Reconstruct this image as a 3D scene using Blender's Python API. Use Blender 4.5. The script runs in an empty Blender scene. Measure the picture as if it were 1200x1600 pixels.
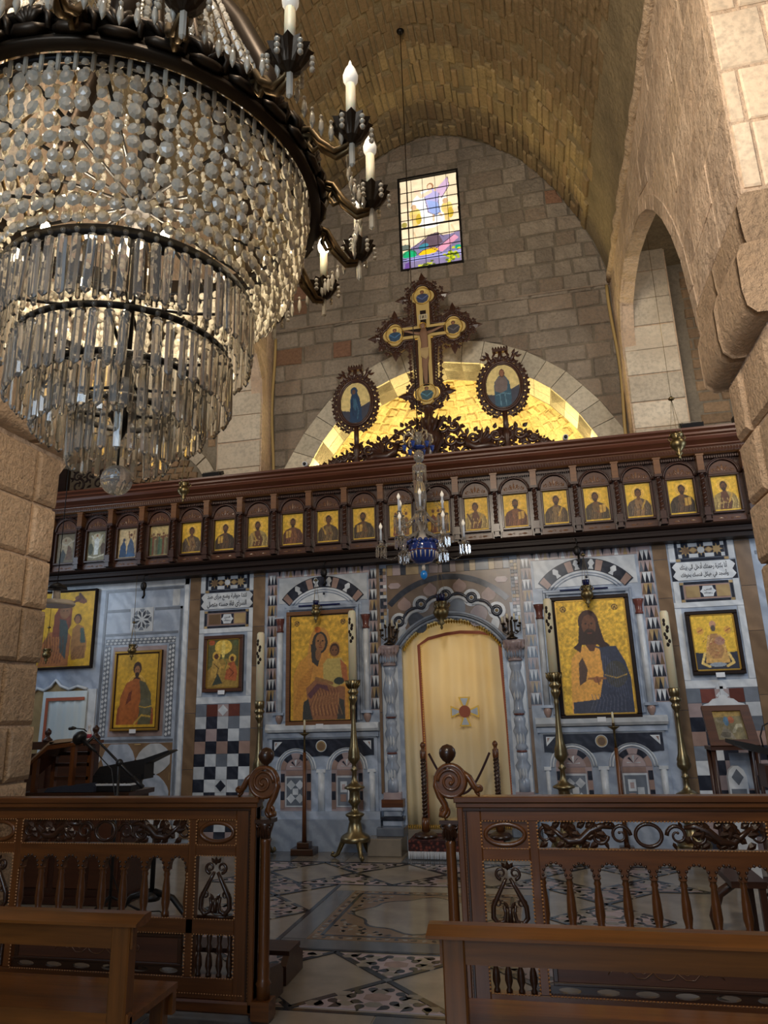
import bpy, math, random
import numpy as np
from mathutils import Vector, Matrix, noise as mnoise
PI = math.pi
sin, cos = math.sin, math.cos
random.seed(7)
C = bpy.context.scene.collection
# ---------------------------------------------------------------- camera
FPX, CAMZ = 1095.0, 1.55
def cam_axes(p, y, r):
    cy, sy, cp, sp, cr, sr = cos(y), sin(y), cos(p), sin(p), cos(r), sin(r)
    f = Vector((-sy*cp, cy*cp, sp)); rt = Vector((cy, sy, 0)); up = rt.cross(f)
    return rt*cr+up*sr, up*cr-rt*sr, f
RT, UP, FW = cam_axes(math.radians(15.62), math.radians(12.08), math.radians(-1.65))
cd = bpy.data.cameras.new('camera'); cam = bpy.data.objects.new('camera', cd); C.objects.link(cam)
cd.sensor_fit = 'HORIZONTAL'; cd.sensor_width = 36; cd.lens = FPX/1200*36; cd.clip_start = .02
m = Matrix.Identity(4)
for i in range(3): m[i][0] = RT[i]; m[i][1] = UP[i]; m[i][2] = -FW[i]
m[0][3], m[1][3], m[2][3] = 0, 0, CAMZ
cam.matrix_world = m
sc = bpy.context.scene; sc.camera = cam
# ---------------------------------------------------------------- world, light, exposure
w = bpy.data.worlds.new('world'); sc.world = w; w.use_nodes = True
w.node_tree.nodes['Background'].inputs[0].default_value = (.50, .62, .80, 1)
w.node_tree.nodes['Background'].inputs[1].default_value = .35
sc.view_settings.view_transform = 'Standard'; sc.view_settings.look = 'None'
sc.view_settings.gamma = 1; sc.view_settings.use_curve_mapping = False
sc.view_settings.exposure = 0.0
sc.cycles.use_denoising = True
sc.cycles.max_bounces = 8; sc.cycles.diffuse_bounces = 3; sc.cycles.glossy_bounces = 3
sc.cycles.transmission_bounces = 8; sc.cycles.transparent_max_bounces = 12
sc.cycles.caustics_reflective = False; sc.cycles.caustics_refractive = False
sc.cycles.sample_clamp_indirect = 4
def area(name, loc, target, sx, sy, power, col):
    l = bpy.data.lights.new(name, 'AREA'); l.shape = 'RECTANGLE'; l.size = sx; l.size_y = sy
    l.energy = power; l.color = col
    o = bpy.data.objects.new(name, l); C.objects.link(o); o.location = loc
    d = Vector(target)-Vector(loc); o.rotation_euler = d.to_track_quat('-Z', 'Y').to_euler(); return o
def spot(name, loc, target, power, col, ang=80, blend=.8, r=.1):
    l = bpy.data.lights.new(name, 'SPOT'); l.energy = power; l.color = col
    l.spot_size = math.radians(ang); l.spot_blend = blend; l.shadow_soft_size = r
    o = bpy.data.objects.new(name, l); C.objects.link(o); o.location = loc
    d = Vector(target)-Vector(loc); o.rotation_euler = d.to_track_quat('-Z', 'Y').to_euler(); return o
def point(name, loc, power, col, r=.03):
    l = bpy.data.lights.new(name, 'POINT'); l.energy = power; l.color = col; l.shadow_soft_size = r
    o = bpy.data.objects.new(name, l); C.objects.link(o); o.location = loc; return o
WARM = (1, .78, .50)
# daylight through the open doors behind the camera, added fills without fixtures, then sanctuary and apse lights
area('door_daylight', (-1.1, -5.2, 3.6), (-1.1, 8.4, 1.9), 2.6, 3.0, 190, (.66, .82, 1))
area('aisle_cool_fill_left', (-7.1, 6.6, 3.4), (-4.6, 8.4, 1.9), 1.2, 1.8, 26, (.66, .82, 1))  # unseen cool fill on each side, added to brighten the marble screen; no window here
area('aisle_cool_fill_right', (3.7, 6.4, 3.4), (1.2, 8.4, 1.9), 1.2, 1.8, 34, (.66, .82, 1))
area('aisle_warm_fill_right', (2.9, 6.2, 5.6), (2.2, 8.9, 5.2), .5, .5, 22, (1, .88, .72))  # added fill, one per aisle, to lift the dark upper end walls
area('aisle_warm_fill_left', (-5.2, 6.0, 5.8), (-4.6, 8.9, 5.2), .5, .5, 24, (1, .88, .72))
area('nave_fill', (-.4, .3, 5.6), (.6, 4.6, 5.4), .8, .8, 150, (1, .87, .70))  # unseen fill added to warm the upper stone; it has no fixture
area('nave_up_fill', (-1.1, 2.2, 5.2), (-1.1, 5.8, 10), .8, .8, 85, (1, .82, .56))  # added upward fill that brightens the ceiling seen between the chandelier beads
spot('vault_fill', (-2.9, 6.4, 6.6), (.9, 8.3, 8.6), 120, (1, .80, .45), 46, 1, .15)  # unseen spot added for the warm streak on the vault
spot('pier_fill_left', (-1.2, .8, 3.6), (-3.5, 4.2, 2.2), 230, (1, .84, .66), 80, 1, .2)  # added spots, left and right, that warm the stone piers; no fixtures
spot('pier_fill_right', (-.8, .6, 3.9), (1.5, 4.0, 4.0), 260, (1, .84, .70), 84, 1, .2)
area('sanctuary_lamp', (-1.04, 8.86, 1.7), (-1.04, 8.0, 1.6), 1.0, 1.9, 20, (1, .84, .52))
area('apse_strip_light', (-1.1, 9.12, 4.55), (-1.1, 9.85, 6.1), 4.3, .12, 115, (1, .79, .34))
# ---------------------------------------------------------------- materials
def lin(c):
    return tuple(((v/12.92) if v <= .04045 else ((v+.055)/1.055)**2.4) for v in c)
def rgb(r, g, b): return lin((r/255, g/255, b/255))
def newmat(name):
    m = bpy.data.materials.new(name); m.use_nodes = True
    return m, m.node_tree.nodes, m.node_tree.links, m.node_tree.nodes['Principled BSDF']
def setp(b, **k):
    for kk, v in k.items(): b.inputs[kk.replace('_', ' ')].default_value = v
def mixc(n, l, fac, a, b, mode='MIX'):
    x = n.new('ShaderNodeMix'); x.data_type = 'RGBA'; x.blend_type = mode
    for sock, val in ((x.inputs[0], fac), (x.inputs[6], a), (x.inputs[7], b)):
        if hasattr(val, 'is_output'): l.new(val, sock)
        else: sock.default_value = val if isinstance(val, float) else tuple(val)+(1,) if len(val) == 3 else val
    return x.outputs[2]
def ramp(n, l, src, p0, p1):
    r = n.new('ShaderNodeMapRange'); r.inputs[1].default_value = p0; r.inputs[2].default_value = p1
    l.new(src, r.inputs[0]); return r.outputs[0]
def pos(n, l, scl=(1, 1, 1)):
    g = n.new('ShaderNodeNewGeometry'); mp = n.new('ShaderNodeMapping'); mp.inputs['Scale'].default_value = scl
    l.new(g.outputs['Position'], mp.inputs[0]); return mp.outputs[0]
def objc(n, l, scl=(1, 1, 1)):
    g = n.new('ShaderNodeTexCoord'); mp = n.new('ShaderNodeMapping'); mp.inputs['Scale'].default_value = scl
    l.new(g.outputs['Object'], mp.inputs[0]); return mp.outputs[0]
def noi(n, l, co, scale, detail=4, rough=.55):
    t = n.new('ShaderNodeTexNoise'); t.inputs['Scale'].default_value = scale
    t.inputs['Detail'].default_value = detail; t.inputs['Roughness'].default_value = rough
    l.new(co, t.inputs['Vector']); return t.outputs[0]
def bump(n, l, b, src, strength, dist):
    u = n.new('ShaderNodeBump'); u.inputs['Strength'].default_value = strength; u.inputs['Distance'].default_value = dist
    l.new(src, u.inputs['Height']); l.new(u.outputs[0], b.inputs['Normal'])
def plain(name, col, rough=.5, metal=0, **k):
    m, n, l, b = newmat(name); setp(b, Base_Color=col+(1,), Roughness=rough, Metallic=metal, **k); return m
def stone(name, c1, c2, c3, bs=14, bstr=.6, bd=.02, rnd=.5, stretch=(1, 1, 1)):
    m, n, l, b = newmat(name); co = pos(n, l, stretch)
    oi = n.new('ShaderNodeObjectInfo')
    a = mixc(n, l, ramp(n, l, noi(n, l, co, 2.2, 5), .35, .68), c1, c2)
    a = mixc(n, l, ramp(n, l, oi.outputs['Random'], 1-rnd, 1.0), a, c3)
    a = mixc(n, l, ramp(n, l, noi(n, l, co, 26, 3), .42, .75), a, tuple(v*.62 for v in c1))
    hv = n.new('ShaderNodeMath'); hv.operation = 'MULTIPLY_ADD'; hv.inputs[1].default_value = 7.31; hv.inputs[2].default_value = .2
    l.new(oi.outputs['Random'], hv.inputs[0]); fr = n.new('ShaderNodeMath'); fr.operation = 'FRACT'; l.new(hv.outputs[0], fr.inputs[0])
    hs = n.new('ShaderNodeHueSaturation'); l.new(a, hs.inputs['Color'])
    l.new(ramp2(n, l, fr.outputs[0], .78, 1.18), hs.inputs['Value'])
    l.new(hs.outputs[0], b.inputs['Base Color']); setp(b, Roughness=.85)
    bump(n, l, b, noi(n, l, co, bs, 6, .65), bstr, bd); return m
def ramp2(n, l, src, o0, o1):
    r = n.new('ShaderNodeMapRange'); r.inputs[3].default_value = o0; r.inputs[4].default_value = o1
    l.new(src, r.inputs[0]); return r.outputs[0]
def marble(name, base, vein, rough=.25, sc_=3., amt=.6, stretch=(1, 1, 1)):
    m, n, l, b = newmat(name); co = pos(n, l, stretch)
    wv = n.new('ShaderNodeTexWave'); wv.wave_type = 'BANDS'; wv.bands_direction = 'DIAGONAL'
    wv.inputs['Scale'].default_value = sc_; wv.inputs['Distortion'].default_value = 9
    wv.inputs['Detail'].default_value = 4; wv.inputs['Detail Scale'].default_value = 1.4
    l.new(co, wv.inputs['Vector']); oi = n.new('ShaderNodeObjectInfo')
    f = ramp(n, l, wv.outputs[1], .15, 1.2)
    mm = n.new('ShaderNodeMath'); mm.operation = 'MULTIPLY'; mm.inputs[1].default_value = amt; l.new(f, mm.inputs[0])
    a = mixc(n, l, mm.outputs[0], base, vein)
    a = mixc(n, l, ramp(n, l, noi(n, l, co, 5, 5), .4, .8), a, tuple(v*.7 for v in base))
    hs = n.new('ShaderNodeHueSaturation'); l.new(a, hs.inputs['Color'])
    l.new(ramp2(n, l, oi.outputs['Random'], .8, 1.12), hs.inputs['Value'])
    l.new(hs.outputs[0], b.inputs['Base Color']); setp(b, Roughness=rough); return m
def wood(name, c1, c2, rough=.3, axis=0, sc_=1., coat=.3):
    m, n, l, b = newmat(name); s = [28*sc_]*3; s[axis] = 1.6*sc_
    co = objc(n, l, s)
    a = mixc(n, l, ramp(n, l, noi(n, l, co, 1, 4, .6), .3, .72), c1, c2)
    l.new(a, b.inputs['Base Color']); setp(b, Roughness=rough, Coat_Weight=coat, Coat_Roughness=.15, Specular_IOR_Level=.5 if coat else .2)
    bump(n, l, b, noi(n, l, co, 2, 3), .12, .004); return m
def glow(name, col, s):
    m, n, l, b = newmat(name); setp(b, Base_Color=(0, 0, 0, 1), Emission_Color=col+(1,), Emission_Strength=s); return m
M = {}
M['wall'] = stone('end_wall_stone', rgb(160, 147, 131), rgb(132, 121, 108), rgb(148, 130, 112), 9, 1, .06, .4)
M['red_block'] = stone('reddish_stone', rgb(150, 112, 88), rgb(134, 100, 80), rgb(140, 108, 84), 9, 1, .06, .1)
M['mortar'] = stone('mortar', rgb(138, 127, 110), rgb(108, 99, 86), rgb(118, 108, 92), 30, .8, .015, 0)
M['vault'] = stone('vault_stone', rgb(160, 138, 98), rgb(128, 110, 80), rgb(142, 116, 84), 12, .9, .03, .5)
M['vault_back'] = stone('vault_plaster', rgb(138, 122, 94), rgb(104, 92, 70), rgb(120, 106, 80), 9, .9, .04, 0)
M['pier'] = stone('pier_stone', rgb(222, 190, 156), rgb(200, 168, 134), rgb(206, 174, 140), 30, 1, .05, .4)
M['side'] = stone('side_wall_stone', rgb(208, 184, 160), rgb(178, 152, 128), rgb(198, 172, 144), 7, 1, .06, .4)
M['ashlar'] = stone('pale_ashlar', rgb(204, 192, 172), rgb(184, 170, 150), rgb(194, 178, 156), 16, .4, .012, .4)
M['rubble'] = stone('brown_rubble', rgb(150, 124, 96), rgb(124, 102, 80), rgb(136, 112, 88), 10, 1, .03, .5)
M['apse'] = stone('apse_rubble', rgb(236, 214, 158), rgb(222, 196, 136), rgb(230, 204, 146), 9, 1, .08, .5)
M['voussoir'] = stone('white_voussoir', rgb(204, 194, 172), rgb(184, 176, 158), rgb(194, 182, 158), 20, .3, .01, .4)
M['grey'] = marble('grey_blue_marble', rgb(176, 188, 206), rgb(120, 134, 156), .22, 2.4, .7)
M['cream_ashlar'] = stone('cream_ashlar', rgb(232, 212, 186), rgb(214, 192, 166), rgb(224, 200, 172), 10, .5, .02, .4)
M['white'] = marble('white_marble', rgb(216, 222, 228), rgb(160, 170, 184), .22, 3., .5)
M['dark'] = marble('dark_marble', rgb(44, 48, 60), rgb(78, 84, 98), .2, 4, .4)
M['brown'] = marble('brown_marble', rgb(132, 108, 84), rgb(98, 78, 60), .25, 2, .6)
M['tan'] = marble('tan_marble', rgb(178, 154, 112), rgb(150, 126, 90), .25, 3, .5)
M['pink'] = marble('pink_marble', rgb(164, 138, 128), rgb(140, 114, 106), .25, 3, .5)
M['rose'] = marble('rose_grey_marble', rgb(178, 160, 160), rgb(150, 132, 136), .25, 3, .5)
M['red'] = marble('red_marble', rgb(114, 66, 58), rgb(94, 54, 50), .25, 4, .5)
M['mid'] = marble('mid_grey_marble', rgb(120, 128, 140), rgb(90, 98, 112), .22, 3, .5)
M['floor'] = marble('floor_marble', rgb(150, 140, 126), rgb(118, 108, 97), .16, 1.3, .4)
M['floor_grey'] = marble('floor_grey_marble', rgb(112, 114, 118), rgb(84, 88, 94), .16, 2.2, .7, (1, .3, 1))
M['floor_dark'] = marble('floor_dark_marble', rgb(40, 42, 46), rgb(64, 66, 70), .13, 4, .4)
M['wood'] = wood('dark_carved_wood', rgb(50, 28, 20), rgb(72, 42, 29), .4, 0, 1, .15)
M['woodz'] = wood('dark_carved_wood_upright', rgb(48, 27, 20), rgb(70, 41, 29), .4, 2, 1, .15)
M['cornice'] = wood('cornice_red_brown_wood', rgb(82, 46, 32), rgb(104, 60, 42), .35, 0, 1, .2)
M['black_wood'] = wood('blackened_wood', rgb(26, 17, 15), rgb(40, 27, 23), .5, 0, 1, 0)
M['inlay_wood'] = wood('inlay_light_wood', rgb(124, 84, 48), rgb(98, 62, 38), .4, 0, 2)
M['panel_wood'] = wood('panel_mid_wood', rgb(88, 52, 33), rgb(68, 40, 27), .4, 0, 1, .1)
M['rail'] = wood('rail_wood', rgb(112, 66, 30), rgb(74, 42, 20), .3, 0, 1, .25)
M['railz'] = wood('rail_wood_upright', rgb(112, 66, 30), rgb(74, 42, 20), .3, 2, 1, .25)
M['rail_dark'] = wood('rail_carving_wood', rgb(64, 38, 22), rgb(44, 26, 16), .3, 0, 1, .25)
M['pew'] = wood('pew_wood', rgb(124, 74, 28), rgb(86, 50, 18), .3, 0, 1, .2)
M['pewz'] = wood('pew_wood_upright', rgb(120, 72, 28), rgb(84, 50, 18), .3, 2, 1, .2)
M['brass'] = plain('brass', rgb(142, 129, 98), .34, 1)
M['brass_old'] = plain('old_brass', rgb(126, 112, 80), .38, 1)
M['bronze'] = plain('dark_bronze', rgb(62, 52, 42), .42, .85)
M['bronze_gold'] = plain('worn_gilt_bronze', rgb(104, 84, 56), .42, .85)
M['iron'] = plain('black_iron', rgb(26, 24, 24), .45, .6)
M['black'] = plain('black_plastic', rgb(22, 22, 24), .45)
M['gold'] = plain('gold_leaf', rgb(214, 168, 66), .35, .55)
M['gilt'] = plain('gilt_moulding', rgb(176, 138, 62), .35, .6)
M['wax'] = plain('candle_wax', rgb(226, 216, 184), .5, 0, Subsurface_Weight=.2)
M['wax_blue'] = plain('candle_tube_pale', rgb(200, 210, 226), .4)
M['bulb'] = plain('faint_glow_bulb', rgb(248, 242, 228), .15, 0, Emission_Color=(1, .9, .75, 1), Emission_Strength=.25)  # bulbs that are switched off still get a faint warm emission
M['bulb_lit'] = glow('lit_bulb', (1, .85, .6), 30)
M['bead_wood'] = plain('light_bead_wood', rgb(176, 124, 74), .4)
M['paper'] = plain('white_paper', rgb(222, 226, 232), .7)
M['rope'] = plain('dark_red_rope', rgb(52, 24, 26), .8)
M['blue_glass'] = plain('cobalt_enamel', rgb(28, 56, 132), .12, 0, Coat_Weight=.6)
M['sky_glass'] = plain('glowing_blue_glass', rgb(20, 110, 190), .1, 0, Emission_Color=(.02, .2, .5, 1), Emission_Strength=.15)  # glass drop is no lamp; a faint blue glow is set as emission
M['porcelain'] = plain('white_porcelain', rgb(214, 204, 190), .2)
M['blue_cup'] = plain('dark_blue_glass_cup', rgb(18, 24, 70), .1)
M['lead'] = plain('lead_came', rgb(30, 28, 28), .5, .5)
m, n, l, b = newmat('crystal'); setp(b, Base_Color=rgb(255, 248, 236)+(1,), Roughness=.0, IOR=1.52, Transmission_Weight=.86); M['crystal'] = m
m, n, l, b = newmat('bead_crystal'); setp(b, Base_Color=rgb(255, 244, 222)+(1,), Roughness=.03, IOR=1.5, Transmission_Weight=.55); M['bead'] = m
m, n, l, b = newmat('clear_glass'); setp(b, Base_Color=rgb(240, 240, 236)+(1,), Roughness=.02, IOR=1.45, Transmission_Weight=.85); M['glass'] = m
m, n, l, b = newmat('curtain_cloth')
co = pos(n, l, (1, 1, 1)); a = mixc(n, l, ramp(n, l, noi(n, l, co, 1.5, 2), .3, .7), rgb(250, 236, 200), rgb(244, 226, 182))
l.new(a, b.inputs['Base Color']); setp(b, Roughness=.6)
tr = n.new('ShaderNodeBsdfTranslucent'); l.new(a, tr.inputs[0]); mx = n.new('ShaderNodeMixShader'); mx.inputs[0].default_value = .25
l.new(b.outputs[0], mx.inputs[1]); l.new(tr.outputs[0], mx.inputs[2]); l.new(mx.outputs[0], n['Material Output'].inputs[0]); M['curtain'] = m
M['curtain_white'] = plain('pale_curtain_cloth', rgb(196, 208, 212), .7)
M['ribbon'] = plain('terracotta_ribbon', rgb(166, 88, 60), .6)
m, n, l, b = newmat('painted_panel'); at = n.new('ShaderNodeAttribute'); at.attribute_name = 'paint'
l.new(at.outputs[0], b.inputs['Base Color']); setp(b, Roughness=.5, Metallic=.12); M['paint'] = m
m, n, l, b = newmat('stained_glass'); at = n.new('ShaderNodeAttribute'); at.attribute_name = 'paint'
l.new(at.outputs[0], b.inputs['Emission Color']); l.new(at.outputs[0], b.inputs['Base Color']); setp(b, Emission_Strength=1.0, Roughness=.2); M['stained'] = m
m, n, l, b = newmat('oriental_rug'); co = pos(n, l, (1, 1, 1)); vo = n.new('ShaderNodeTexVoronoi'); vo.inputs['Scale'].default_value = 26
l.new(co, vo.inputs['Vector']); a = mixc(n, l, ramp(n, l, vo.outputs[0], .2, .5), rgb(120, 60, 48), rgb(52, 26, 26))
l.new(a, b.inputs['Base Color']); setp(b, Roughness=.95); bump(n, l, b, noi(n, l, co, 300, 2), .5, .004); M['rug'] = m
# ---------------------------------------------------------------- objects
CNT = {}
def thing(name, label, cat, loc=(0, 0, 0), group=None, rz=0):
    o = bpy.data.objects.new(name, None); C.objects.link(o); o.empty_display_size = .1
    o.location = loc; o.rotation_euler = (0, 0, rz); o['label'] = label; o['category'] = cat
    if group: o['group'] = group
    return o
def tag(o, label, cat, group=None):
    o['label'] = label; o['category'] = cat
    if group: o['group'] = group
    return o
def orig(p):
    v = Vector((0, 0, 0))
    while p is not None: v += p.location; p = p.parent
    return v
class MB:
    def __init__(s): s.v = []; s.f = []; s.s = []
    def add(s, vs, fs, smooth=False):
        k = len(s.v); s.v += [tuple(p) for p in vs]; s.f += [tuple(i+k for i in f) for f in fs]; s.s += [smooth]*len(fs); return s
    def box(s, x0, x1, y0, y1, z0, z1):
        return s.add([(x0, y0, z0), (x1, y0, z0), (x1, y1, z0), (x0, y1, z0), (x0, y0, z1), (x1, y0, z1), (x1, y1, z1), (x0, y1, z1)],
                     [(0, 3, 2, 1), (4, 5, 6, 7), (0, 1, 5, 4), (1, 2, 6, 5), (2, 3, 7, 6), (3, 0, 4, 7)])
    def bbox(s, x0, x1, y0, y1, z0, z1, b=.006):    # box with bevelled front (-Y) edges
        s.add([(x0, y1, z0), (x1, y1, z0), (x1, y1, z1), (x0, y1, z1), (x0, y0+b, z0), (x1, y0+b, z0), (x1, y0+b, z1), (x0, y0+b, z1),
               (x0+b, y0, z0+b), (x1-b, y0, z0+b), (x1-b, y0, z1-b), (x0+b, y0, z1-b)],
              [(0, 3, 2, 1), (0, 1, 5, 4), (1, 2, 6, 5), (2, 3, 7, 6), (3, 0, 4, 7), (4, 5, 9, 8), (5, 6, 10, 9), (6, 7, 11, 10), (7, 4, 8, 11), (8, 9, 10, 11)])
        return s
    def prism(s, pts, y0, y1, axis=1, smooth=False):   # polygon in the plane across `axis`, extruded along it
        n = len(pts)
        a = sum(pts[i][0]*pts[(i+1) % n][1]-pts[(i+1) % n][0]*pts[i][1] for i in range(n))
        if a < 0: pts = pts[::-1]
        def mk(p, t): return (p[0], t, p[1]) if axis == 1 else (p[0], p[1], t) if axis == 2 else (t, p[0], p[1])
        vs = [mk(p, y0) for p in pts]+[mk(p, y1) for p in pts]
        A = tuple(range(n)); B = tuple(range(2*n-1, n-1, -1)); sd = [(i, i+n, (i+1) % n+n, (i+1) % n) for i in range(n)]
        if axis == 1: s.add(vs, [A, B]); s.add([], []); k = len(s.v)-2*n
        else:
            A = A[::-1]; B = B[::-1]; s.add(vs, [A, B]); k = len(s.v)-2*n; sd = [f[::-1] for f in sd]
        s.f += [tuple(i+k for i in f) for f in sd]; s.s += [smooth]*n; return s
    def lathe(s, prof, cx, cy, z0=0, n=16, a0=0, a1=2*PI, sx=1, sy=1, caps=True):
        full = abs(a1-a0-2*PI) < 1e-6; m = n if full else n+1; vs = []
        for r, z in prof:
            for i in range(m):
                a = a0+(a1-a0)*i/n; vs.append((cx+r*cos(a)*sx, cy+r*sin(a)*sy, z0+z))
        fs = []
        for j in range(len(prof)-1):
            for i in range(n):
                k = (i+1) % m if full else i+1
                fs.append((j*m+i, j*m+k, (j+1)*m+k, (j+1)*m+i))
        s.add(vs, fs, True)
        if full and caps:
            if prof[0][0] > 1e-4: s.f.append(tuple(len(s.v)-len(vs)+i for i in range(m-1, -1, -1))); s.s.append(False)
            if prof[-1][0] > 1e-4: s.f.append(tuple(len(s.v)-m+i for i in range(m))); s.s.append(False)
        return s
    def tube(s, pts, r, n=6, flat=1., nrm=None, close=False, smooth=True):
        # flat: thickness ratio along nrm
        P = [Vector(p) for p in pts]; N = len(P); R = r if isinstance(r, (list, tuple)) else [r]*N
        vs = []; up = Vector(nrm) if nrm else None; prev = None
        for i in range(N):
            if close: t = P[(i+1) % N]-P[i-1]
            else: t = P[min(i+1, N-1)]-P[max(i-1, 0)]
            t = t.normalized() if t.length > 1e-9 else Vector((0, 0, 1))
            if up: u = (up-t*up.dot(t)); u = u.normalized() if u.length > 1e-6 else t.orthogonal().normalized()
            else:
                u = t.orthogonal().normalized() if prev is None else (prev-t*prev.dot(t)).normalized(); prev = u
            v = t.cross(u)
            for k in range(n):
                a = 2*PI*k/n; q = P[i]+u*(cos(a)*R[i]*flat)+v*(sin(a)*R[i]); vs.append(tuple(q))
        fs = []
        for i in range(N if close else N-1):
            j = (i+1) % N
            for k in range(n): fs.append((i*n+k, i*n+(k+1) % n, j*n+(k+1) % n, j*n+k))
        if not close: fs += [tuple(range(n-1, -1, -1)), tuple((N-1)*n+k for k in range(n))]
        return s.add(vs, fs, smooth)
    def ball(s, c, r, n=8, m=6, sx=1, sy=1, sz=1):
        pr = [(r*sin(PI*i/m)*1.0 if 0 < i < m else 1e-5, -r*cos(PI*i/m)*sz) for i in range(m+1)]
        return s.lathe(pr, c[0], c[1], c[2], n, 0, 2*PI, sx, sy)
    def octa(s, c, rx, ry, rz):
        x, y, z = c
        return s.add([(x+rx, y, z), (x, y+ry, z), (x-rx, y, z), (x, y-ry, z), (x, y, z+rz), (x, y, z-rz)],
                     [(0, 1, 4), (1, 2, 4), (2, 3, 4), (3, 0, 4), (1, 0, 5), (2, 1, 5), (3, 2, 5), (0, 3, 5)])
    def leaf(s, x, z, ang, ln, wd, y, dep):    # pointed raised leaf in the XZ plane
        d = (cos(ang), sin(ang)); q = (-d[1], d[0])
        def P(a, b, t): return (x+d[0]*a*ln+q[0]*b*wd, y-t*dep, z+d[1]*a*ln+q[1]*b*wd)
        vs = [P(0, 0, .3), P(.3, .5, 0), P(.6, .42, 0), P(1, 0, .2), P(.6, -.42, 0), P(.3, -.5, 0), P(.35, 0, 1), P(.7, 0, .8)]
        vs += [P(.3, 0, -1)]
        return s.add(vs, [(0, 6, 1), (1, 6, 7, 2), (2, 7, 3), (3, 7, 4), (4, 7, 6, 5), (5, 6, 0), (0, 1, 8), (1, 2, 8), (2, 3, 8), (3, 4, 8), (4, 5, 8), (5, 0, 8)])
    def spiral(s, cx, cz, r0, r1, a0, turns, y, w, flat=.7, n=22, lead=None, wt=.4):
        pts = list(lead or []); k0 = len(pts)
        for i in range(n+1):
            t = i/n; a = a0+turns*2*PI*t; r = r0+(r1-r0)*t; pts.append((cx+r*cos(a), y, cz+r*sin(a)))
        N = len(pts); W = [w*(1-(1-wt)*i/(N-1)) for i in range(N)]
        s.tube(pts, W, 6, flat, (0, 1, 0)); e = pts[-1]; s.ball(e, W[-1]*1.7, 6, 4, 1, .9, 1); return s
    def build(s, name, mat, parent=None, label=None, kind=None, shift=True):
        me = bpy.data.meshes.new(name); o = bpy.data.objects.new(name, me)
        vs = s.v
        if parent is not None:
            q = orig(parent); vs = [(p[0]-q[0], p[1]-q[1], p[2]-q[2]) for p in vs] if shift else vs
        elif shift == 'base':
            xs = [p[0] for p in vs]; ys = [p[1] for p in vs]; zs = [p[2] for p in vs]
            q = Vector(((min(xs)+max(xs))/2, (min(ys)+max(ys))/2, min(zs))); vs = [(p[0]-q[0], p[1]-q[1], p[2]-q[2]) for p in vs]; o.location = q
        me.from_pydata(vs, [], s.f); me.polygons.foreach_set('use_smooth', s.s)
        me.materials.append(M[mat] if isinstance(mat, str) else mat); C.objects.link(o)
        if parent is not None: o.parent = parent
        if label: o['label'] = label
        if kind: o['kind'] = kind
        return o
def struct(o): o['kind'] = 'structure'; return o
def dup(o, parent=None, loc=None):
    c = o.copy(); C.objects.link(c); c.parent = parent
    if loc is not None: c.location = loc
    for ch in list(o.children):
        dup(ch, c)
    return c
def plate(outer, holes, y0, y1, axis=1):    # flat plate with holes; outline in the plane across `axis`
    cu = bpy.data.curves.new('t', 'CURVE'); cu.dimensions = '2D'; cu.fill_mode = 'BOTH'; cu.extrude = (y1-y0)/2
    for pl in [outer]+list(holes):
        sp = cu.splines.new('POLY'); sp.points.add(len(pl)-1)
        for i, p in enumerate(pl): sp.points[i].co = (p[0], p[1], 0, 1)
        sp.use_cyclic_u = True
    o = bpy.data.objects.new('t', cu); C.objects.link(o); dg = bpy.context.evaluated_depsgraph_get()
    me = bpy.data.meshes.new_from_object(o.evaluated_get(dg)); ym = (y0+y1)/2; b = MB()
    vs = []
    for v in me.vertices:
        x, y, z = v.co
        vs.append((x, ym-z, y) if axis == 1 else (x, y, ym+z) if axis == 2 else (ym+z, x, y))
    b.add(vs, [tuple(p.vertices) for p in me.polygons])
    C.objects.unlink(o); bpy.data.objects.remove(o); bpy.data.curves.remove(cu); bpy.data.meshes.remove(me); return b
def arcpts(cx, cz, r, a0, a1, n, sx=1, sz=1):
    return [(cx+r*sx*cos(math.radians(a0+(a1-a0)*i/n)), cz+r*sz*sin(math.radians(a0+(a1-a0)*i/n))) for i in range(n+1)]
def rect(x0, x1, z0, z1): return [(x0, z0), (x1, z0), (x1, z1), (x0, z1)]
def W8(x, z, Y): return (x*Y/8.44, CAMZ+(z-CAMZ)*Y/8.44)
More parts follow.
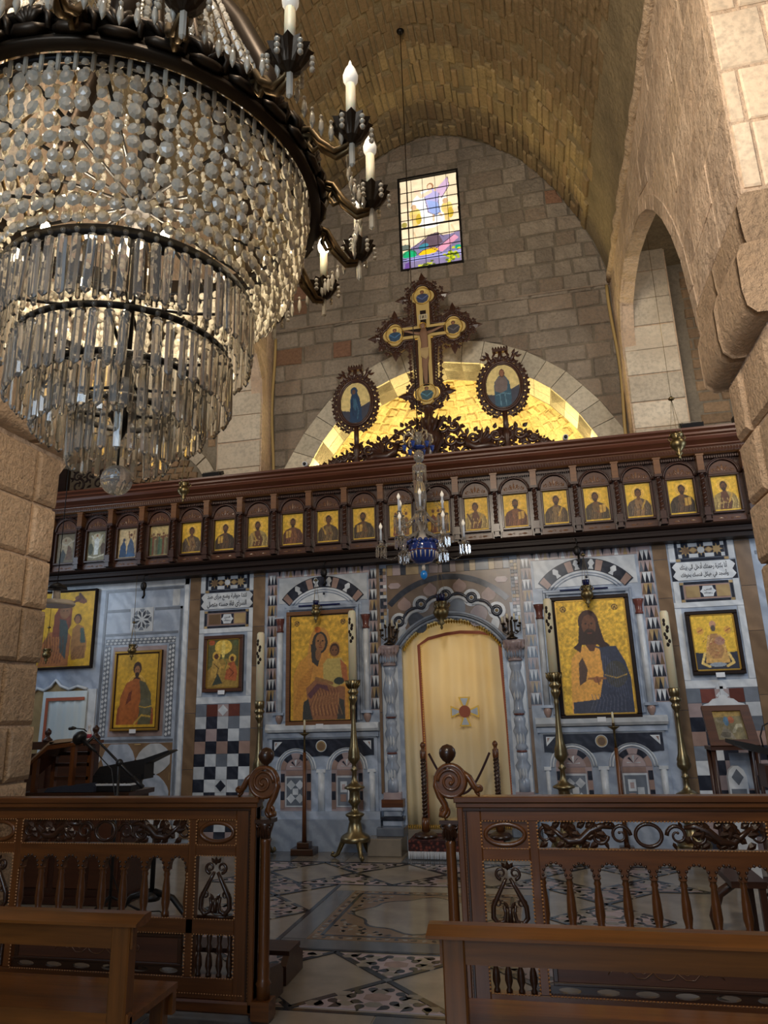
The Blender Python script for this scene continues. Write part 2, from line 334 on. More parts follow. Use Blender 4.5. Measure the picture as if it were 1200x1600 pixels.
# polygon clipping by half plane n.p <= d
def clip(poly, nx, ny, d):
    out = []; n = len(poly)
    for i in range(n):
        a, b_ = poly[i], poly[(i+1) % n]; da = nx*a[0]+ny*a[1]-d; db = nx*b_[0]+ny*b_[1]-d
        if da <= 0: out.append(a)
        if (da < 0 < db) or (db < 0 < da):
            t = da/(da-db); out.append((a[0]+(b_[0]-a[0])*t, a[1]+(b_[1]-a[1])*t))
    return out
def parea(p): return abs(sum(p[i][0]*p[(i+1) % len(p)][1]-p[(i+1) % len(p)][0]*p[i][1] for i in range(len(p))))/2
def stone_mb(mb, poly, mp, h, bev=.014, rough=.0):
    # mp(a, b, n) -> 3D point; n is height above the wall face
    a = sum(poly[i][0]*poly[(i+1) % len(poly)][1]-poly[(i+1) % len(poly)][0]*poly[i][1] for i in range(len(poly)))
    if a < 0: poly = poly[::-1]
    n = len(poly); cx = sum(p[0] for p in poly)/n; cy = sum(p[1] for p in poly)/n
    def shr(b):
        out = []
        for p in poly:
            dx, dy = p[0]-cx, p[1]-cy; L = math.hypot(dx, dy) or 1; k = max(.2, 1-b*1.3/L); out.append((cx+dx*k, cy+dy*k))
        return out
    s1 = shr(bev); vs = [mp(p[0], p[1], -.02) for p in poly]+[mp(p[0], p[1], h-bev*.7) for p in shr(.002)]+[mp(p[0], p[1], h) for p in s1]
    vs.append(mp(cx, cy, h+rough))
    fs = []
    for r in range(2):
        for i in range(n):
            j = (i+1) % n; fs.append((r*n+i, r*n+j, (r+1)*n+j, (r+1)*n+i))
    for i in range(n): fs.append((2*n+i, 2*n+(i+1) % n, 3*n))
    mb.add(vs, fs); return mb
def grid_rects(a0, a1, b0, b1, rh, rw, jit=.25, gap=.012, rj=.12):
    out = []; b_ = b0; row = 0
    while b_ < b1-.02:
        h = rh*(1+random.uniform(-rj, rj)); bt = min(b_+h, b1); a = a0-random.uniform(0, rw*.8)
        while a < a1-.02:
            w_ = rw*(1+random.uniform(-jit, jit)*1.6); x0, x1 = max(a, a0), min(a+w_, a1)
            if x1-x0 > .04 and bt-b_ > .03: out.append([(x0+gap/2, b_+gap/2), (x1-gap/2, b_+gap/2), (x1-gap/2, bt-gap/2), (x0+gap/2, bt-gap/2)])
            a += w_
        b_ = bt
    return out
def lay(polys, mp, parent, mat, name='stone', h=.02, hj=.012, bev=.014, rough=0, limit=300, alt=None, jit=.004):
    polys = [p for p in polys if len(p) >= 3 and parea(p) > .0016]; rest = MB()
    for i, p in enumerate(polys):
        p = [(q[0]+random.uniform(-jit, jit), q[1]+random.uniform(-jit, jit)) for q in p]
        hh = h+random.uniform(-hj, hj)
        if i < limit:
            mm = mat
            if alt and random.random() < alt[1]: mm = alt[0]
            stone_mb(MB2 := MB(), p, mp, hh, bev, rough*random.uniform(.3, 1)); MB2.build(name, mm, parent)
        else: stone_mb(rest, p, mp, hh, bev, rough)
    if rest.f: rest.build(name+'_remainder', mat, parent, kind='stuff')
# ---------------------------------------------------------------- painting on flat panels (vertex colours = flat print)
class Cv:
    def __init__(s, w, h, bg, seed=1):
        s.w, s.h = w, h; s.a = np.ones((h, w, 3))*np.array(bg)/255.; yy, xx = np.mgrid[0:h, 0:w]
        s.u = xx/(w-1); s.v = 1-yy/(h-1); s.asp = h/w; s.r = np.random.RandomState(seed)
    def mottle(s, amp=.08, k=6, mask=None):
        g = s.r.rand(max(2, s.h//k)+2, max(2, s.w//k)+2); gy = np.linspace(0, g.shape[0]-1.01, s.h); gx = np.linspace(0, g.shape[1]-1.01, s.w)
        y0 = gy.astype(int); x0 = gx.astype(int); fy = (gy-y0)[:, None]; fx = (gx-x0)[None]
        n_ = g[y0][:, x0]*(1-fy)*(1-fx)+g[y0+1][:, x0]*fy*(1-fx)+g[y0][:, x0+1]*(1-fy)*fx+g[y0+1][:, x0+1]*fy*fx
        n_ = 1+(n_-.5)*2*amp+(s.r.rand(s.h, s.w)-.5)*amp; s.a *= n_[..., None]; return s
    def put(s, m, c, al=1.): c = np.array(c)/255.; s.a[m] = s.a[m]*(1-al)+c*al; return s
    def ell(s, cx, cy, rx, ry, c, rot=0, al=1.):
        du, dv = s.u-cx, (s.v-cy); r = math.radians(rot); x = du*cos(r)+dv*sin(r)*s.asp; y = (-du*sin(r)+dv*s.asp*cos(r))/s.asp
        return s.put((x/rx)**2+(y/ry)**2 <= 1, c, al)
    def poly(s, pts, c, al=1.):
        m = np.zeros(s.u.shape, bool); n_ = len(pts)
        for i in range(n_):
            (x0, y0), (x1, y1) = pts[i], pts[(i+1) % n_]
            if y0 == y1: continue
            cnd = ((s.v > y0) != (s.v > y1)) & (s.u < (x1-x0)*(s.v-y0)/(y1-y0)+x0); m ^= cnd
        return s.put(m, c, al)
    def line(s, pts, wd, c, al=1.):
        m = np.zeros(s.u.shape, bool)
        for (x0, y0), (x1, y1) in zip(pts[:-1], pts[1:]):
            dx, dy = x1-x0, (y1-y0)*s.asp; L = dx*dx+dy*dy or 1e-9
            t = np.clip(((s.u-x0)*dx+(s.v-y0)*s.asp*dy)/L, 0, 1)
            m |= ((s.u-x0-t*dx)**2+((s.v-y0)*s.asp-t*dy)**2) < wd*wd
        return s.put(m, c, al)
    def mesh(s, name, x0, x1, z0, z1, y, parent, mat='paint', label=None, mask=None, off=None):
        q = orig(parent) if parent is not None else Vector((0, 0, 0)); W_, H_ = s.w, s.h
        vx = x0+(x1-x0)*s.u-q[0]; vz = z0+(z1-z0)*s.v-q[2]; vy = np.full(vx.shape, y-q[1])
        co = np.stack([vx, vy, vz], -1).reshape(-1, 3)
        j, i = np.mgrid[0:H_-1, 0:W_-1]; k = j*W_+i; f = np.stack([k+W_, k+W_+1, k+1, k], -1).reshape(-1, 4)
        if mask is not None:
            mk = mask(s.u, s.v)[:-1, :-1].reshape(-1); f = f[mk]
        me = bpy.data.meshes.new(name); me.vertices.add(len(co)); me.vertices.foreach_set('co', co.reshape(-1))
        me.loops.add(len(f)*4); me.loops.foreach_set('vertex_index', f.reshape(-1))
        me.polygons.add(len(f)); me.polygons.foreach_set('loop_start', np.arange(len(f))*4); me.update(calc_edges=True)
        at = me.attributes.new('paint', 'FLOAT_COLOR', 'POINT'); a = np.clip(s.a, 0, 1)
        a = np.where(a <= .04045, a/12.92, ((a+.055)/1.055)**2.4).reshape(-1, 3)
        at.data.foreach_set('color', np.concatenate([a, np.ones((len(a), 1))], 1).reshape(-1))
        me.materials.append(M[mat]); o = bpy.data.objects.new(name, me); C.objects.link(o)
        if parent is not None: o.parent = parent
        if label: o['label'] = label
        return o
# ================================================================ THE SHELL
CX = -1.09; XR, XL = 1.34, -3.52; YE = 8.9
VP = [(0, 10.1), (.5, 9.98), (1.0, 9.70), (1.45, 9.30), (1.8, 8.82), (2.1, 8.25), (2.3, 7.75), (2.42, 7.3), (2.43, 7.08)]
prof = [(CX-d, z) for d, z in VP[::-1]]+[(CX+d, z) for d, z in VP[1:]]
def resamp(p, n):
    L = [0]
    for a, b_ in zip(p[:-1], p[1:]): L.append(L[-1]+math.dist(a, b_))
    out = []; j = 0
    for i in range(n+1):
        t = L[-1]*i/n
        while j < len(L)-2 and L[j+1] < t: j += 1
        f = (t-L[j])/(L[j+1]-L[j]); out.append((p[j][0]+(p[j+1][0]-p[j][0])*f, p[j][1]+(p[j+1][1]-p[j][1])*f))
    return out, L[-1]
VPP, VL = resamp(prof, 60)
def vpt(s_, y, n):
    t = max(0, min(59.999, s_/VL*60)); i = int(t); f = t-i; a, b_ = VPP[i], VPP[i+1]
    dx, dz = b_[0]-a[0], b_[1]-a[1]; L = math.hypot(dx, dz)
    return (a[0]+dx*f+dz/L*n, y, a[1]+dz*f-dx/L*n)
# floor
f = struct(MB().box(-7.4, 4.0, -6, 9.2, -.12, -.004).build('floor', 'floor'))
# barrel vault with its small rubble courses
vb = MB(); out2 = [(CX+(p[0]-CX)*1.12, CAMZ+(p[1]-CAMZ)*1.04) for p in VPP]
ys = [-2, 0, 2, 4, 5, 6, 7, 8, 9.0]; N = len(VPP)
vs = [(p[0], y, p[1]) for y in ys for p in VPP]; fs = [(j*N+i, j*N+i+1, (j+1)*N+i+1, (j+1)*N+i) for j in range(len(ys)-1) for i in range(N-1)]
vb.add(vs, fs, True); vb.add([(p[0], y, p[1]) for y in ys for p in out2], [g[::-1] for g in fs], True)
vault = struct(vb.build('ceiling', 'vault_back'))
rects = []
y = 8.9
while y > 4.6:
    d = random.uniform(.26, .38); s_ = .55
    while s_ < VL-.95:
        w_ = random.uniform(.075, .14); off = random.uniform(-.12, .12)
        rects.append([(s_, y-d+.012+off), (s_+w_-.016, y-d+.012+off+random.uniform(-.02, .02)), (s_+w_-.016, y-.01+off*.5), (s_, y-.01+off*.5)]); s_ += w_
    y -= d
rects = [[(a, min(b_, 8.88)) for a, b_ in r] for r in rects]
random.shuffle(rects); rects.sort(key=lambda r: -r[0][1]//1.2)
lay(rects, vpt, vault, 'vault', 'vault_stone', .022, .018, .016, .008, 300)
# rough roll where the vault lands on the nave walls
for nm, x, sgn in (('right', XR, -1), ('left', XL, 1)):
    pts = [(x-.01*sgn+.02*sgn*random.random(), -2+i*.18, 7.06+random.uniform(-.02, .02)) for i in range(61)]
    struct(MB().tube(pts, [random.uniform(.05, .08) for _ in pts], 7).build('trim_1' if sgn < 0 else 'trim_2', 'side'))
# ---------------- end wall with apse arch and window
AC, AZ = CX+.09, 4.0
def apse_pts(k, n=24):      # inner pointed-round arch outline, k = outset
    pts = []
    tb = [(2.13, 4.5), (2.0, 4.77), (1.72, 5.25), (1.42, 5.60), (1.05, 5.88), (.6, 6.08), (0, 6.19)]
    for d, z in tb: pts.append((AC+(d+k*(d/2.13)), z+k*(1-(d/2.13)**2*.85)))
    L = [(2*AC-p[0], p[1]) for p in pts[::-1]][1:]
    return pts+L            # right spring over the top to the left
inner = apse_pts(0); outer_a = apse_pts(.34)
wx0, wx1, wz0, wz1 = -1.512, -.64, 7.77, 9.34
aroof = [(-7.4, 3.0)]+[(-7.4, 6.9), (XL, 7.6), (XL-.0, 7.2)]
outl = [(-7.4, 0), (4.0, 0), (4.0, 7.4), (XR+.02, 7.4)]+[(CX+(p[0]-CX)*1.06, p[1]+.12) for p in VPP[::-1] if p[1] > 7.5]+[(XL-.02, 7.4), (-7.4, 7.4)]
wall = struct(plate(outl, [inner+[(inner[-1][0], 3.6), (inner[0][0], 3.6)], rect(wx0, wx1, wz0, wz1)], YE, YE+.55).build('wall_front', 'mortar'))
mpE = lambda a, b_, n_: (a, YE-n_, b_)
def clip_out(poly, curve):   # keep the part of poly outside a convex curve (list of points)
    cx = sum(p[0] for p in poly)/len(poly); cz = sum(p[1] for p in poly)/len(poly)
    best = min(range(1, len(curve)-1), key=lambda i: math.dist(curve[i], (cx, cz)))
    a, b_ = curve[best-1], curve[best+1]; tx, tz = b_[0]-a[0], b_[1]-a[1]; L = math.hypot(tx, tz); nx, nz = tz/L, -tx/L
    if (nx*(AC-curve[best][0])+nz*(4.0-curve[best][1])) < 0: nx, nz = -nx, -nz
    return clip(poly, nx, nz, nx*curve[best][0]+nz*curve[best][1])
def clip_in_vault(poly):
    for i in range(0, 60, 3):
        a, b_ = VPP[i], VPP[min(i+3, 60)]; tx, tz = b_[0]-a[0], b_[1]-a[1]; L = math.hypot(tx, tz); nx, nz = -tz/L, tx/L
        d = nx*a[0]+nz*a[1]
        if nx*CX+nz*7 > d: nx, nz, d = -nx, -nz, -d
        poly = clip(poly, nx, nz, d-.005)
        if len(poly) < 3: return []
    return poly
def clip_win(poly):
    x = [p[0] for p in poly]; z = [p[1] for p in poly]
    if max(x) < wx0 or min(x) > wx1 or max(z) < wz0 or min(z) > wz1: return poly
    cx, cz = sum(x)/len(x), sum(z)/len(z)
    ds = [(cx-wx0, (1, 0, wx0)), (wx1-cx, (-1, 0, -wx1)), (cz-wz0, (0, 1, wz0)), (wz1-cz, (0, -1, -wz1))]
    return clip(poly, *min(ds, key=lambda t: t[0])[1])
fine_curve = []
for a, b_ in zip(outer_a[:-1], outer_a[1:]):
    for k in range(5): fine_curve.append((a[0]+(b_[0]-a[0])*k/5, a[1]+(b_[1]-a[1])*k/5))
pl = []
for z0_, z1_, rh, rw in ((4.4, 7.05, .265, .42), (7.05, 10.2, .25, .36)):
    for p in grid_rects(XL+.01, XR-.01, z0_, z1_, rh, rw, .3, .02):
        cx, cz = (p[0][0]+p[2][0])/2, (p[0][1]+p[2][1])/2
        if cz < 6.75:
            p = clip_out(p, fine_curve)
            if len(p) < 3: continue
        if cz > 7.0: p = clip_in_vault(p)
        if p: p = clip_win(p)
        if p and len(p) >= 3: pl.append(p)
lay(pl, mpE, wall, 'wall', 'stone_block', .016, .010, .016, .006, 300, ('red_block', .025), .012)
MB().box(XL, XR, YE-.028, YE, 7.035, 7.06).build('string_course', 'wall', wall)
# voussoirs around the apse arch: face + soffit in one block
ci, co_ = resamp(inner, 22)[0], resamp(outer_a, 22)[0]
for i in range(22):
    g = .012; a0, a1, b0, b1 = ci[i], ci[i+1], co_[i], co_[i+1]
    def lerp(p, q, t): return (p[0]+(q[0]-p[0])*t, p[1]+(q[1]-p[1])*t)
    q = [lerp(a0, a1, .015), lerp(a0, a1, .985), lerp(b0, b1, .985), lerp(b0, b1, .015)]
    MB().prism(q, YE-.03-random.uniform(0, .008), YE+.25).build('voussoir', 'voussoir', wall)
    q2 = [lerp(a0, a1, .015), lerp(a0, a1, .985), lerp(b0, b1, .985), lerp(b0, b1, .015)]
    MB().prism(q2, YE+.262, YE+.52).build('voussoir', 'voussoir', wall)
# apse half dome of rubble behind
ap = MB(); nn, mm_ = 26, 18; R0 = 2.35
def apse_pt(u, v, n_=0):     # u 0..1 right->left round, v 0..1 bottom->crown
    th = PI*u; zz = 4.2+2.15*sin(v*PI/2)*1.0; rr = 2.35*max(0, cos(min(v, 1)*PI/2))**.8+.02
    return (AC+(rr-n_)*cos(th), YE+.5+(rr-n_)*.62*sin(th), zz-n_*sin(v*PI/2))
vs = [apse_pt(i/nn, j/mm_) for j in range(mm_+1) for i in range(nn+1)]
ap.add(vs, [(j*(nn+1)+i, j*(nn+1)+i+1, (j+1)*(nn+1)+i+1, (j+1)*(nn+1)+i) for j in range(mm_) for i in range(nn)], True)
apse = struct(ap.build('wall_apse', 'apse'))
struct(MB().box(-3.6, 1.5, YE+.4, YE+2.2, 4.12, 4.2).build('trim_3', 'mortar'))
ps = []
for j in range(19):
    v0 = j/19; v1 = (j+1)/19; rr = 2.35*max(0, cos(v0*PI/2))**.8+.1; n_ = max(3, int(rr*PI/.19)); o_ = random.random()/n_
    for i in range(n_):
        u0, u1 = i/n_+o_, (i+1)/n_+o_
        if u1 < 1: ps.append([(u0+.004, v0+.006), (u1-.004, v0+.006+random.uniform(-.01, .01)), (u1-.004, v1-.004), (u0+.004, v1-.004+random.uniform(-.01, .01))])
rest = MB()
for p in ps:
    cx, cy = (p[0][0]+p[2][0])/2, (p[0][1]+p[2][1])/2; h = random.uniform(.005, .05)
    vs = [apse_pt(a, b_, 0) for a, b_ in p]+[apse_pt(cx+(a-cx)*.86, cy+(b_-cy)*.84, h+random.uniform(-.012, .012)) for a, b_ in p]
    mb = MB().add(vs, [(0, 1, 5, 4), (1, 2, 6, 5), (2, 3, 7, 6), (3, 0, 4, 7), (4, 5, 6, 7)]); mb.build('rubble_stone', 'apse', apse)
# ---------------- window
win = struct(MB().box(wx0-.03, wx0, YE-.03, YE+.25, wz0-.03, wz1+.03).box(wx1, wx1+.03, YE-.03, YE+.25, wz0-.03, wz1+.03)
             .box(wx0, wx1, YE-.03, YE+.25, wz1, wz1+.03).box(wx0, wx1, YE-.03, YE+.25, wz0-.03, wz0).build('window_1', 'lead'))
cv = Cv(100, 180, (236, 214, 178), 3); cv.ell(.5, .64, .34, .22, (250, 244, 236)); cv.ell(.52, .68, .2, .16, (255, 255, 255))
cv.poly([(.02, .16), (.15, .24), (.35, .30), (.55, .33), (.8, .32), (1, .34), (1, 0), (0, 0), (0, .15)], (126, 116, 150))
cv.poly([(.25, .22), (.45, .34), (.62, .36), (.7, .25), (.55, .2)], (98, 80, 92)); cv.poly([(.55, .18), (.9, .31), (.97, .27), (.68, .14)], (214, 150, 176))
cv.ell(.12, .165, .12, .05, (26, 160, 104)); cv.ell(.44, .165, .17, .035, (238, 190, 30), 8); cv.ell(.36, .23, .09, .03, (60, 130, 150), 20)
cv.ell(.95, .17, .06, .025, (20, 150, 120)); cv.ell(.05, .25, .09, .03, (92, 104, 96)); cv.poly([(0, .13), (1, .15), (1, .08), (0, .09)], (150, 150, 206))
for i in range(40): cv.ell(random.gauss(.84, .07), random.gauss(.075, .03), .03, .012, random.choice([(196, 200, 40), (90, 110, 30), (150, 170, 40)]))
for i in range(20): cv.ell(random.gauss(.38, .06), random.gauss(.03, .014), .03, .01, random.choice([(196, 200, 60), (80, 90, 40)]))
cv.poly([(.02, 0), (.14, 0), (.12, .09), (.04, .07)], (100, 70, 140))
cv.poly([(.5, .86), (.42, .78), (.47, .6), (.58, .56), (.68, .58), (.66, .7), (.68, .8), (.6, .86)], (176, 170, 214))
cv.poly([(.46, .74), (.5, .6), (.6, .55), (.7, .57), (.64, .7)], (150, 170, 222)); cv.line([(.53, .83), (.36, .79), (.27, .87)], .035, (238, 204, 176))
cv.line([(.62, .84), (.76, .86), (.82, .93)], .03, (238, 204, 176)); cv.poly([(.62, .84), (.84, .97), (.86, .86), (.72, .74)], (206, 176, 206))
cv.ell(.53, .89, .06, .04, (150, 110, 80)); cv.ell(.52, .885, .04, .028, (232, 196, 164)); cv.line([(.56, .56), (.56, .5)], .02, (232, 196, 164)); cv.line([(.66, .57), (.7, .54)], .02, (232, 196, 164))
for x, y in ((.24, .6), (.8, .62)):
    cv.ell(x, y, .1, .07, (232, 206, 120)); cv.ell(x-.02, y+.08, .05, .032, (206, 170, 130)); cv.poly([(x-.07, y), (x-.04, y-.14), (x+.04, y-.15), (x+.08, y)], (222, 190, 120)); cv.ell(x+.06, y-.06, .05, .06, (196, 168, 60))
cv.ell(.05, .5, .05, .03, (150, 140, 70)); cv.line([(.2, .4), (.24, .33)], .015, (220, 190, 150)); cv.line([(.86, .42), (.9, .36)], .015, (220, 190, 150))
cv.mottle(.07, 9)
DK = (60, 52, 54)
for pts in ([(.42, .78), (.47, .6), (.58, .56), (.68, .58), (.66, .7), (.68, .8)], [(.2, .24), (.45, .345), (.62, .36), (.72, .3)], [(.55, .18), (.9, .31)], [(.25, .15), (.35, .19), (.5, .2), (.62, .15)], [(.02, .17), (.1, .21), (.2, .2), (.24, .15)], [(0, .12), (.5, .125), (1, .145)], [(.84, .97), (.86, .86), (.72, .74)]):
    cv.line(pts, .006, DK)
ZS = [0, .1, .22, .34, .46, .545, .64, .75, .86, 1]; XS = [0, .2, .4, .62, .82, 1]
for j in range(9):        # individual panes
    for i in range(5):
        i0, i1 = int(XS[i]*99), int(XS[i+1]*99)+1; k1 = 180-int(ZS[j]*179); k0 = 179-int(ZS[j+1]*179)
        s_ = Cv(max(3, i1-i0), max(3, k1-k0), (0, 0, 0)); s_.a = cv.a[k0:k0+s_.h, i0:i0+s_.w]
        if s_.a.shape[:2] != (s_.h, s_.w): s_.a = np.resize(s_.a, (s_.h, s_.w, 3))
        s_.mesh('pane', wx0+(wx1-wx0)*XS[i], wx0+(wx1-wx0)*XS[i+1], wz0+(wz1-wz0)*ZS[j], wz0+(wz1-wz0)*ZS[j+1], YE+.02, win, 'stained')
lead = MB()
for x in XS[1:-1]: lead.box(wx0+(wx1-wx0)*x-.003, wx0+(wx1-wx0)*x+.003, YE+.008, YE+.03, wz0, wz1)
for z in ZS[1:-1]: t = .012 if z == .46 else .003; lead.box(wx0, wx1, YE+.006, YE+.03, wz0+(wz1-wz0)*z-t, wz0+(wz1-wz0)*z+t)
lead.build('lead_cames', 'lead', win)
MB().box(wx0+.1, wx0+.115, YE-.0, YE+.02, wz0, wz1).build('support_bar', 'iron', win)
# ---------------- nave side walls with the side arch
NA = [(4.45, 0), (4.45, 3.3), (4.61, 3.54), (4.87, 3.86), (5.02, 4.12), (5.1, 4.46), (5.22, 4.94), (5.42, 5.34), (5.68, 5.70), (6.0, 6.0), (6.4, 6.24), (6.95, 6.40), (7.5, 6.50), (7.95, 6.46), (8.30, 6.34), (8.46, 6.05), (8.5, 5.7), (8.5, 0)]
out_sw = [(3.75, 0)]+NA[:2]+NA[2:-2]+[(8.5, 5.7), (8.5, 0), (8.9, 0), (8.9, 7.2), (3.75, 7.2)]
def side_wall(x, sgn, nm):
    x0, x1 = (x, x+.16) if sgn > 0 else (x-.16, x)
    b_ = plate(out_sw, [], x0, x1, 0); q0, q1 = (x+.16, x+.66) if sgn > 0 else (x-.66, x-.16); b_.box(q0, q1, 3.75, 4.45, 0, 7.2); b_.box(q0, q1, 8.5, 8.9, 0, 7.2); w_ = struct(b_.build('wall_'+nm, 'side'))
    mp = (lambda a, b2, n_: (x-sgn*n_, a, b2))
    # blocks above the arch
    curve = NA[2:-1]; ps = []
    for p in grid_rects(3.78, 8.88, 4.32, 7.0, .36, .6, .3, .018):
        cy, cz = (p[0][0]+p[2][0])/2, (p[0][1]+p[2][1])/2
        inside = False
        bi = min(range(1, len(curve)-1), key=lambda i: math.dist(curve[i], (cy, cz)))
        a, c_ = curve[bi-1], curve[bi+1]; ty, tz = c_[0]-a[0], c_[1]-a[1]; L = math.hypot(ty, tz); ny, nz = tz/L, -ty/L
        if ny*(6.8-curve[bi][0])+nz*(4.5-curve[bi][1]) < 0: ny, nz = -ny, -nz
        if cz > 6.7 and 5.5 < cy < 8.4: ps.append(p); continue
        q = clip(p, ny, nz, ny*curve[bi][0]+nz*curve[bi][1]-.16)
        if len(q) >= 3 and parea(q) > .02: ps.append(q)
    lay(ps, mp, w_, 'side', 'stone_block', .003, .003, .010, .003, 200)
    # arch rim band of smooth stones
    c1_, L1 = resamp(curve, 16); ctr = (6.7, 4.6)
    for i in range(16):
        def outp(p): d = math.dist(p, ctr); return (p[0]+(p[0]-ctr[0])/d*.14, p[1]+(p[1]-ctr[1])/d*.14)
        q = [c1_[i], c1_[i+1], outp(c1_[i+1]), outp(c1_[i])]; q = [(a*.994+sum(t[0] for t in q)/4*.006, b2*.994+sum(t[1] for t in q)/4*.006) for a, b2 in q]
        stone_mb(mb := MB(), q, mp, .008, .008); mb.build('arch_stone', 'side', w_)
    # pier below: rough courses on the nave face and on the near face
    rs = []
    z = .02
    for h in (.38, .34, .40, .36, .42, .38, .36, .40, .42):
        z1 = min(z+h, 3.47); c_ = random.choice([4.02, 4.12, 4.22]); 
        rs += [rect(3.76, c_-.008, z+.008, z1-.008), rect(c_+.008, 4.46, z+.008, z1-.008)]; z = z1
        if z >= 3.46: break
    lay(rs, mp, w_, 'pier', 'pier_block', .035, .012, .03, .012, 60)
    mpn = (lambda a, b2, n_: (a, 3.75-n_, b2)); rs = []
    a0, a1 = (x+.0, x+.66) if sgn > 0 else (x-.66, x)
    for p in grid_rects(a0+.01, a1-.01, .02, 3.47, .39, .42, .1, .016): rs.append(p)
    lay(rs, mpn, w_, 'pier', 'pier_block', .03, .012, .03, .012, 60)
    rs = grid_rects(a0+.01, a1-.01, 4.34, 7.1, .42, .5, .15, .02)
    lay(rs, mpn, w_, 'cream_ashlar', 'stone_block', .012, .006, .012, .003, 60)
    mpf = (lambda a, b2, n_: (a, 4.45+n_, b2))
    rs = grid_rects(a0+.01, a1-.01, .02, 3.3, .39, .42, .1, .016); lay(rs, mpf, w_, 'pier', 'pier_block', .03, .012, .03, .012, 40)
    # impost: two projecting rusticated courses that wrap the pier
    for (z0_, z1_, pr, ye) in ((3.50, 3.93, .13, 4.66), (3.945, 4.30, .05, 4.86)):
        yy = 3.75-pr
        cuts = [yy, 4.16 if z0_ < 3.7 else 4.32, ye]
        for a, b2 in zip(cuts[:-1], cuts[1:]):
            mb = MB(); n1, n2 = 9, 7; X0 = x-sgn*pr; X1 = x+sgn*.3; y0_, y1_ = a+.006, b2-.006
            # rounded rough block: grid on the nave face, bulged
            sec = [(X1, z0_), (x-sgn*pr*.55, z0_), (X0+sgn*.01, z0_+.05), (X0, z0_+.14), (X0, z1_-.08), (X0+sgn*.03, z1_-.01), (x+sgn*.0, z1_), (X1, z1_)]
            ny = 10; vs = []
            for k in range(ny+1):
                yv = y0_+(y1_-y0_)*k/ny
                for (xx, zz) in sec: vs.append((xx+sgn*random.uniform(-.004, .004), yv, zz+random.uniform(-.004, .004)))
            m_ = len(sec); fs = [(k*m_+i, k*m_+(i+1) % m_, (k+1)*m_+(i+1) % m_, (k+1)*m_+i) for k in range(ny) for i in range(m_)]
            if sgn < 0: fs = [g[::-1] for g in fs]
            fs += [tuple(range(m_)), tuple(ny*m_+i for i in range(m_-1, -1, -1))]
            mb.add(vs, fs, True); mb.s[-2:] = [False, False]; mb.build('impost_block', 'pier', w_)
        e0, e1 = (x+.3, x+.68) if sgn > 0 else (x-.68, x-.3)
        MB().box(e0, e1, yy, 4.5, z0_+.004, z1_-.004).build('impost_block', 'pier', w_)
    return w_
wr = side_wall(XR, 1, 'right'); wl = side_wall(XL, -1, 'left')
# outer parts of the nave continuing behind the camera and the aisles
for nm, x0, x1 in (('outer_right', 4.0, 4.2), ('outer_left', -7.6, -7.4)):
    struct(MB().box(x0, x1, -6, 9.4, 0, 7.4).build('wall_'+nm, 'side'))
struct(MB().box(XR+.0, 4.2, 3.2, 9.4, 7.2, 7.35).build('ceiling_right', 'vault_back'))
struct(MB().box(-7.6, XL, 3.2, 9.4, 7.2, 7.35).build('ceiling_left', 'vault_back'))
struct(MB().box(XR+.0, XR+.75, -6, .6, 0, 7.2).build('wall_near_right', 'side'))
struct(MB().box(XL-.75, XL, -6, .6, 0, 7.2).build('wall_near_left', 'side'))
struct(MB().box(XR+.0, XR+.75, .6, 3.75, 6.3, 7.2).build('wall_near_right_arch', 'side'))
struct(MB().box(XL-.75, XL, .6, 3.75, 6.3, 7.2).build('wall_near_left_arch', 'side'))
# aisle end walls: pale ashlar next to the nave corner, brown rubble beyond
for x, sgn in ((XR, 1), (XL, -1)):
    rs = []; z = 4.4; k = 0
    while z < 7.1:
        h = random.uniform(.33, .40); e = .62+.12*(k % 2)+random.uniform(0, .1); k += 1
        a0, a1 = (x+.02, x+e) if sgn > 0 else (x-e, x-.02)
        a0, a1 = (x+.01, x+.65) if sgn > 0 else (x-.65, x-.01)
        rs.append(rect(a0+.006, a1-.006, z+.006, z+h-.006)); z += h
    lay(rs, (lambda a, b_, n_: (a, 8.5-n_, b_)), wr if sgn > 0 else wl, 'ashlar', 'ashlar_block', .022, .005, .008, .002, 40)
    a0, a1 = (x+.88, x+2.3) if sgn > 0 else (x-2.4, x-.88)
    if sgn > 0: lay(grid_rects(a0, a1, 4.4, 7.1, .15, .34, .4, .016), mpE, wall, 'rubble', 'rubble_stone', .012, .01, .016, .004, 120)
    else:
        lay([p for p in grid_rects(a0, a1, 4.4, 7.1, .15, .34, .4, .016) if (p[0][0]+5.25)**2+(p[0][1]-4.5)**2 > 1.05**2], mpE, wall, 'rubble', 'rubble_stone', .012, .01, .016, .004, 120)
# small side-apse arch seen over the screen on the left
cx_, cz_ = -5.3, 4.5
for i in range(9):
    a0, a1 = i*20+.8, (i+1)*20-.8
    MB().prism(arcpts(cx_, cz_, .82, a0, a1, 3)+arcpts(cx_, cz_, 1.0, a1, a0, 3), YE-.05, YE-.001).build('voussoir', 'ashlar', wall)
ps = []
for i in range(11):
    for j in range(8):
        x, z = cx_-.78+i*.15+(j % 2)*.07, cz_+j*.1
        if (x-cx_)**2+(z-cz_)**2 < .76**2: ps.append([(x-.07, z-.04), (x+.05, z-.05), (x+.075, z+.035), (x-.05, z+.045)])
lay(ps, mpE, wall, 'rubble', 'rubble_stone', .03, .015, .015, .01, 90, None, .012)
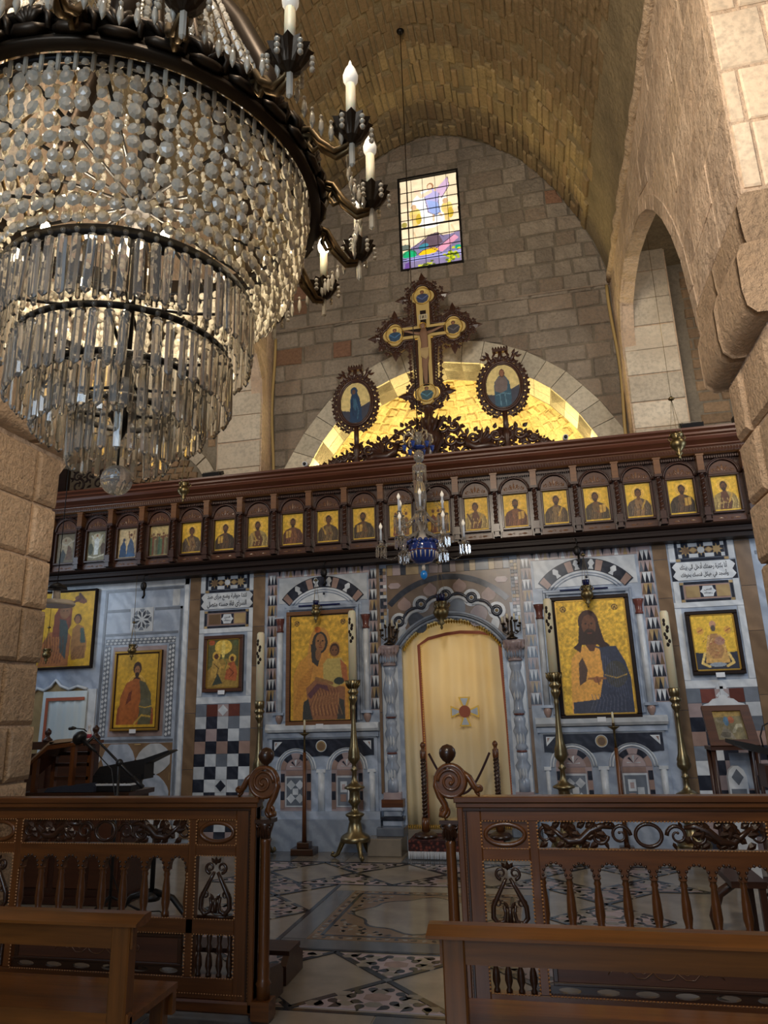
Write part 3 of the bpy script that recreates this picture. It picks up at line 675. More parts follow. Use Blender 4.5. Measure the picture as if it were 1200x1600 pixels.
# gilded cable conduits in the two nave corners
for x, sgn, zt in ((XL+.03, 1, 6.9), (XR-.03, -1, 7.0)):
    pts = [(x+sgn*.02*sin(z*3), YE-.06, z) for z in np.linspace(4.66, zt, 16)]
    struct(MB().tube(pts, .022, 6).build('trim_4' if sgn > 0 else 'trim_5', plain('ochre_conduit', rgb(176, 150, 96), .5) if sgn > 0 else bpy.data.materials['ochre_conduit']))
# ================================================================ MARBLE SCREEN WALL
YW = 8.44; XM = -1.03
FA0, FA1 = -1.64, -.44
def door_arch(k, n=16):
    r = .72+k; cz = 2.57-.72; a = math.degrees(math.acos(min(1, (.60+k)/r)))
    return [(-1.04+r*cos(math.radians(a+(180-2*a)*i/n)), cz+r*sin(math.radians(a+(180-2*a)*i/n))) for i in range(n+1)]
da = door_arch(0)
mw = struct(plate([(-7.35, 0), (da[-1][0], 0)]+da[::-1]+[(da[0][0], 0), (3.9, 0), (3.9, 3.36), (-7.35, 3.36)], [], YW, YW+.05).build('wall_marble_screen', 'grey'))
DKN = [0]
def pc(name, mat, x0, x1, z0, z1, t=.008, y=YW, b=.0015, par=None, label=None):
    return MB().bbox(x0, x1, y-t, y+.002, z0, z1, b).build(name, mat, par or mw, label)
def pp(name, mat, pts, t=.008, y=YW, par=None, label=None):
    return MB().prism(pts, y-t, y+.001).build(name, mat, par or mw, label)
# brown vertical strips in blocks
for x0, x1 in ((-4.45, -4.30), (-3.56, -3.40), (1.355, 1.51), (2.24, 2.40)):
    z = .1
    while z < 3.3:
        h = min(random.uniform(.42, .8), 3.31-z); pc('strip_block', 'brown', x0, x1, z+.002, z+h-.002, .014); z += h
# framed upper panels, inscriptions
AR = {'0628': 'FE8F', }
FORMS = {0x621: (0xFE80,)*4, 0x623: (0xFE83, 0xFE84), 0x627: (0xFE8D, 0xFE8E), 0x628: (0xFE8F, 0xFE90, 0xFE91, 0xFE92), 0x629: (0xFE93, 0xFE94),
 0x62A: (0xFE95, 0xFE96, 0xFE97, 0xFE98), 0x62B: (0xFE99, 0xFE9A, 0xFE9B, 0xFE9C), 0x62C: (0xFE9D, 0xFE9E, 0xFE9F, 0xFEA0), 0x62D: (0xFEA1, 0xFEA2, 0xFEA3, 0xFEA4),
 0x62E: (0xFEA5, 0xFEA6, 0xFEA7, 0xFEA8), 0x62F: (0xFEA9, 0xFEAA), 0x630: (0xFEAB, 0xFEAC), 0x631: (0xFEAD, 0xFEAE), 0x632: (0xFEAF, 0xFEB0), 0x633: (0xFEB1, 0xFEB2, 0xFEB3, 0xFEB4),
 0x635: (0xFEB9, 0xFEBA, 0xFEBB, 0xFEBC), 0x636: (0xFEBD, 0xFEBE, 0xFEBF, 0xFEC0), 0x639: (0xFEC9, 0xFECA, 0xFECB, 0xFECC), 0x641: (0xFED1, 0xFED2, 0xFED3, 0xFED4), 0x642: (0xFED5, 0xFED6, 0xFED7, 0xFED8),
 0x643: (0xFED9, 0xFEDA, 0xFEDB, 0xFEDC), 0x644: (0xFEDD, 0xFEDE, 0xFEDF, 0xFEE0), 0x645: (0xFEE1, 0xFEE2, 0xFEE3, 0xFEE4), 0x646: (0xFEE5, 0xFEE6, 0xFEE7, 0xFEE8),
 0x647: (0xFEE9, 0xFEEA, 0xFEEB, 0xFEEC), 0x648: (0xFEED, 0xFEEE), 0x649: (0xFEEF, 0xFEF0), 0x64A: (0xFEF1, 0xFEF2, 0xFEF3, 0xFEF4)}
def shape(t):
    out = []; n_ = len(t)
    for i, ch in enumerate(t):
        c = ord(ch)
        if c not in FORMS: out.append(ch); continue
        pv = i > 0 and ord(t[i-1]) in FORMS and len(FORMS[ord(t[i-1])]) == 4 and ord(t[i-1]) != 0x621
        nx = i < n_-1 and ord(t[i+1]) in FORMS and len(FORMS[c]) == 4 and c != 0x621
        F_ = FORMS[c]; k = (3 if nx else 1) if pv else (2 if nx else 0)
        out.append(chr(F_[min(k, len(F_)-1)]))
    return ''.join(out[::-1])
def text3d(name, s_, x, z, y, width, height, mat, parent, label=None):
    cu = bpy.data.curves.new(name, 'FONT'); cu.body = s_; cu.align_x = 'CENTER'; cu.extrude = .0; cu.resolution_u = 2; cu.size = .1; cu.offset = .0022
    o = bpy.data.objects.new(name, cu); C.objects.link(o); dg = bpy.context.evaluated_depsgraph_get(); me = bpy.data.meshes.new_from_object(o.evaluated_get(dg))
    C.objects.unlink(o); bpy.data.objects.remove(o); q = orig(parent)
    if not me.vertices: return None
    xs = [v.co.x for v in me.vertices]; ys_ = [v.co.y for v in me.vertices]; kx = width/(max(xs)-min(xs)); kz = height/(max(ys_)-min(ys_))
    mx, my = (max(xs)+min(xs))/2, (max(ys_)+min(ys_))/2
    for v in me.vertices: v.co = ((v.co.x-mx)*kx+x-q[0], y-q[1], (v.co.y-my)*kz+z-q[2])
    me.materials.clear(); me.materials.append(M[mat]); o = bpy.data.objects.new(name, me); C.objects.link(o); o.parent = parent
    if label: o['label'] = label
    return o
TXT = {1: ('أنا بكثرة رحمتك أدخل إلى بيتك'.replace('إ', 'ا'), 'وأسجد في هيكل قدسك بخوفك'),
       0: ('لتدا حوقية وضع مراى صد', 'السراى فاة حسنه متصل')}
def upper(x0, x1, k, flip):
    def X(t): return x0+(x1-x0)*t
    # star panel
    pc('dark_border', 'dark', x0+.05, x1-.05, 3.285, 3.315, .01); pc('dark_border', 'dark', x0+.05, x1-.05, 3.065, 3.095, .01)
    for a, b_ in ((x0, x0+.03), (x1-.03, x1)): pc('dark_border', 'dark', a, b_, 3.10, 3.28, .01)
    for a in (x0, x1-.045):
        for z in (3.065, 3.285): pc('corner_tile', 'tan', a, a+.045, z, z+.03, .01)
    for a, b_ in ((x0-.07, x0-.005), (x1+.005, x1+.07)):
        pc('white_block', 'white', a, b_, 3.07, 3.31, .01); pc('white_block', 'white', a, b_, 2.60, 2.84, .01)
    pc('panel_ground', 'dark', X(.06), X(.94), 3.10, 3.28, .005); cz = 3.19
    for i, (t, cm) in enumerate(((.2, 'brown'), (.5, 'white'), (.8, 'tan'))):
        cx = X(t)
        for q in range(8):
            a = q*45; pp('star_point', 'tan', [(cx+.036*cos(math.radians(a-20)), cz+.036*sin(math.radians(a-20))), (cx+.07*cos(math.radians(a)), cz+.07*sin(math.radians(a))), (cx+.036*cos(math.radians(a+20)), cz+.036*sin(math.radians(a+20)))], .007)
        pp('round_tile', cm, arcpts(cx, cz, .038, 0, 337.5, 15), .010)
    for t in (.35, .65):
        cx = X(t); pp('lozenge', 'tan', [(cx-.04, cz), (cx, cz-.03), (cx+.04, cz), (cx, cz+.03)], .011); pp('lozenge_ground', 'brown', [(cx-.055, cz), (cx, cz-.045), (cx+.055, cz), (cx, cz+.045)], .008)
        for z in (3.105, 3.23): pc('white_tile', 'white', cx-.05, cx+.05, z, z+.045, .009)
    for t in (.09, .91):
        for z in (3.105, 3.23): cx = X(t); pc('white_tile', 'white', cx-.02, cx+.02, z, z+.045, .009)
    # inscription plaque with notched ends
    a, b_ = x0-.055, x1+.055; pc('dark_ground', 'dark', a-.012, b_+.012, 2.845, 3.06, .006)
    pl_ = pp('inscription_plaque', 'white', [(a+.05, 2.848), (b_-.05, 2.848), (b_-.02, 2.875), (b_, 2.90), (b_-.035, 2.952), (b_, 3.005), (b_-.02, 3.03), (b_-.05, 3.057), (a+.05, 3.057), (a+.02, 3.03), (a, 3.005), (a+.035, 2.952), (a, 2.90), (a+.02, 2.875)], .012, label='white marble plaque with two lines of black Arabic lettering')
    for ln, z in ((0, 3.0), (1, 2.905)): text3d('lettering', shape(TXT[k][ln]), (x0+x1)/2, z, YW-.0135, (x1-x0)*.90, .088, 'dark', pl_)
    # lower little panel
    pc('dark_border', 'dark', x0+.045, x1-.045, 2.80, 2.828, .01); pc('dark_border', 'dark', x0+.045, x1-.045, 2.60, 2.628, .01)
    for aa, bb in ((x0, x0+.03), (x1-.03, x1)): pc('dark_border', 'dark', aa, bb, 2.63, 2.80, .01)
    for aa in (x0, x1-.04):
        for z in (2.60, 2.795): pc('corner_tile', 'tan', aa, aa+.04, z, z+.03, .012)
    pc('panel_ground', 'pink', x0+.035, x1-.035, 2.632, 2.796, .005)
    pc('square_tile', 'brown' if not flip else 'tan', X(.1), X(.36), 2.65, 2.78, .009); pc('square_tile', 'tan', X(.68), X(.93), 2.65, 2.78, .009)
    cx = X(.52); pp('octagon_tile', 'white', [(cx-.085, 2.715), (cx-.06, 2.74), (cx-.05, 2.775), (cx+.05, 2.775), (cx+.06, 2.74), (cx+.085, 2.715), (cx+.06, 2.69), (cx+.05, 2.655), (cx-.05, 2.655), (cx-.06, 2.69)], .010)
    pc('dark_tile', 'dark', cx-.085, cx+.085, 2.65, 2.78, .007)
    text3d('lettering', shape('قدس'), cx, 2.735, YW-.0115, .08, .03, 'dark', mw); text3d('lettering', shape('رحمتك'), cx, 2.695, YW-.0115, .09, .03, 'dark', mw)
upper(-4.23, -3.62, 0, False); upper(1.60, 2.16, 1, True)
# marble field round the small icons, chequerwork below
for x0, x1 in ((-4.30, -3.56), (1.51, 2.24)):
    pc('marble_slab', 'white', x0+.002, x1-.002, 2.54, 2.60, .010); pc('marble_slab', 'white', x0+.002, x1-.002, 1.66, 1.745, .012)
    pc('marble_slab', 'white', x0+.002, x0+.07, 1.75, 2.535, .010); pc('marble_slab', 'white', x1-.07, x1-.002, 1.75, 2.535, .010)
    w5 = (x1-x0)/5
    for j in range(11):
        z1 = 1.652-j*.1475; z0 = z1-.1455
        for i in range(5):
            a = x0+i*w5+.001; e = a+w5-.002
            if j == 0: mm = ('mid', 'red', 'rose', 'red', 'mid')[i]
            elif (i+j) % 2: mm = ('white', 'white', 'rose')[random.randrange(3)] if j != 3 else 'pink'
            else: mm = ('dark', 'dark', 'mid')[random.randrange(3)]
            if (j, i) in ((3, 0), (3, 4)): mm = 'pink'
            pc('chequer_tile', mm, a, e, z0, z1, .008)
            if (j == 0 and i == 2) or (j == 6 and i == 2):
                cx, cz = (a+e)/2, (z0+z1)/2; r = .068
                pp('lozenge', 'white' if j == 0 else 'dark', [(cx-r, cz), (cx, cz-r), (cx+r, cz), (cx, cz+r)], .0105)
                if j: MB().bbox(a, e, YW-.0095, YW-.008, z0, z1, .0005).build('chequer_tile', 'white', mw)
# toothed (zig-zag) inlay columns and top bands
tri = {}
def tooth(mat, x, z, w_, h, up):
    key = (mat, round(w_, 3), round(h, 3), up)
    if key not in tri:
        pts = [(-w_/2, 0), (w_/2, 0), (0, h)] if up else [(-w_/2, h), (0, 0), (w_/2, h)]
        o = MB().prism(pts, -.007, .001).build('inlay_tooth', mat); o.location = (x, YW, z); o.parent = mw; tri[key] = o
    else:
        o = tri[key].copy(); C.objects.link(o); o.parent = mw; o.location = (x, YW, z)
nt = [0]
for x0, x1, zb in ((-3.365, -3.235, 1.53), (-2.03, -1.895, 1.53), (-.165, -.035, 1.53), (1.19, 1.335, 1.53)):
    pc('inlay_ground', 'rose', x0, x1, zb, 3.31, .003)
    z = zb+.01; r = 0
    while z < 3.24:
        w_ = (x1-x0)/3; h = .125
        for i in range(3):
            nt[0] += 1
            tooth(('dark', 'brown', 'dark', 'mid')[(r+i*(r % 2)) % 4], x0+w_*(i+.5), z, w_*.96, h, True)
            if i < 2: tooth(('white', 'tan', 'white', 'rose')[(r) % 4], x0+w_*(i+1), z, w_*.96, h, False)
        z += .131; r += 1
for x0, x1 in ((-3.23, -2.035), (-.03, 1.185)):
    pc('inlay_ground', 'rose', x0, x1, 3.195, 3.325, .003); n_ = 24; w_ = (x1-x0)/n_
    for i in range(n_): tooth(('dark', 'white', 'brown', 'tan', 'dark', 'rose')[i % 6], x0+w_*(i+.5), 3.2, w_*.95, .12, i % 2 == 1)
for x0, x1, flip in ((-1.885, -1.80, 0), (-.275, -.195, 1)):
    for j in range(16):
        for i in range(2):
            if (z := 2.56+j*.042) < 3.2: pc('mosaic_tile', 'dark' if (i+j) % 2 == 0 and j % 2 == 0 else random.choice(['white', 'tan', 'brown', 'rose', 'dark']), x0+i*.041, x0+i*.041+.039, z, z+.04, .008)
for x0, x1 in ((-1.925, -1.89), (-.19, -.155)):
    z = .6
    while z < 3.3: h = min(.9, 3.3-z); pc('strip_block', 'brown', x0, x1, z+.002, z+h-.002, .02); z += h
# two icon tabernacles
def tabernacle(cx, s1):
    ic = cx
    # marble backing
    pc('marble_slab', 'white', cx-.58, cx+.58, 2.86, 3.19, .006)
    # ring of inlay
    n_ = 9; C1, r1, C0, r0 = 2.51, .67, 2.495, .55
    a0, a1 = 38, 142
    mats = ['pink', 'dark', 'white', 'dark', 'pink', 'white', 'dark', 'white', 'pink', 'dark', 'white', 'dark', 'pink']
    pp('inlay_ground', 'dark', arcpts(cx, C1, r1+.006, a0-1, a1+1, 24)+arcpts(cx, C0, r0, a1+1, a0-1, 24), .010)
    for i in range(13):
        b0 = a0+(a1-a0)*i/13+.5; b1 = a0+(a1-a0)*(i+1)/13-.5; mt = mats[i]
        if mt == 'white':
            bm_ = (b0+b1)/2; R_ = lambda r_, a: (cx+r_*cos(math.radians(a)), C1+r_*sin(math.radians(a)))
            pp('inlay_leaf', 'white', [R_(.548, bm_-3.2), R_(.548, bm_+3.2), R_(.585, bm_+1.6), R_(.62, b1), R_(.664, bm_+1), R_(.664, bm_-1), R_(.62, b0), R_(.585, bm_-1.6)], .016)
        else: pp('inlay_wedge', mt, [(x, z) for x, z in arcpts(cx, C1, r1-.004, b0, b1, 3)+arcpts(cx, C0, r0+.004, b1, b0, 3)], .014)
    pp('tympanum', 'white', arcpts(cx, C0, .545, 42, 138, 20), .012)
    for rr in (.50, .53): MB().tube([(x, YW-.014, z) for x, z in arcpts(cx, C0-.01, rr, 41, 139, 20)], .008, 5).build('arch_moulding', 'grey', mw)
    MB().ball((cx+.02, YW-.012, 2.96), .016, 8, 6).build('dark_stud', 'dark', mw)
    # square moulding frame
    for k, (o_, t) in enumerate(((.50, .03), (.465, .045))):
        x0, x1 = cx-o_, cx+o_; z1 = 2.83-.03*k; wd = .034
        pc('frame_moulding', 'grey', x0, x1, z1-wd, z1, t, b=.008); pc('frame_moulding', 'grey', x0, x0+wd, 1.42, z1-wd, t, b=.008); pc('frame_moulding', 'grey', x1-wd, x1, 1.42, z1-wd, t, b=.008)
    MB().box(cx-.30, cx+.24, YW-.06, YW-.045, 2.805, 2.822).build('lamp_rail', 'blue_cup', mw)
    for sx in (-1, 1):
        x = cx+sx*.555
        MB().lathe([(.036, 0), (.036, .97)], x, YW-.01, 1.53, 12).build('colonnette', 'white', mw)
        MB().lathe([(.045, 0), (.045, .02), (.038, .03), (.042, .1), (.058, .15), (.058, .17)], x, YW-.012, 2.50, 12).build('capital', 'red', mw)
        MB().box(x-.062, x+.062, YW-.05, YW, 2.67, 2.69).build('capital_slab', 'grey', mw)
        MB().box(x-.07, x+.07, YW-.06, YW, 1.50, 1.53).build('base_slab', 'grey', mw)
        MB().lathe([(.012, 0), (.04, .05), (.048, .09), (.03, .13)], x, YW-.02, 1.385, 10).build('bracket', 'pink', mw)
    # sill and blind arcade
    x0, x1 = cx-.70, cx+.70
    MB().prism([(YW, 1.29), (YW-.09, 1.30), (YW-.11, 1.33), (YW-.11, 1.375), (YW-.08, 1.395), (YW, 1.395)], x0, x1, 0).build('sill', 'white', mw)
    MB().box(x0+.01, x1-.01, YW-.06, YW, 1.235, 1.29).build('sill_moulding', 'grey', mw)
    pc('frieze_frame', 'white', x0+.04, x1-.04, 1.215, 1.24, .035, b=.006)
    hol = []
    arc_cs = (cx-.33, cx+.30)
    yb = YW-.03
    # dark frieze shape above the arches
    top = [(x0+.07, 1.215), (x1-.07, 1.215), (x1-.07, 1.03), (x1-.12, 1.03)]
    shp = top+[(a, b_) for a, b_ in arcpts(arc_cs[1], .86, .255, 38, 142, 10)]+[(cx, 1.03)]+[(a, b_) for a, b_ in arcpts(arc_cs[0], .86, .255, 38, 142, 10)]+[(x0+.12, 1.03), (x0+.07, 1.03)]
    pp('frieze_inlay', 'dark', shp, .016, yb); MB().box(x0+.03, x1-.03, yb, YW, .42, 1.22).build('arcade_backing', 'grey', mw)
    for sx in (-1, 1):
        a = cx+sx*.60; pp('frieze_triangle', 'white', [(a, 1.19), (a-sx*.10, 1.19), (a, 1.09)], .02, yb); pp('frieze_triangle', 'pink', [(a-sx*.012, 1.178), (a-sx*.04, 1.178), (a-sx*.012, 1.13)], .022, yb)
    MB().lathe([(.058, 0), (.058, .01)], 0, 0, 0, 18)
    ro = MB(); ro.prism(arcpts(cx-.01, 1.135, .058, 0, 340, 17), yb-.024, yb); ro.build('rosette', 'tan', mw); MB().prism(arcpts(cx-.01, 1.135, .042, 0, 340, 17), yb-.030, yb-.02).build('rosette_centre', 'brown', mw)
    MB().tube([(x, yb-.02, z) for x, z in arcpts(cx-.01, 1.135, .062, 0, 345, 22)], .006, 5, close=True).build('rosette_ring', 'white', mw)
    for kx, ax in enumerate(arc_cs):
        # arch mouldings and side pilasters
        for rr in (.245, .215): MB().tube([(ax-rr, yb-.005, .87)]+[(x, yb-.005, z) for x, z in arcpts(ax, .87, rr, 180, 0, 18)], .011, 6, 1).build('arch_moulding', 'white', mw)
        pp('niche_field', 'rose', [(ax+.19, .42), (ax+.19, .87)]+arcpts(ax, .87, .19, 0, 180, 14)+[(ax-.19, .42)], .004, yb)
        for i in range(5):
            b0, b1 = 36*i+1, 36*(i+1)-1; pp('niche_voussoir', ('pink', 'dark', 'rose', 'dark', 'pink')[i], arcpts(ax, .87, .188, b0, b1, 3)+arcpts(ax, .87, .13, b1, b0, 3), .010, yb)
        pp('niche_disc', 'rose', arcpts(ax, .87, .122, 0, 180, 12), .010, yb)
        for i in range(5):
            a = i*45; q = math.radians(a); pp('niche_star', ('white', 'dark')[i % 2], [(ax, .905), (ax+.07*cos(q)-.014*sin(q), .905+.07*sin(q)), (ax+.07*cos(q)+.016*sin(q), .905+.075*sin(q)+.01)], .013, yb)
        pc('niche_band', 'pink', ax-.12, ax+.12, .81, .862, .010, yb)
        for j in range(4):
            z = .42+j*.098+.02
            for sx in (-1, 1): a = ax+sx*.163; pc('niche_block', ('dark', 'pink')[(j+1) % 2], a-.024, a+.024, z, z+.094, .010, yb)
        pc('niche_frame', 'white', ax-.13, ax+.13, .46, .80, .010, yb); pc('niche_panel', 'mid', ax-.112, ax+.112, .478, .782, .013, yb)
        if kx == 0:
            for dx, dz in ((-.055, .075), (.055, .075), (-.055, -.075), (.055, -.075), (0, 0)):
                r_ = .055 if dx else .035; X_, Z_ = ax+dx*1.0, .63+dz
                pp('lozenge', 'white', [(X_-r_, Z_), (X_, Z_-r_), (X_+r_, Z_), (X_, Z_+r_)] if dx else rect(X_-r_, X_+r_, Z_-r_, Z_+r_), .018, yb)
        else:
            pc('niche_square', 'white', ax-.08, ax+.0, .62, .74, .017, yb); pc('niche_square', 'pink', ax-.08, ax-.01, .52, .60, .017, yb); pc('niche_square', 'white', ax+.01, ax+.08, .52, .66, .017, yb); pc('niche_square', 'rose', ax-.06, ax-.02, .65, .71, .019, yb)
    for x, w_ in ((cx-.61, .05), (cx-.015, .085), (cx+.60, .07)):
        MB().box(x-w_/2-.012, x+w_/2+.012, yb-.03, yb, .84, .875).build('pilaster_cap', 'white', mw); MB().lathe([(w_/2, 0), (w_/2, .42)], x, yb, .42, 12).build('pilaster', 'white', mw)
    MB().box(x0, x1, YW-.10, YW, .34, .42).build('plinth', 'grey', mw); MB().box(x0-.01, x1+.01, YW-.13, YW, .0, .34).build('plinth', 'grey', mw)
tabernacle(-2.63, 0); tabernacle(.575, 1)
MB().box(-3.55, -3.35, YW-.06, YW, 0, .3).build('plinth', 'grey', mw)
# ---------------- door surround
pc('field_slab', 'brown', -1.80, -.28, 2.72, 3.27, .002)
x = -1.79
while x < -.32:
    w_ = random.choice([.10, .16, .07, .13]); w_ = min(w_, -.285-x); pc('row_tile', random.choice(['dark', 'tan', 'brown', 'rose', 'tan', 'mid']), x+.002, x+w_-.002, 3.13, 3.26, .009); x += w_
fan = arcpts(-1.05, 2.095, 1.015, 43, 137, 24); ia = door_arch(.075)
pp('fan_ground', 'brown', [(-.29, 2.25)]+[p for p in arcpts(-1.05, 2.095, .96, 40, 140, 24) if p[0] < -.3 and p[0] > -1.8]+[(-1.79, 2.25)]+ia[::-1], .006)
pp('fan_border', 'dark', [p for p in fan]+arcpts(-1.05, 2.095, .945, 137, 43, 24), .010)
lob = [(-1.69, 2.56), (-1.43, 2.73), (-1.155, 2.815), (-.90, 2.83), (-.63, 2.735), (-.42, 2.55)]
pet = ['white', 'dark', 'brown', 'mid', 'rose', 'white']
lob = [(-1.655, 2.56), (-1.375, 2.755), (-1.07, 2.85), (-.76, 2.80), (-.47, 2.63)]
for i, (x, z) in enumerate(lob):
    pp('round_inlay', 'white', arcpts(x, z, .105, 0, 340, 17), .012); MB().tube([(a, YW-.012, b_) for a, b_ in arcpts(x, z, .050, 0, 345, 18)], .022, 6, .6, (0, 1, 0), True).build('ring_inlay', 'dark', mw)
    MB().ball((x, YW-.010, z), .022, 8, 5).build('boss', 'tan', mw)
mids = []
for i in range(4):
    (x0, z0), (x1, z1) = lob[i], lob[i+1]; mx, mz = (x0+x1)/2, (z0+z1)/2; a = math.atan2(z1-z0, x1-x0); nx_, nz_ = -sin(a), cos(a)
    pts = []
    for t in np.linspace(0, 1, 13):
        s_ = .07+.86*t; d = -.10*sin(PI*t)-.03; pts.append((x0+(x1-x0)*s_+nx_*d, YW-.013, z0+(z1-z0)*s_+nz_*d))
    cxm, czm = (x0+x1)/2-nx_*.02, (z0+z1)/2-nz_*.02
    pp('petal', pet[i+1], [(cxm+.10*cos(t)*cos(a)-.14*sin(t)*sin(a)-nx_*.13, czm+.10*cos(t)*sin(a)+.14*sin(t)*cos(a)-nz_*.13) for t in np.linspace(0, 2*PI, 15)[:-1]], .009)
    # scalloped dark line: two small arcs meeting at a cusp
    q = []
    for t in np.linspace(0, 1, 15): q.append((x0+(x1-x0)*(.12+.76*t)+nx_*(-.02+.055*sin(PI*t)-.10*0), YW-.013, z0+(z1-z0)*(.12+.76*t)+nz_*(-.02+.055*sin(PI*t))))
    MB().tube([(a_-nx_*.045, b2, c2-nz_*.045) for a_, b2, c2 in q], .020, 6, .4, (0, 1, 0)).build('scallop_line', 'white', mw); MB().tube(q, .018, 6, .6, (0, 1, 0)).build('scallop_line', 'dark', mw)
    pp('upper_petal', 'pink', [(mx+nx_*.12+.085*cos(t), mz+nz_*.12+.07*sin(t)+(.03 if abs(t-PI/2) < .2 else 0)) for t in np.linspace(0, 2*PI, 13)[:-1]], .013)
for sx, (x, z) in ((-1, lob[0]), (1, lob[4])):
    MB().tube([(x, YW-.013, z-.05), (x+sx*.04, YW-.013, z-.12), (x+sx*.07, YW-.013, z-.2)], .011, 6, .6, (0, 1, 0)).build('scallop_line', 'dark', mw)
    MB().tube([(x+sx*.08+.022*cos(t), YW-.013, z-.225+.022*sin(t)) for t in np.linspace(0, 2*PI, 13)[:-1]], .008, 5, close=True).build('ring_inlay', 'dark', mw)
    pp('petal', 'white', [(x-sx*.03+.05*cos(t)+.02*sin(t), z-.16+.10*sin(t)) for t in np.linspace(0, 2*PI, 13)[:-1]], .010)
for x in (-1.70, -.39): pp('hexagon_inlay', 'rose', [(x-.08, 3.0), (x-.05, 2.965), (x+.05, 2.965), (x+.08, 3.0), (x+.05, 3.035), (x-.05, 3.035)], .010)
for (r_, k) in ((0, .03), (.03, .05), (.055, .04)):
    MB().tube([(a, YW-k*.6, b_) for a, b_ in door_arch(.012+r_)], .016, 6).build('door_arch_moulding', 'mid' if k > .04 else 'grey', mw)
dap = resamp(door_arch(-.0), 34)[0]
for i, (a, b_) in enumerate(dap):
    MB().ball((a, YW-.02, b_-.004), .014, 6, 4, 1, .8, 1).build('scallop_tooth', 'mid', mw)
for x, s_ in ((-1.785, -1), (-.30, 1)):
    # capital, carved shaft, pedestal
    c_ = MB(); c_.lathe([(.075, 0), (.085, .02), (.072, .03), (.08, .09), (.10, .15), (.125, .19), (.13, .24)], x, YW-.045, 2.03, 8); c_.build('capital', 'rose', mw)
    for i in range(7): MB().leaf(x-.09+i*.03, 2.06+.0*i, PI/2, .1, .035, YW-.11-.0*i, .03).build('capital_leaf', 'grey', mw)
    for i in range(6): MB().leaf(x-.10+i*.04, 2.16, PI/2, .1, .045, YW-.135, .03).build('capital_leaf', 'rose', mw)
    pr = [(.062, 0), (.062, .12), (.05, .13), (.055, .2), (.085, .27), (.05, .33), (.062, .36), (.062, .40), (.045, .42), (.045, .44), (.07, .46), (.052, .5), (.06, .58), (.082, .64), (.055, .7), (.065, .74), (.065, .78), (.04, .8), (.04, .82), (.07, .84), (.055, .88), (.05, .98), (.07, 1.05), (.09, 1.12), (.075, 1.22), (.05, 1.3), (.07, 1.36), (.07, 1.41)]
    MB().lathe(pr, x, YW-.03, .62, 14).build('carved_shaft', 'grey', mw)
    MB().box(x-.095, x+.095, YW-.012, YW, .60, 2.03).build('shaft_backing', 'white', mw)
    for z in (1.03, 1.43): MB().lathe([(.05, 0), (.064, .012), (.05, .024)], x, YW-.035, z, 12).build('red_collar', 'red', mw)
    for z in (.82, 1.18, 1.66, 1.84):
        for k in (-1, 0, 1): MB().leaf(x+k*.03, z-.07, PI/2, .16, .03, YW-.095+abs(k)*.012, .02).build('shaft_leaf', 'white', mw)
    MB().box(x-.10, x+.10, YW-.10, YW, .55, .62).build('pedestal_block', 'rose', mw)
    MB().box(x-.12, x+.13, YW-.13, YW, .47, .55).build('wooden_block', 'rail', mw)
    for z0, z1, e in ((.43, .47, .12), (.37, .43, .10), (.33, .37, .13), (.27, .33, .11)): MB().bbox(x-e, x+e, YW-.05-e*.7, YW, z0, z1-.003, .008).build('pedestal_moulding', 'grey' if z0 != .33 else 'dark', mw)
    MB().bbox(x-.16, x+.15, YW-.24, YW, .18, .27, .01).build('pedestal_moulding', 'mid', mw); MB().bbox(x-.24, x+.14, YW-.36, YW, 0, .18, .01).build('pedestal_moulding', 'floor', mw)
# ---------------- far left panels and right end
for pts in (rect(-5.70, -4.55, 3.155, 3.19), rect(-5.70, -5.665, .1, 3.155), rect(-4.58, -4.55, .1, 2.92), rect(-5.66, -5.32, 2.885, 2.92), rect(-4.95, -4.55, 2.885, 2.92), rect(-5.66, -4.60, 2.57, 2.60), rect(-5.66, -4.60, 1.225, 1.255)):
    pp('dark_line', 'mid', pts, .006)
pc('marble_slab', 'white', -4.53, -4.47, .1, 3.28, .004); pc('marble_slab', 'white', -6.9, -4.47, 3.2, 3.3, .004); pc('marble_slab', 'white', -4.70, -4.60, 2.93, 3.15, .004)
pc('marble_slab', 'rose', -5.52, -4.75, 1.29, 2.42, .004)
for x0, x1, z0, z1 in ((-5.65, -4.63, 2.45, 2.53), (-5.65, -5.56, 1.28, 2.44), (-4.72, -4.63, 1.28, 2.44)):
    pc('mosaic_ground', 'mid', x0, x1, z0, z1, .003); mo = MB()
    if x1-x0 > z1-z0:
        for i in range(int((x1-x0)/.06)):
            for dz in (.02, .06): cx, cz = x0+.03+i*.06+(.015 if dz > .03 else 0), z0+dz; mo.prism([(cx-.026, cz), (cx, cz-.017), (cx+.026, cz), (cx, cz+.017)], YW-.006, YW-.002)
    else:
        for i in range(int((z1-z0)/.06)):
            for dz in (.022, .066): cx, cz = x0+dz, z0+.03+i*.06+(.015 if dz > .03 else 0); mo.prism([(cx-.02, cz), (cx, cz-.026), (cx+.02, cz), (cx, cz+.026)], YW-.006, YW-.002)
    mo.build('mosaic_lozenges', 'white', mw, kind='stuff')
pc('mosaic_square', 'white', -5.30, -4.97, 2.61, 2.93, .006); cx, cz = -5.135, 2.77
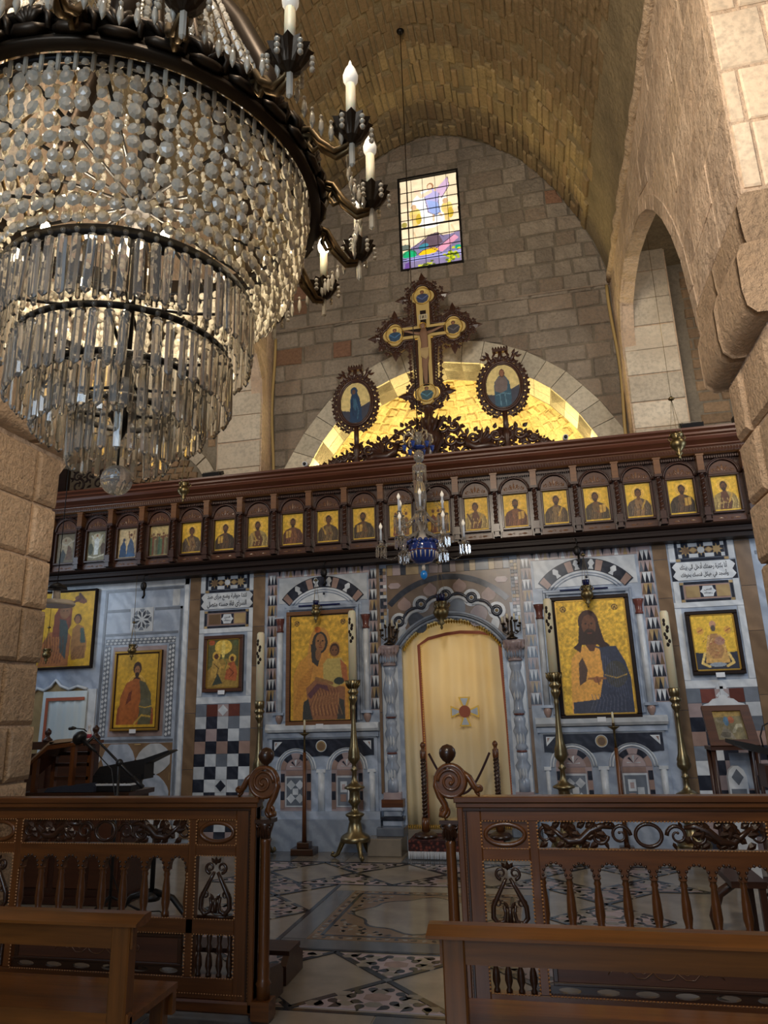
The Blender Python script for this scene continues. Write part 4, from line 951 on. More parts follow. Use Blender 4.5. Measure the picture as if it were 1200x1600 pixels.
for i in range(8):
    a = math.radians(i*45+22); pp('star_tile', 'dark', [(cx+.03*cos(a), cz+.03*sin(a)), (cx+.09*cos(a-.22), cz+.09*sin(a-.22)), (cx+.13*cos(a), cz+.13*sin(a)), (cx+.09*cos(a+.22), cz+.09*sin(a+.22))], .009)
    b_ = math.radians(i*45); pp('star_tile', 'mid', [(cx+.10*cos(b_-.15), cz+.10*sin(b_-.15)), (cx+.145*cos(b_-.25), cz+.145*sin(b_-.25)), (cx+.145*cos(b_+.25), cz+.145*sin(b_+.25)), (cx+.10*cos(b_+.15), cz+.10*sin(b_+.15))], .009)
pc('lower_ground', 'brown', -5.65, -4.60, .15, 1.21, .003)
for i in range(-1, 3):
    for j in range(3):
        cx, cz = -5.34+i*.50, 1.02-j*.42; rx, rz = (.25, .20) if (i+j) % 2 else (.235, .25)
        p_ = [(cx+rx*cos(t)*(1-.12*abs(sin(2*t))), cz+rz*sin(t)*(1-.12*abs(sin(2*t)))) for t in np.linspace(0, 2*PI, 17)[:-1]]
        p_ = clip(clip(clip(clip(p_, 1, 0, -4.62), -1, 0, 5.64), 0, 1, 1.2), 0, -1, -.16)
        if len(p_) > 2 and parea(p_) > .003: pp('large_oval', 'white' if (i+j) % 2 else 'grey', p_, .008)
        p_ = clip(clip([(cx+.26+a, cz+.21+b_) for a, b_ in ((-.045, -.045), (.045, -.045), (.045, .045), (-.045, .045))], 0, 1, 1.2), 1, 0, -4.62)
        if len(p_) > 2: pp('small_square', 'tan', p_, .009)
pc('dark_line', 'mid', 2.44, 3.6, 3.10, 3.14, .006); pc('dark_line', 'mid', 2.60, 2.63, .4, 2.9, .006); pc('dark_line', 'mid', 2.63, 3.6, 2.86, 2.9, .006); pc('marble_slab', 'white', 2.40, 3.6, 1.82, 1.88, .006)
# side niche with curtain far left
nz = [(-6.70, 1.86), (-6.60, 1.93), (-6.5, 1.90), (-6.40, 1.95), (-6.33, 2.03), (-6.25, 1.95), (-6.12, 1.90), (-6.0, 1.94), (-5.86, 1.90)]
pp('niche_recess', 'tan', [(-6.7, .1)]+nz+[(-5.86, .1)], .003); MB().tube([(x, YW-.02, z) for x, z in nz], .022, 6).build('niche_moulding', 'white', mw)
pc('marble_slab', 'white', -5.86, -5.72, .1, 1.9, .014)
def cloth(name, x0, x1, ztop, zbot, y, amp, per, mat, parent, n=60, top=None, sh='keep'):
    vs = []; rows = 8
    for j in range(rows+1):
        for i in range(n+1):
            t = i/n; x = x0+(x1-x0)*t; zt = top(x) if top else ztop; z = zbot+(zt-zbot)*j/rows
            k = amp*(1-.35*j/rows); yy = y+k*sin(t*per*2*PI+.6*sin(t*9))+k*.4*sin(t*per*4.7+1+j*.15)
            vs.append((x+.006*sin(j+t*20), yy, z))
    fs = [(j*(n+1)+i, j*(n+1)+i+1, (j+1)*(n+1)+i+1, (j+1)*(n+1)+i) for j in range(rows) for i in range(n)]
    b_ = MB().add(vs, fs, True); o = b_.build(name, mat, parent); mo = o.modifiers.new('thick', 'SOLIDIFY'); mo.thickness = .004; return o
cu2 = thing('curtain', 'pale bluish curtain with terracotta ribbon in the side niche behind the lectern', 'curtain', (-6.1, 8.40, .1))
cloth('cloth', -6.5, -5.84, 1.88, .1, 8.405, .012, 5, 'curtain_white', cu2)
MB().box(-6.43, -6.39, 8.382, 8.388, .12, 1.80).build('ribbon', 'ribbon', cu2); MB().box(-6.39, -5.86, 8.382, 8.388, 1.76, 1.80).build('ribbon', 'ribbon', cu2)
# ---------------- main curtain
cu = thing('curtain', 'cream curtain with embroidered cross closing the arched doorway', 'curtain', (-1.04, 8.58, .22))
dtop = lambda x: (lambda r, cz: cz+math.sqrt(max(0, r*r-(x+1.04)**2))+.02)(.72, 1.85)
cloth('cloth', -1.66, -.42, 2.6, .24, 8.56, .026, 6, 'curtain', cu, 110, lambda x: min(2.62, dtop(x)))
def rib(pts): 
    MB().tube([(x, 8.515, z) for x, z in pts], .019, 4, .15, (0, 1, 0), smooth=False).build('ribbon', 'ribbon', cu)
rib([(-1.415, .3), (-1.42, 1.2), (-1.44, 2.27), (-1.32, 2.345), (-1.1, 2.39), (-.93, 2.405), (-.7, 2.39), (-.47, 2.33), (-.445, 1.4), (-.44, .3)])
rs_ = MB()
for i in range(70):
    z = .35+i*.0275; rs_.octa((-1.418-.0*i, 8.510, z), .010, .002, .009); rs_.octa((-.442, 8.510, z), .010, .002, .009)
rs_.build('ribbon_studs', 'gold', cu, kind='stuff')
fr_ = MB()
for i in range(44):
    a, b_ = resamp(door_arch(-.02), 43)[0][i]; fr_.leaf(a, b_+.01, -PI/2, .05, .03, 8.50, .008)
for i in range(60): x = -1.64+i*.0203; fr_.tube([(x, 8.52, .26), (x+.004, 8.515, .20)], .006, 4)
fr_.build('gold_fringe', 'gold', cu, kind='stuff')
for i, a in enumerate((0, 90, 180, 270)):
    q = math.radians(a); r_ = lambda u, v: (-.925+u*cos(q)-v*sin(q), 1.485+u*sin(q)+v*cos(q))
    MB().prism([r_(.05, -.022), r_(.165, -.07), r_(.165, .07), r_(.05, .022)], 8.500, 8.512).build('cross_arm', 'gold', cu)
    MB().prism([r_(.07, -.012), r_(.15, -.045), r_(.15, .045), r_(.07, .012)], 8.497, 8.502).build('cross_arm_inlay', 'white', cu)
MB().prism(arcpts(-.925, 1.485, .068, 0, 345, 23), 8.495, 8.512).build('cross_boss', 'ribbon', cu)
# step and rug at the door
st = struct(MB().bbox(-1.52, -.56, 7.98, 8.6, 0, .16, .008).build('trim_6', 'floor')); struct(MB().bbox(-1.64, -.44, 8.44, 9.0, .0, .22, .006).build('trim_7', 'floor'))
rg = thing('rug', 'dark red patterned rug laid over the marble step at the curtained door', 'rug', (-1.04, 8.1, .16))
MB().box(-1.54, -.54, 7.95, 8.40, .162, .192).box(-1.54, -.54, 7.95, 7.966, .085, .165).build('rug_field', 'rug', rg)
fr_ = MB()
for i in range(70): x = -1.54+i*.0145; fr_.tube([(x, 7.955, .09), (x+random.uniform(-.004, .004), 7.95, .012)], .006, 4)
fr_.build('fringe', 'paper', rg, kind='stuff')
# ================================================================ ICON PAINTINGS
GOLD = (212, 166, 58); SK = (120, 78, 50); DB = (58, 34, 24)
def saint(c, cx, base, s, robe, over, skin=SK, hair=DB, bx=0, beard=True, halo=True):
    # half-length figure; s = scale in u units, base = v of the lower edge
    A = 1/c.asp
    def V(v): return base+v*s*A
    if halo: c.ell(cx+bx, V(1.16), .30*s, .30*s*A, (228, 188, 90)); c.ell(cx+bx, V(1.16), .27*s, .27*s*A, (206, 162, 66))
    c.poly([(cx-.62*s, V(0)), (cx-.60*s, V(.45)), (cx-.42*s, V(.74)), (cx-.14*s, V(.88)), (cx+.14*s, V(.88)), (cx+.42*s, V(.74)), (cx+.60*s, V(.42)), (cx+.62*s, V(0))], robe)
    c.poly([(cx-.16*s, V(.86)), (cx+.10*s, V(.86)), (cx+.30*s, V(.3)), (cx+.2*s, V(0)), (cx-.30*s, V(0)), (cx-.22*s, V(.5))], over)
    for k in range(5): x = cx-.45*s+k*.22*s; c.line([(x, V(.05)), (x+.08*s, V(.4)), (x+.02*s, V(.62))], .012*s+.004, tuple(v*.55 for v in robe), .8); c.line([(x+.06*s, V(.08)), (x+.13*s, V(.36)), (x+.09*s, V(.55))], .008*s+.004, tuple(min(255, v*1.5+20) for v in robe), .7)
    c.line([(cx-.40*s, V(.70)), (cx-.30*s, V(.3)), (cx+.05*s, V(.36))], .05*s, tuple(min(255, v*1.25) for v in robe), .6)
    c.ell(cx+.08*s, V(.40), .08*s, .06*s*A, skin); c.ell(cx+bx*.5, V(.90), .09*s, .12*s*A, skin)
    c.ell(cx+bx, V(1.18), .165*s, .215*s*A, hair); c.ell(cx+bx, V(1.14), .118*s, .165*s*A, skin)
    if beard: c.ell(cx+bx, V(1.00), .10*s, .10*s*A, hair); c.ell(cx+bx, V(1.045), .04*s, .02*s*A, tuple(v*.8 for v in skin))
    c.ell(cx+bx-.045*s, V(1.165), .020*s, .012*s*A, (30, 18, 14)); c.ell(cx+bx+.045*s, V(1.165), .020*s, .012*s*A, (30, 18, 14))
    c.line([(cx+bx, V(1.16)), (cx+bx, V(1.10))], .008*s+.002, tuple(v*.7 for v in skin))
def book(c, x, y, w_, h, col=(190, 150, 70)):
    c.poly([(x-w_, y-h), (x+w_, y-h*.8), (x+w_*1.1, y+h), (x-w_*.9, y+h*.85)], col); c.line([(x, y-h*.9), (x, y+h*.9)], .006, (90, 60, 30)); c.line([(x-w_, y-h), (x+w_, y-h*.8), (x+w_*1.1, y+h), (x-w_*.9, y+h*.85), (x-w_, y-h)], .006, (110, 70, 30))
def icon(name, label, x0, x1, z0, z1, y, cv, fw, fmat, inner='gilt', plaque=True):
    t = thing(name, label, 'icon', ((x0+x1)/2, y, z0)); d = .045; yf = y-d
    MB().box(x0, x1, yf+.012, y, z0, z1).build('backing_board', 'black_wood', t)
    for a, b_, c_, e in ((x0, x1, z0, z0+fw), (x0, x1, z1-fw, z1), (x0, x0+fw, z0+fw, z1-fw), (x1-fw, x1, z0+fw, z1-fw)):
        MB().bbox(a, b_, yf-.01, yf+.012, c_, e, .006).build('frame_rail', fmat, t)
    g = .012
    if inner:
        for a, b_, c_, e in ((x0+fw, x1-fw, z0+fw, z0+fw+g), (x0+fw, x1-fw, z1-fw-g, z1-fw), (x0+fw, x0+fw+g, z0+fw, z1-fw), (x1-fw-g, x1-fw, z0+fw, z1-fw)):
            MB().box(a, b_, yf, yf+.012, c_, e).build('gilt_slip', inner, t)
    cv.mesh('painting', x0+fw+g, x1-fw-g, z0+fw+g, z1-fw-g, yf+.009, t)
    if plaque: cx = (x0+x1)/2; MB().box(cx-.045, cx+.045, yf-.02, yf-.014, z0-.03, z0+.02).build('paper_label', 'paper', t)
    return t
# --- great icon left: Mother and Child
c = Cv(130, 210, GOLD, 5); c.mottle(.16, 5)
c.poly([(.04, 0), (.04, .42), (.14, .55), (.34, .64), (.62, .62), (.85, .50), (.97, .4), (.98, 0)], (206, 146, 62)); c.poly([(.30, .12), (.26, .30), (.42, .38), (.7, .34), (.92, .30), (.92, 0), (.36, 0)], (146, 98, 66))
c.poly([(.20, 0), (.22, .17), (.30, .2), (.38, .0)], (60, 60, 56)); c.poly([(.78, 0), (.82, .2), (.90, .18), (.92, 0)], (64, 62, 58))
c.poly([(.34, .38), (.28, .6), (.33, .78), (.45, .86), (.60, .86), (.68, .76), (.64, .58), (.56, .45)], (200, 142, 66)); c.ell(.50, .76, .165, .125, (196, 140, 64)); c.ell(.50, .735, .13, .105, (52, 48, 44)); c.poly([(.34, .72), (.36, .55), (.46, .5), (.52, .62), (.60, .7)], (56, 52, 48))
c.ell(.505, .735, .085, .085, (150, 104, 64)); c.ell(.47, .75, .016, .007, (30, 20, 16)); c.ell(.545, .75, .016, .007, (30, 20, 16)); c.line([(.515, .745), (.50, .71), (.52, .705)], .007, (100, 64, 40)); c.line([(.49, .685), (.53, .687)], .007, (120, 50, 40)); c.ell(.47, .62, .05, .06, (140, 98, 62))
c.ell(.75, .66, .095, .075, (170, 120, 60)); c.ell(.75, .66, .078, .062, (62, 38, 26)); c.ell(.745, .65, .058, .048, (124, 82, 52)); c.ell(.72, .655, .012, .006, (24, 16, 12)); c.ell(.775, .655, .012, .006, (24, 16, 12))
c.poly([(.56, .36), (.55, .52), (.62, .575), (.86, .58), (.96, .48), (.94, .34), (.75, .3)], (190, 168, 96)); c.poly([(.84, .57), (.95, .5), (.97, .34), (.88, .36)], (176, 104, 60))
c.poly([(.28, .24), (.45, .34), (.62, .32), (.66, .26), (.5, .3), (.34, .2)], (96, 60, 66)); c.ell(.82, .36, .085, .035, (52, 58, 52)); c.line([(.44, .39), (.6, .36), (.7, .34)], .025, (150, 108, 66))
for k in range(9): c.line([(.36+k*.06, .04), (.33+k*.06, .12), (.42+k*.05, .22), (.38+k*.05, .29)], .007, (96, 58, 46), .7); c.line([(.39+k*.06, .05), (.37+k*.055, .15), (.45+k*.045, .25)], .005, (206, 156, 96), .6); c.line([(.08+k*.03, .1+k*.03), (.14+k*.03, .36+k*.02)], .006, (160, 98, 44), .6)
for x in (.1, .90): c.ell(x, .93, .045, .027, (70, 48, 30)); c.ell(x, .93, .032, .019, (200, 156, 62)); c.line([(x-.02, .925), (x-.01, .94), (x+.01, .92), (x+.02, .94)], .006, (60, 40, 24))
c.ell(.46, .86, .05, .035, (190, 96, 30), 60, .8); c.mottle(.08, 3)
icon('framed_icon', 'large gold icon of a veiled mother with her child left of the curtained door', -3.075, -2.205, 1.37, 2.74, YW-.05, c, .05, 'inlay_wood', 'black_wood')
# --- great icon right
c = Cv(130, 205, (222, 178, 60), 6); c.mottle(.18, 4)
c.poly([(.10, 0), (.13, .30), (.16, .48), (.30, .58), (.52, .60), (.62, .56), (.66, .3), (.6, .1), (.35, .02)], (226, 166, 78)); c.poly([(.30, .62), (.52, .585), (.62, .58), (.82, .58), (.93, .44), (.98, .30), (.98, 0), (.34, .0), (.52, .14), (.60, .34), (.58, .56)], (52, 60, 82))
c.poly([(.24, .24), (.26, .44), (.32, .49), (.38, .38), (.34, .28)], (84, 62, 52)); c.poly([(.12, .0), (.13, .1), (.5, .12), (.4, .0)], (60, 64, 80)); c.poly([(.2, .58), (.34, .62), (.30, .53)], (60, 36, 30))
c.ell(.455, .80, .15, .115, (66, 38, 28)); c.poly([(.28, .62), (.32, .8), (.60, .8), (.66, .63), (.74, .585), (.6, .57), (.56, .60), (.34, .60), (.2, .575)], (52, 32, 28)); c.ell(.46, .775, .105, .095, (104, 66, 44)); c.ell(.46, .685, .085, .06, (48, 30, 22)); c.poly([(.38, .60), (.54, .60), (.5, .54), (.44, .54)], (90, 56, 40))
c.ell(.415, .79, .018, .007, (24, 14, 12)); c.ell(.50, .79, .018, .007, (24, 14, 12)); c.line([(.46, .785), (.455, .735), (.475, .73)], .007, (70, 42, 30)); c.line([(.43, .705), (.49, .705)], .007, (110, 56, 44))
c.ell(.78, .335, .155, .115, (66, 66, 62)); c.line([(.62, .33), (.78, .30), (.93, .33)], .008, (170, 140, 70)); c.line([(.38, .30), (.62, .30)], .014, (150, 100, 60)); c.ell(.50, .29, .055, .03, (150, 96, 60)); c.line([(.5, .31), (.52, .25)], .01, (120, 76, 50))
for k in range(10): c.line([(.62+k*.03, .52-k*.02), (.60+k*.035, .38-k*.02), (.62+k*.034, .24-k*.014)], .006, (84, 92, 116), .6); c.line([(.36+k*.055, .02), (.42+k*.05, .10+.004*k), (.40+k*.05, .16)], .006, (96, 100, 118), .6)
for x in (.1, .86): c.ell(x, .93, .045, .028, (60, 44, 28)); c.ell(x, .93, .032, .02, (206, 164, 66)); c.line([(x-.015, .92), (x, .94), (x+.015, .92)], .006, (60, 40, 24))
c.mottle(.1, 3)
icon('framed_icon', 'large gold icon of a bearded blessing figure in blue mantle right of the door', .155, 1.02, 1.37, 2.73, YW-.05, c, .045, 'black_wood', 'gilt')
# --- left small icon (two haloed figures, nativity-like)
c = Cv(70, 100, (96, 92, 52), 8); c.poly([(0, .35), (.3, .55), (.5, .6), (.7, .58), (1, .4), (1, 0), (0, 0)], (160, 128, 60)); c.ell(.5, .85, .28, .16, (222, 186, 80)); c.ell(.5, .8, .06, .2, (236, 208, 110))
c.ell(.28, .66, .13, .10, (214, 172, 76)); c.ell(.28, .65, .07, .06, (90, 56, 36)); c.poly([(.1, .2), (.16, .56), (.34, .6), (.46, .42), (.4, .2)], (186, 150, 74)); c.ell(.80, .60, .12, .09, (214, 172, 76)); c.ell(.79, .59, .065, .055, (90, 50, 34)); c.poly([(.56, .16), (.66, .5), (.86, .54), (.97, .3), (.93, .12)], (172, 92, 52))
c.poly([(.16, .04), (.28, .2), (.34, .3), (.5, .08)], (60, 66, 54)); c.ell(.6, .42, .13, .05, (196, 150, 70)); c.ell(.12, .95, .1, .06, (170, 86, 44)); c.ell(.9, .92, .08, .06, (90, 100, 60)); c.line([(.2, .5), (.36, .4), (.3, .26)], .012, (70, 50, 30)); c.line([(.7, .4), (.85, .3), (.72, .2)], .012, (110, 50, 30)); c.line([(.5, .62), (.62, .5), (.56, .36)], .012, (110, 120, 60)); c.mottle(.14, 3)
icon('framed_icon', 'small icon of two haloed figures in brown frame above left chequered panel', -4.20, -3.665, 1.80, 2.50, YW-.012, c, .045, 'panel_wood')
# --- right small icon (enthroned figure)
c = Cv(70, 90, (226, 184, 62), 9); c.poly([(.0, 0), (0, .32), (.3, .3), (.34, .2), (.7, .2), (.74, .3), (1, .32), (1, 0)], (44, 48, 62)); c.poly([(.22, .12), (.28, .44), (.36, .64), (.66, .64), (.74, .42), (.80, .12)], (206, 164, 96)); c.ell(.5, .83, .08, .07, (186, 140, 110)); c.ell(.5, .76, .055, .06, (90, 78, 70))
c.poly([(.3, .34), (.42, .66), (.58, .66), (.7, .34), (.6, .2), (.4, .2)], (176, 132, 84)); c.ell(.62, .52, .12, .08, (170, 130, 110)); c.line([(.22, .3), (.14, .12), (.3, .06)], .03, (232, 200, 120)); c.line([(.78, .3), (.88, .12), (.72, .06)], .03, (232, 200, 120)); c.ell(.5, .09, .2, .04, (150, 160, 170))
for k in range(26): x, z = random.uniform(.25, .76), random.uniform(.2, .62); c.line([(x, z), (x+random.uniform(-.06, .06), z+random.uniform(-.04, .04))], .008, random.choice([(140, 96, 70), (240, 214, 150), (150, 70, 60)]), .8)
for x in (.18, .84): c.ell(x, .72, .09, .07, (214, 160, 70)); c.line([(x-.05, .7), (x+.05, .74)], .012, (160, 90, 60))
c.mottle(.12, 3)
icon('framed_icon', 'small bright gold icon of an enthroned figure above the right chequered panel', 1.605, 2.14, 1.80, 2.49, YW-.012, c, .04, 'black_wood')
# --- tall icon left (blessing figure with globe)
c = Cv(80, 125, (206, 162, 46), 10); saint(c, .5, .04, .72, (150, 78, 40), (176, 96, 46), (140, 96, 60)); c.poly([(.12, .04), (.12, .40), (.25, .60), (.46, .66), (.6, .64), (.66, .4), (.6, .04)], (168, 96, 44)); c.poly([(.56, .64), (.72, .6), (.86, .45), (.90, .2), (.88, .04), (.58, .04), (.62, .4)], (96, 92, 66))
c.ell(.74, .28, .15, .11, (104, 102, 80)); c.line([(.6, .28), (.74, .26), (.88, .28)], .012, (196, 160, 70)); c.line([(.5, .05), (.66, .16), (.86, .14)], .02, (190, 156, 70)); c.ell(.5, .80, .10, .09, (60, 38, 26)); c.ell(.5, .77, .065, .065, (150, 104, 66)); c.ell(.5, .71, .05, .035, (56, 34, 22)); c.ell(.475, .78, .012, .006, (20, 14, 10)); c.ell(.527, .78, .012, .006, (20, 14, 10))
c.poly([(.26, .30), (.32, .46), (.40, .5), (.38, .36)], (110, 54, 30)); c.mottle(.1, 4)
icon('framed_icon', 'tall gold icon of a figure with globe inside pink marble panel at left', -5.46, -4.79, 1.36, 2.36, YW-.01, c, .03, 'gilt', 'black_wood')
# --- far left icon (mother and child)
c = Cv(90, 105, (204, 158, 34), 11); c.poly([(.04, 0), (.08, .3), (.2, .46), (.5, .5), (.62, .4), (.6, 0)], (156, 96, 48)); c.poly([(.26, .4), (.28, .7), (.38, .84), (.5, .86), (.6, .78), (.6, .55), (.5, .4)], (120, 62, 36)); c.ell(.47, .74, .10, .10, (134, 92, 56)); c.poly([(.38, .64), (.42, .2), (.54, .1), (.56, .5), (.5, .62)], (62, 70, 66)); c.ell(.445, .75, .012, .008, (24, 16, 12)); c.ell(.5, .75, .012, .008, (24, 16, 12))
c.ell(.72, .63, .07, .07, (76, 44, 28)); c.ell(.715, .62, .05, .055, (140, 96, 58)); c.poly([(.62, .24), (.64, .5), (.72, .56), (.84, .52), (.92, .3), (.9, .1), (.66, .08)], (160, 112, 58)); c.poly([(.78, .5), (.84, .5), (.9, .3), (.8, .3)], (70, 86, 78)); c.ell(.75, .89, .12, .045, (110, 66, 38), -20); c.line([(.62, .86), (.74, .9), (.72, .97), (.8, .9)], .02, (84, 50, 30))
for k in range(8): c.line([(.1+k*.05, .05), (.14+k*.05, .25), (.12+k*.05, .4)], .008, (100, 54, 30), .7); c.line([(.66+k*.03, .1), (.70+k*.025, .26)], .007, (100, 60, 30), .7)
c.mottle(.1, 4)
icon('framed_icon', 'gold icon of mother and child with a small dove, partly behind the left stone pier', -6.69, -5.81, 2.17, 3.225, YW-.006, c, .018, 'black_wood', None, False)
# ================================================================ CARVED WOODEN SCREEN (templon beam)
scr = thing('icon_screen', 'long carved dark wood beam of arched bays holding a row of small icons', 'icon screen', (-2, 8.4, 3.3))
SX0, SX1 = -7.0, 2.60
def mould(name, mat, pts): MB().prism(pts, SX0, SX1, 0).build(name, mat, scr)
# profile coordinates are (y, z)
mould('base_moulding', 'black_wood', [(8.62, 3.28), (8.24, 3.28), (8.24, 3.325), (8.21, 3.34), (8.21, 3.372), (8.25, 3.385), (8.25, 3.405), (8.22, 3.415), (8.20, 3.435), (8.22, 3.455), (8.34, 3.47), (8.62, 3.47)])
mould('back_board', 'wood', [(8.36, 3.46), (8.62, 3.46), (8.62, 4.30), (8.36, 4.30)])
mould('carved_frieze', 'inlay_wood', [(8.62, 4.285), (8.30, 4.285), (8.27, 4.30), (8.25, 4.36), (8.62, 4.36)])
mould('cornice', 'cornice', [(8.88, 4.36), (8.24, 4.36), (8.22, 4.372), (8.22, 4.385), (8.19, 4.40), (8.15, 4.42), (8.13, 4.45), (8.13, 4.462), (8.10, 4.475), (8.10, 4.50), (8.06, 4.52), (8.06, 4.545), (8.88, 4.545)])
dn = MB()
for i in range(380): x = SX0+.02+i*.0252; dn.box(x, x+.014, 8.30, 8.345, 4.235, 4.262)
dn.build('dentil_row', 'wood', scr, kind='stuff')
dn = MB()
for i in range(300): x = SX0+.02+i*.032; dn.add([(x, 8.262, 4.30), (x+.03, 8.262, 4.30), (x+.015, 8.246, 4.328), (x, 8.252, 4.352), (x+.03, 8.252, 4.352)], [(0, 1, 2), (1, 4, 2), (4, 3, 2), (3, 0, 2)])
dn.build('frieze_lozenges', 'panel_wood', scr, kind='stuff')
PX = [2.455-.4744*k for k in range(20)]
zt = {}
post0 = None
for k, x in enumerate(PX):
    p_ = thing('t', 't', 't', (x, 8.33, 3.47)) if False else None
    mb = MB(); mb.box(x-.036, x+.036, 8.26, 8.36, 4.08, 4.285); mb.box(x-.045, x+.045, 8.255, 8.36, 4.265, 4.285)
    o1 = mb.build('post_head', 'inlay_wood', scr)
    mb = MB(); mb.box(x-.042, x+.042, 8.255, 8.36, 4.055, 4.085); mb.box(x-.03, x+.03, 8.30, 8.36, 3.60, 4.06)
    tw = [(x+.017*cos(t), 8.285+.012*sin(t), 3.66+.40*i/40) for i, t in enumerate(np.linspace(0, 14*PI, 41))]
    mb.tube(tw, .014, 5); mb.lathe([(.032, 0), (.032, .02), (.022, .03), (.022, .41)], x, 8.29, 3.645, 8)
    mb.box(x-.032, x+.032, 8.255, 8.36, 3.57, 3.645); mb.box(x-.04, x+.04, 8.25, 8.36, 3.55, 3.572); mb.box(x-.026, x+.026, 8.26, 8.36, 3.50, 3.55); mb.box(x-.036, x+.036, 8.25, 8.36, 3.485, 3.502)
    mb.build('post', 'woodz', scr)
sc_cols = [((150, 128, 76), (96, 60, 40)), ((92, 58, 44), (120, 78, 50)), ((78, 62, 44), (120, 96, 60)), ((70, 58, 42), (100, 76, 46)), ((84, 70, 56), (130, 100, 66)), ((60, 48, 36), (90, 66, 44))]
TYPES = {0: 'scene', 1: 'scene', 2: 'scene', 3: 'scene', 10: 'group', 11: 'group'}
LAB = {0: 'faded grey and white scene painting', 1: 'pale painting of a rising white figure', 2: 'painting of kneeling figures in blue', 3: 'painting of a crowd in green and brown robes',
       10: 'gold icon of two small figures behind the blue chandelier', 11: 'gold icon of a seated group behind the blue chandelier'}
for k in range(19):
    xr = PX[18-k]; xl = PX[19-k]; cx = (xr+xl)/2; x0, x1 = xl+.045, xr-.045
    # arch and inlaid tympanum
    pts = arcpts(cx, 4.05, .155, 0, 180, 14)
    MB().prism([(cx+.152, 4.045)]+arcpts(cx, 4.045, .152, 0, 180, 14)[1:], 8.335, 8.362).build('tympanum', 'panel_wood', scr)
    for rr, yy, tt in ((.172, 8.33, .011), (.190, 8.335, .008)): MB().tube([(x, yy, 4.045+(z-4.045)*1.02) for x, z in arcpts(cx, 4.045, rr, 0, 180, 16)], tt, 5).build('arch_moulding', 'wood', scr)
    sg = MB()
    for s_ in (-1, 1):
        sg.spiral(cx+s_*.05, 4.10, .03, .006, PI/2 if s_ > 0 else PI/2, s_*1.2, 8.332, .0055, .6, 12); sg.spiral(cx+s_*.10, 4.085, .022, .005, PI/2, s_*1.1, 8.332, .005, .6, 10)
        sg.leaf(cx+s_*.02, 4.07, PI/2+s_*-.5, .06, .02, 8.334, .004); sg.leaf(cx+s_*.11, 4.065, s_*-.2+PI/2, .04, .018, 8.334, .004)
    sg.leaf(cx, 4.075, PI/2, .09, .025, 8.334, .005); sg.build('tympanum_inlay', 'inlay_wood', scr, kind='stuff')
    # picture frame
    a, b_ = cx-.165, cx+.165
    for q in ((a, b_, 4.015, 4.04), (a, b_, 3.575, 3.60), (a, a+.022, 3.60, 4.015), (b_-.022, b_, 3.60, 4.015)): MB().bbox(q[0], q[1], 8.318, 8.362, q[2], q[3], .005).build('frame_rail', 'woodz', scr)
    # lower inlaid panel
    MB().bbox(x0+.01, x1-.01, 8.345, 8.362, 3.485, 3.56, .004).build('lower_panel', 'panel_wood', scr)
    sg = MB()
    for s_ in (-1, 1): sg.spiral(cx+s_*.035, 3.522, .016, .004, PI, s_*1.2, 8.343, .004, .5, 10); sg.leaf(cx+s_*.055, 3.52, 0 if s_ > 0 else PI, .07, .022, 8.344, .003)
    sg.build('panel_inlay', 'inlay_wood', scr, kind='stuff')
    # icon
    W0, W1, H0, H1 = cx-.138, cx+.138, 3.605, 4.012
    ty = TYPES.get(k, 'saint'); c = Cv(40, 58, (214, 172, 56) if k > 3 else (168, 150, 112), 20+k)
    if ty == 'saint':
        ro, ov = sc_cols[k % 6]; bx = (-.03, 0, .02)[k % 3]; saint(c, .5+bx, .04, .86, ro, ov, (100, 66, 42), (52, 34, 26), bx*.5, k % 4 != 0)
        s_ = 1 if k > 9 else -1
        if k % 2: book(c, .5+s_*.22, .36, .13, .13)
        else: c.line([(.5+s_*.1, .25), (.5+s_*.26, .5)], .035, (176, 140, 66))
        if k == 12: c.line([(.3, .2), (.18, .42), (.10, .52)], .04, (80, 52, 36))
    elif k == 0: c.a[:] = np.array((104, 92, 70))/255; c.ell(.5, .6, .36, .3, (150, 136, 110)); c.poly([(.1, 0), (.3, .5), (.5, .3), (.4, 0)], (60, 62, 60)); c.poly([(.5, .1), (.6, .62), (.8, .5), (.9, .1)], (96, 72, 54)); c.ell(.45, .78, .06, .05, (120, 90, 66)); c.line([(.2, .7), (.5, .6), (.9, .75)], .04, (160, 150, 130))
    elif k == 1: c.a[:] = np.array((124, 118, 92))/255; c.ell(.5, .68, .3, .26, (176, 168, 140)); c.poly([(.38, .2), (.36, .7), (.5, .82), (.64, .7), (.6, .2)], (196, 200, 196)); c.ell(.5, .86, .06, .05, (150, 110, 80)); c.line([(.38, .66), (.2, .86)], .03, (190, 190, 180)); c.line([(.62, .66), (.8, .86)], .03, (190, 190, 180)); c.ell(.18, .4, .14, .2, (70, 74, 58)); c.ell(.85, .4, .13, .2, (86, 66, 48)); c.line([(.1, .15), (.4, .1), (.9, .18)], .03, (196, 190, 170))
    elif k == 2: c.a[:] = np.array((190, 170, 130))/255; c.poly([(.06, .02), (.12, .4), (.3, .62), (.42, .4), (.46, .02)], (40, 66, 100)); c.ell(.3, .62, .07, .06, (60, 60, 76)); c.poly([(.46, .02), (.5, .4), (.66, .7), (.82, .5), (.96, .04)], (66, 84, 110)); c.ell(.68, .78, .07, .06, (96, 60, 44)); c.line([(.6, .66), (.54, .9)], .03, (120, 88, 60)); c.line([(.78, .62), (.84, .9)], .03, (120, 88, 60)); c.line([(.9, .1), (.9, .95)], .02, (110, 84, 56)); c.poly([(.4, .02), (.5, .2), (.9, .12), (.9, .02)], (56, 90, 130))
    elif k == 3:
        c.a[:] = np.array((184, 164, 112))/255
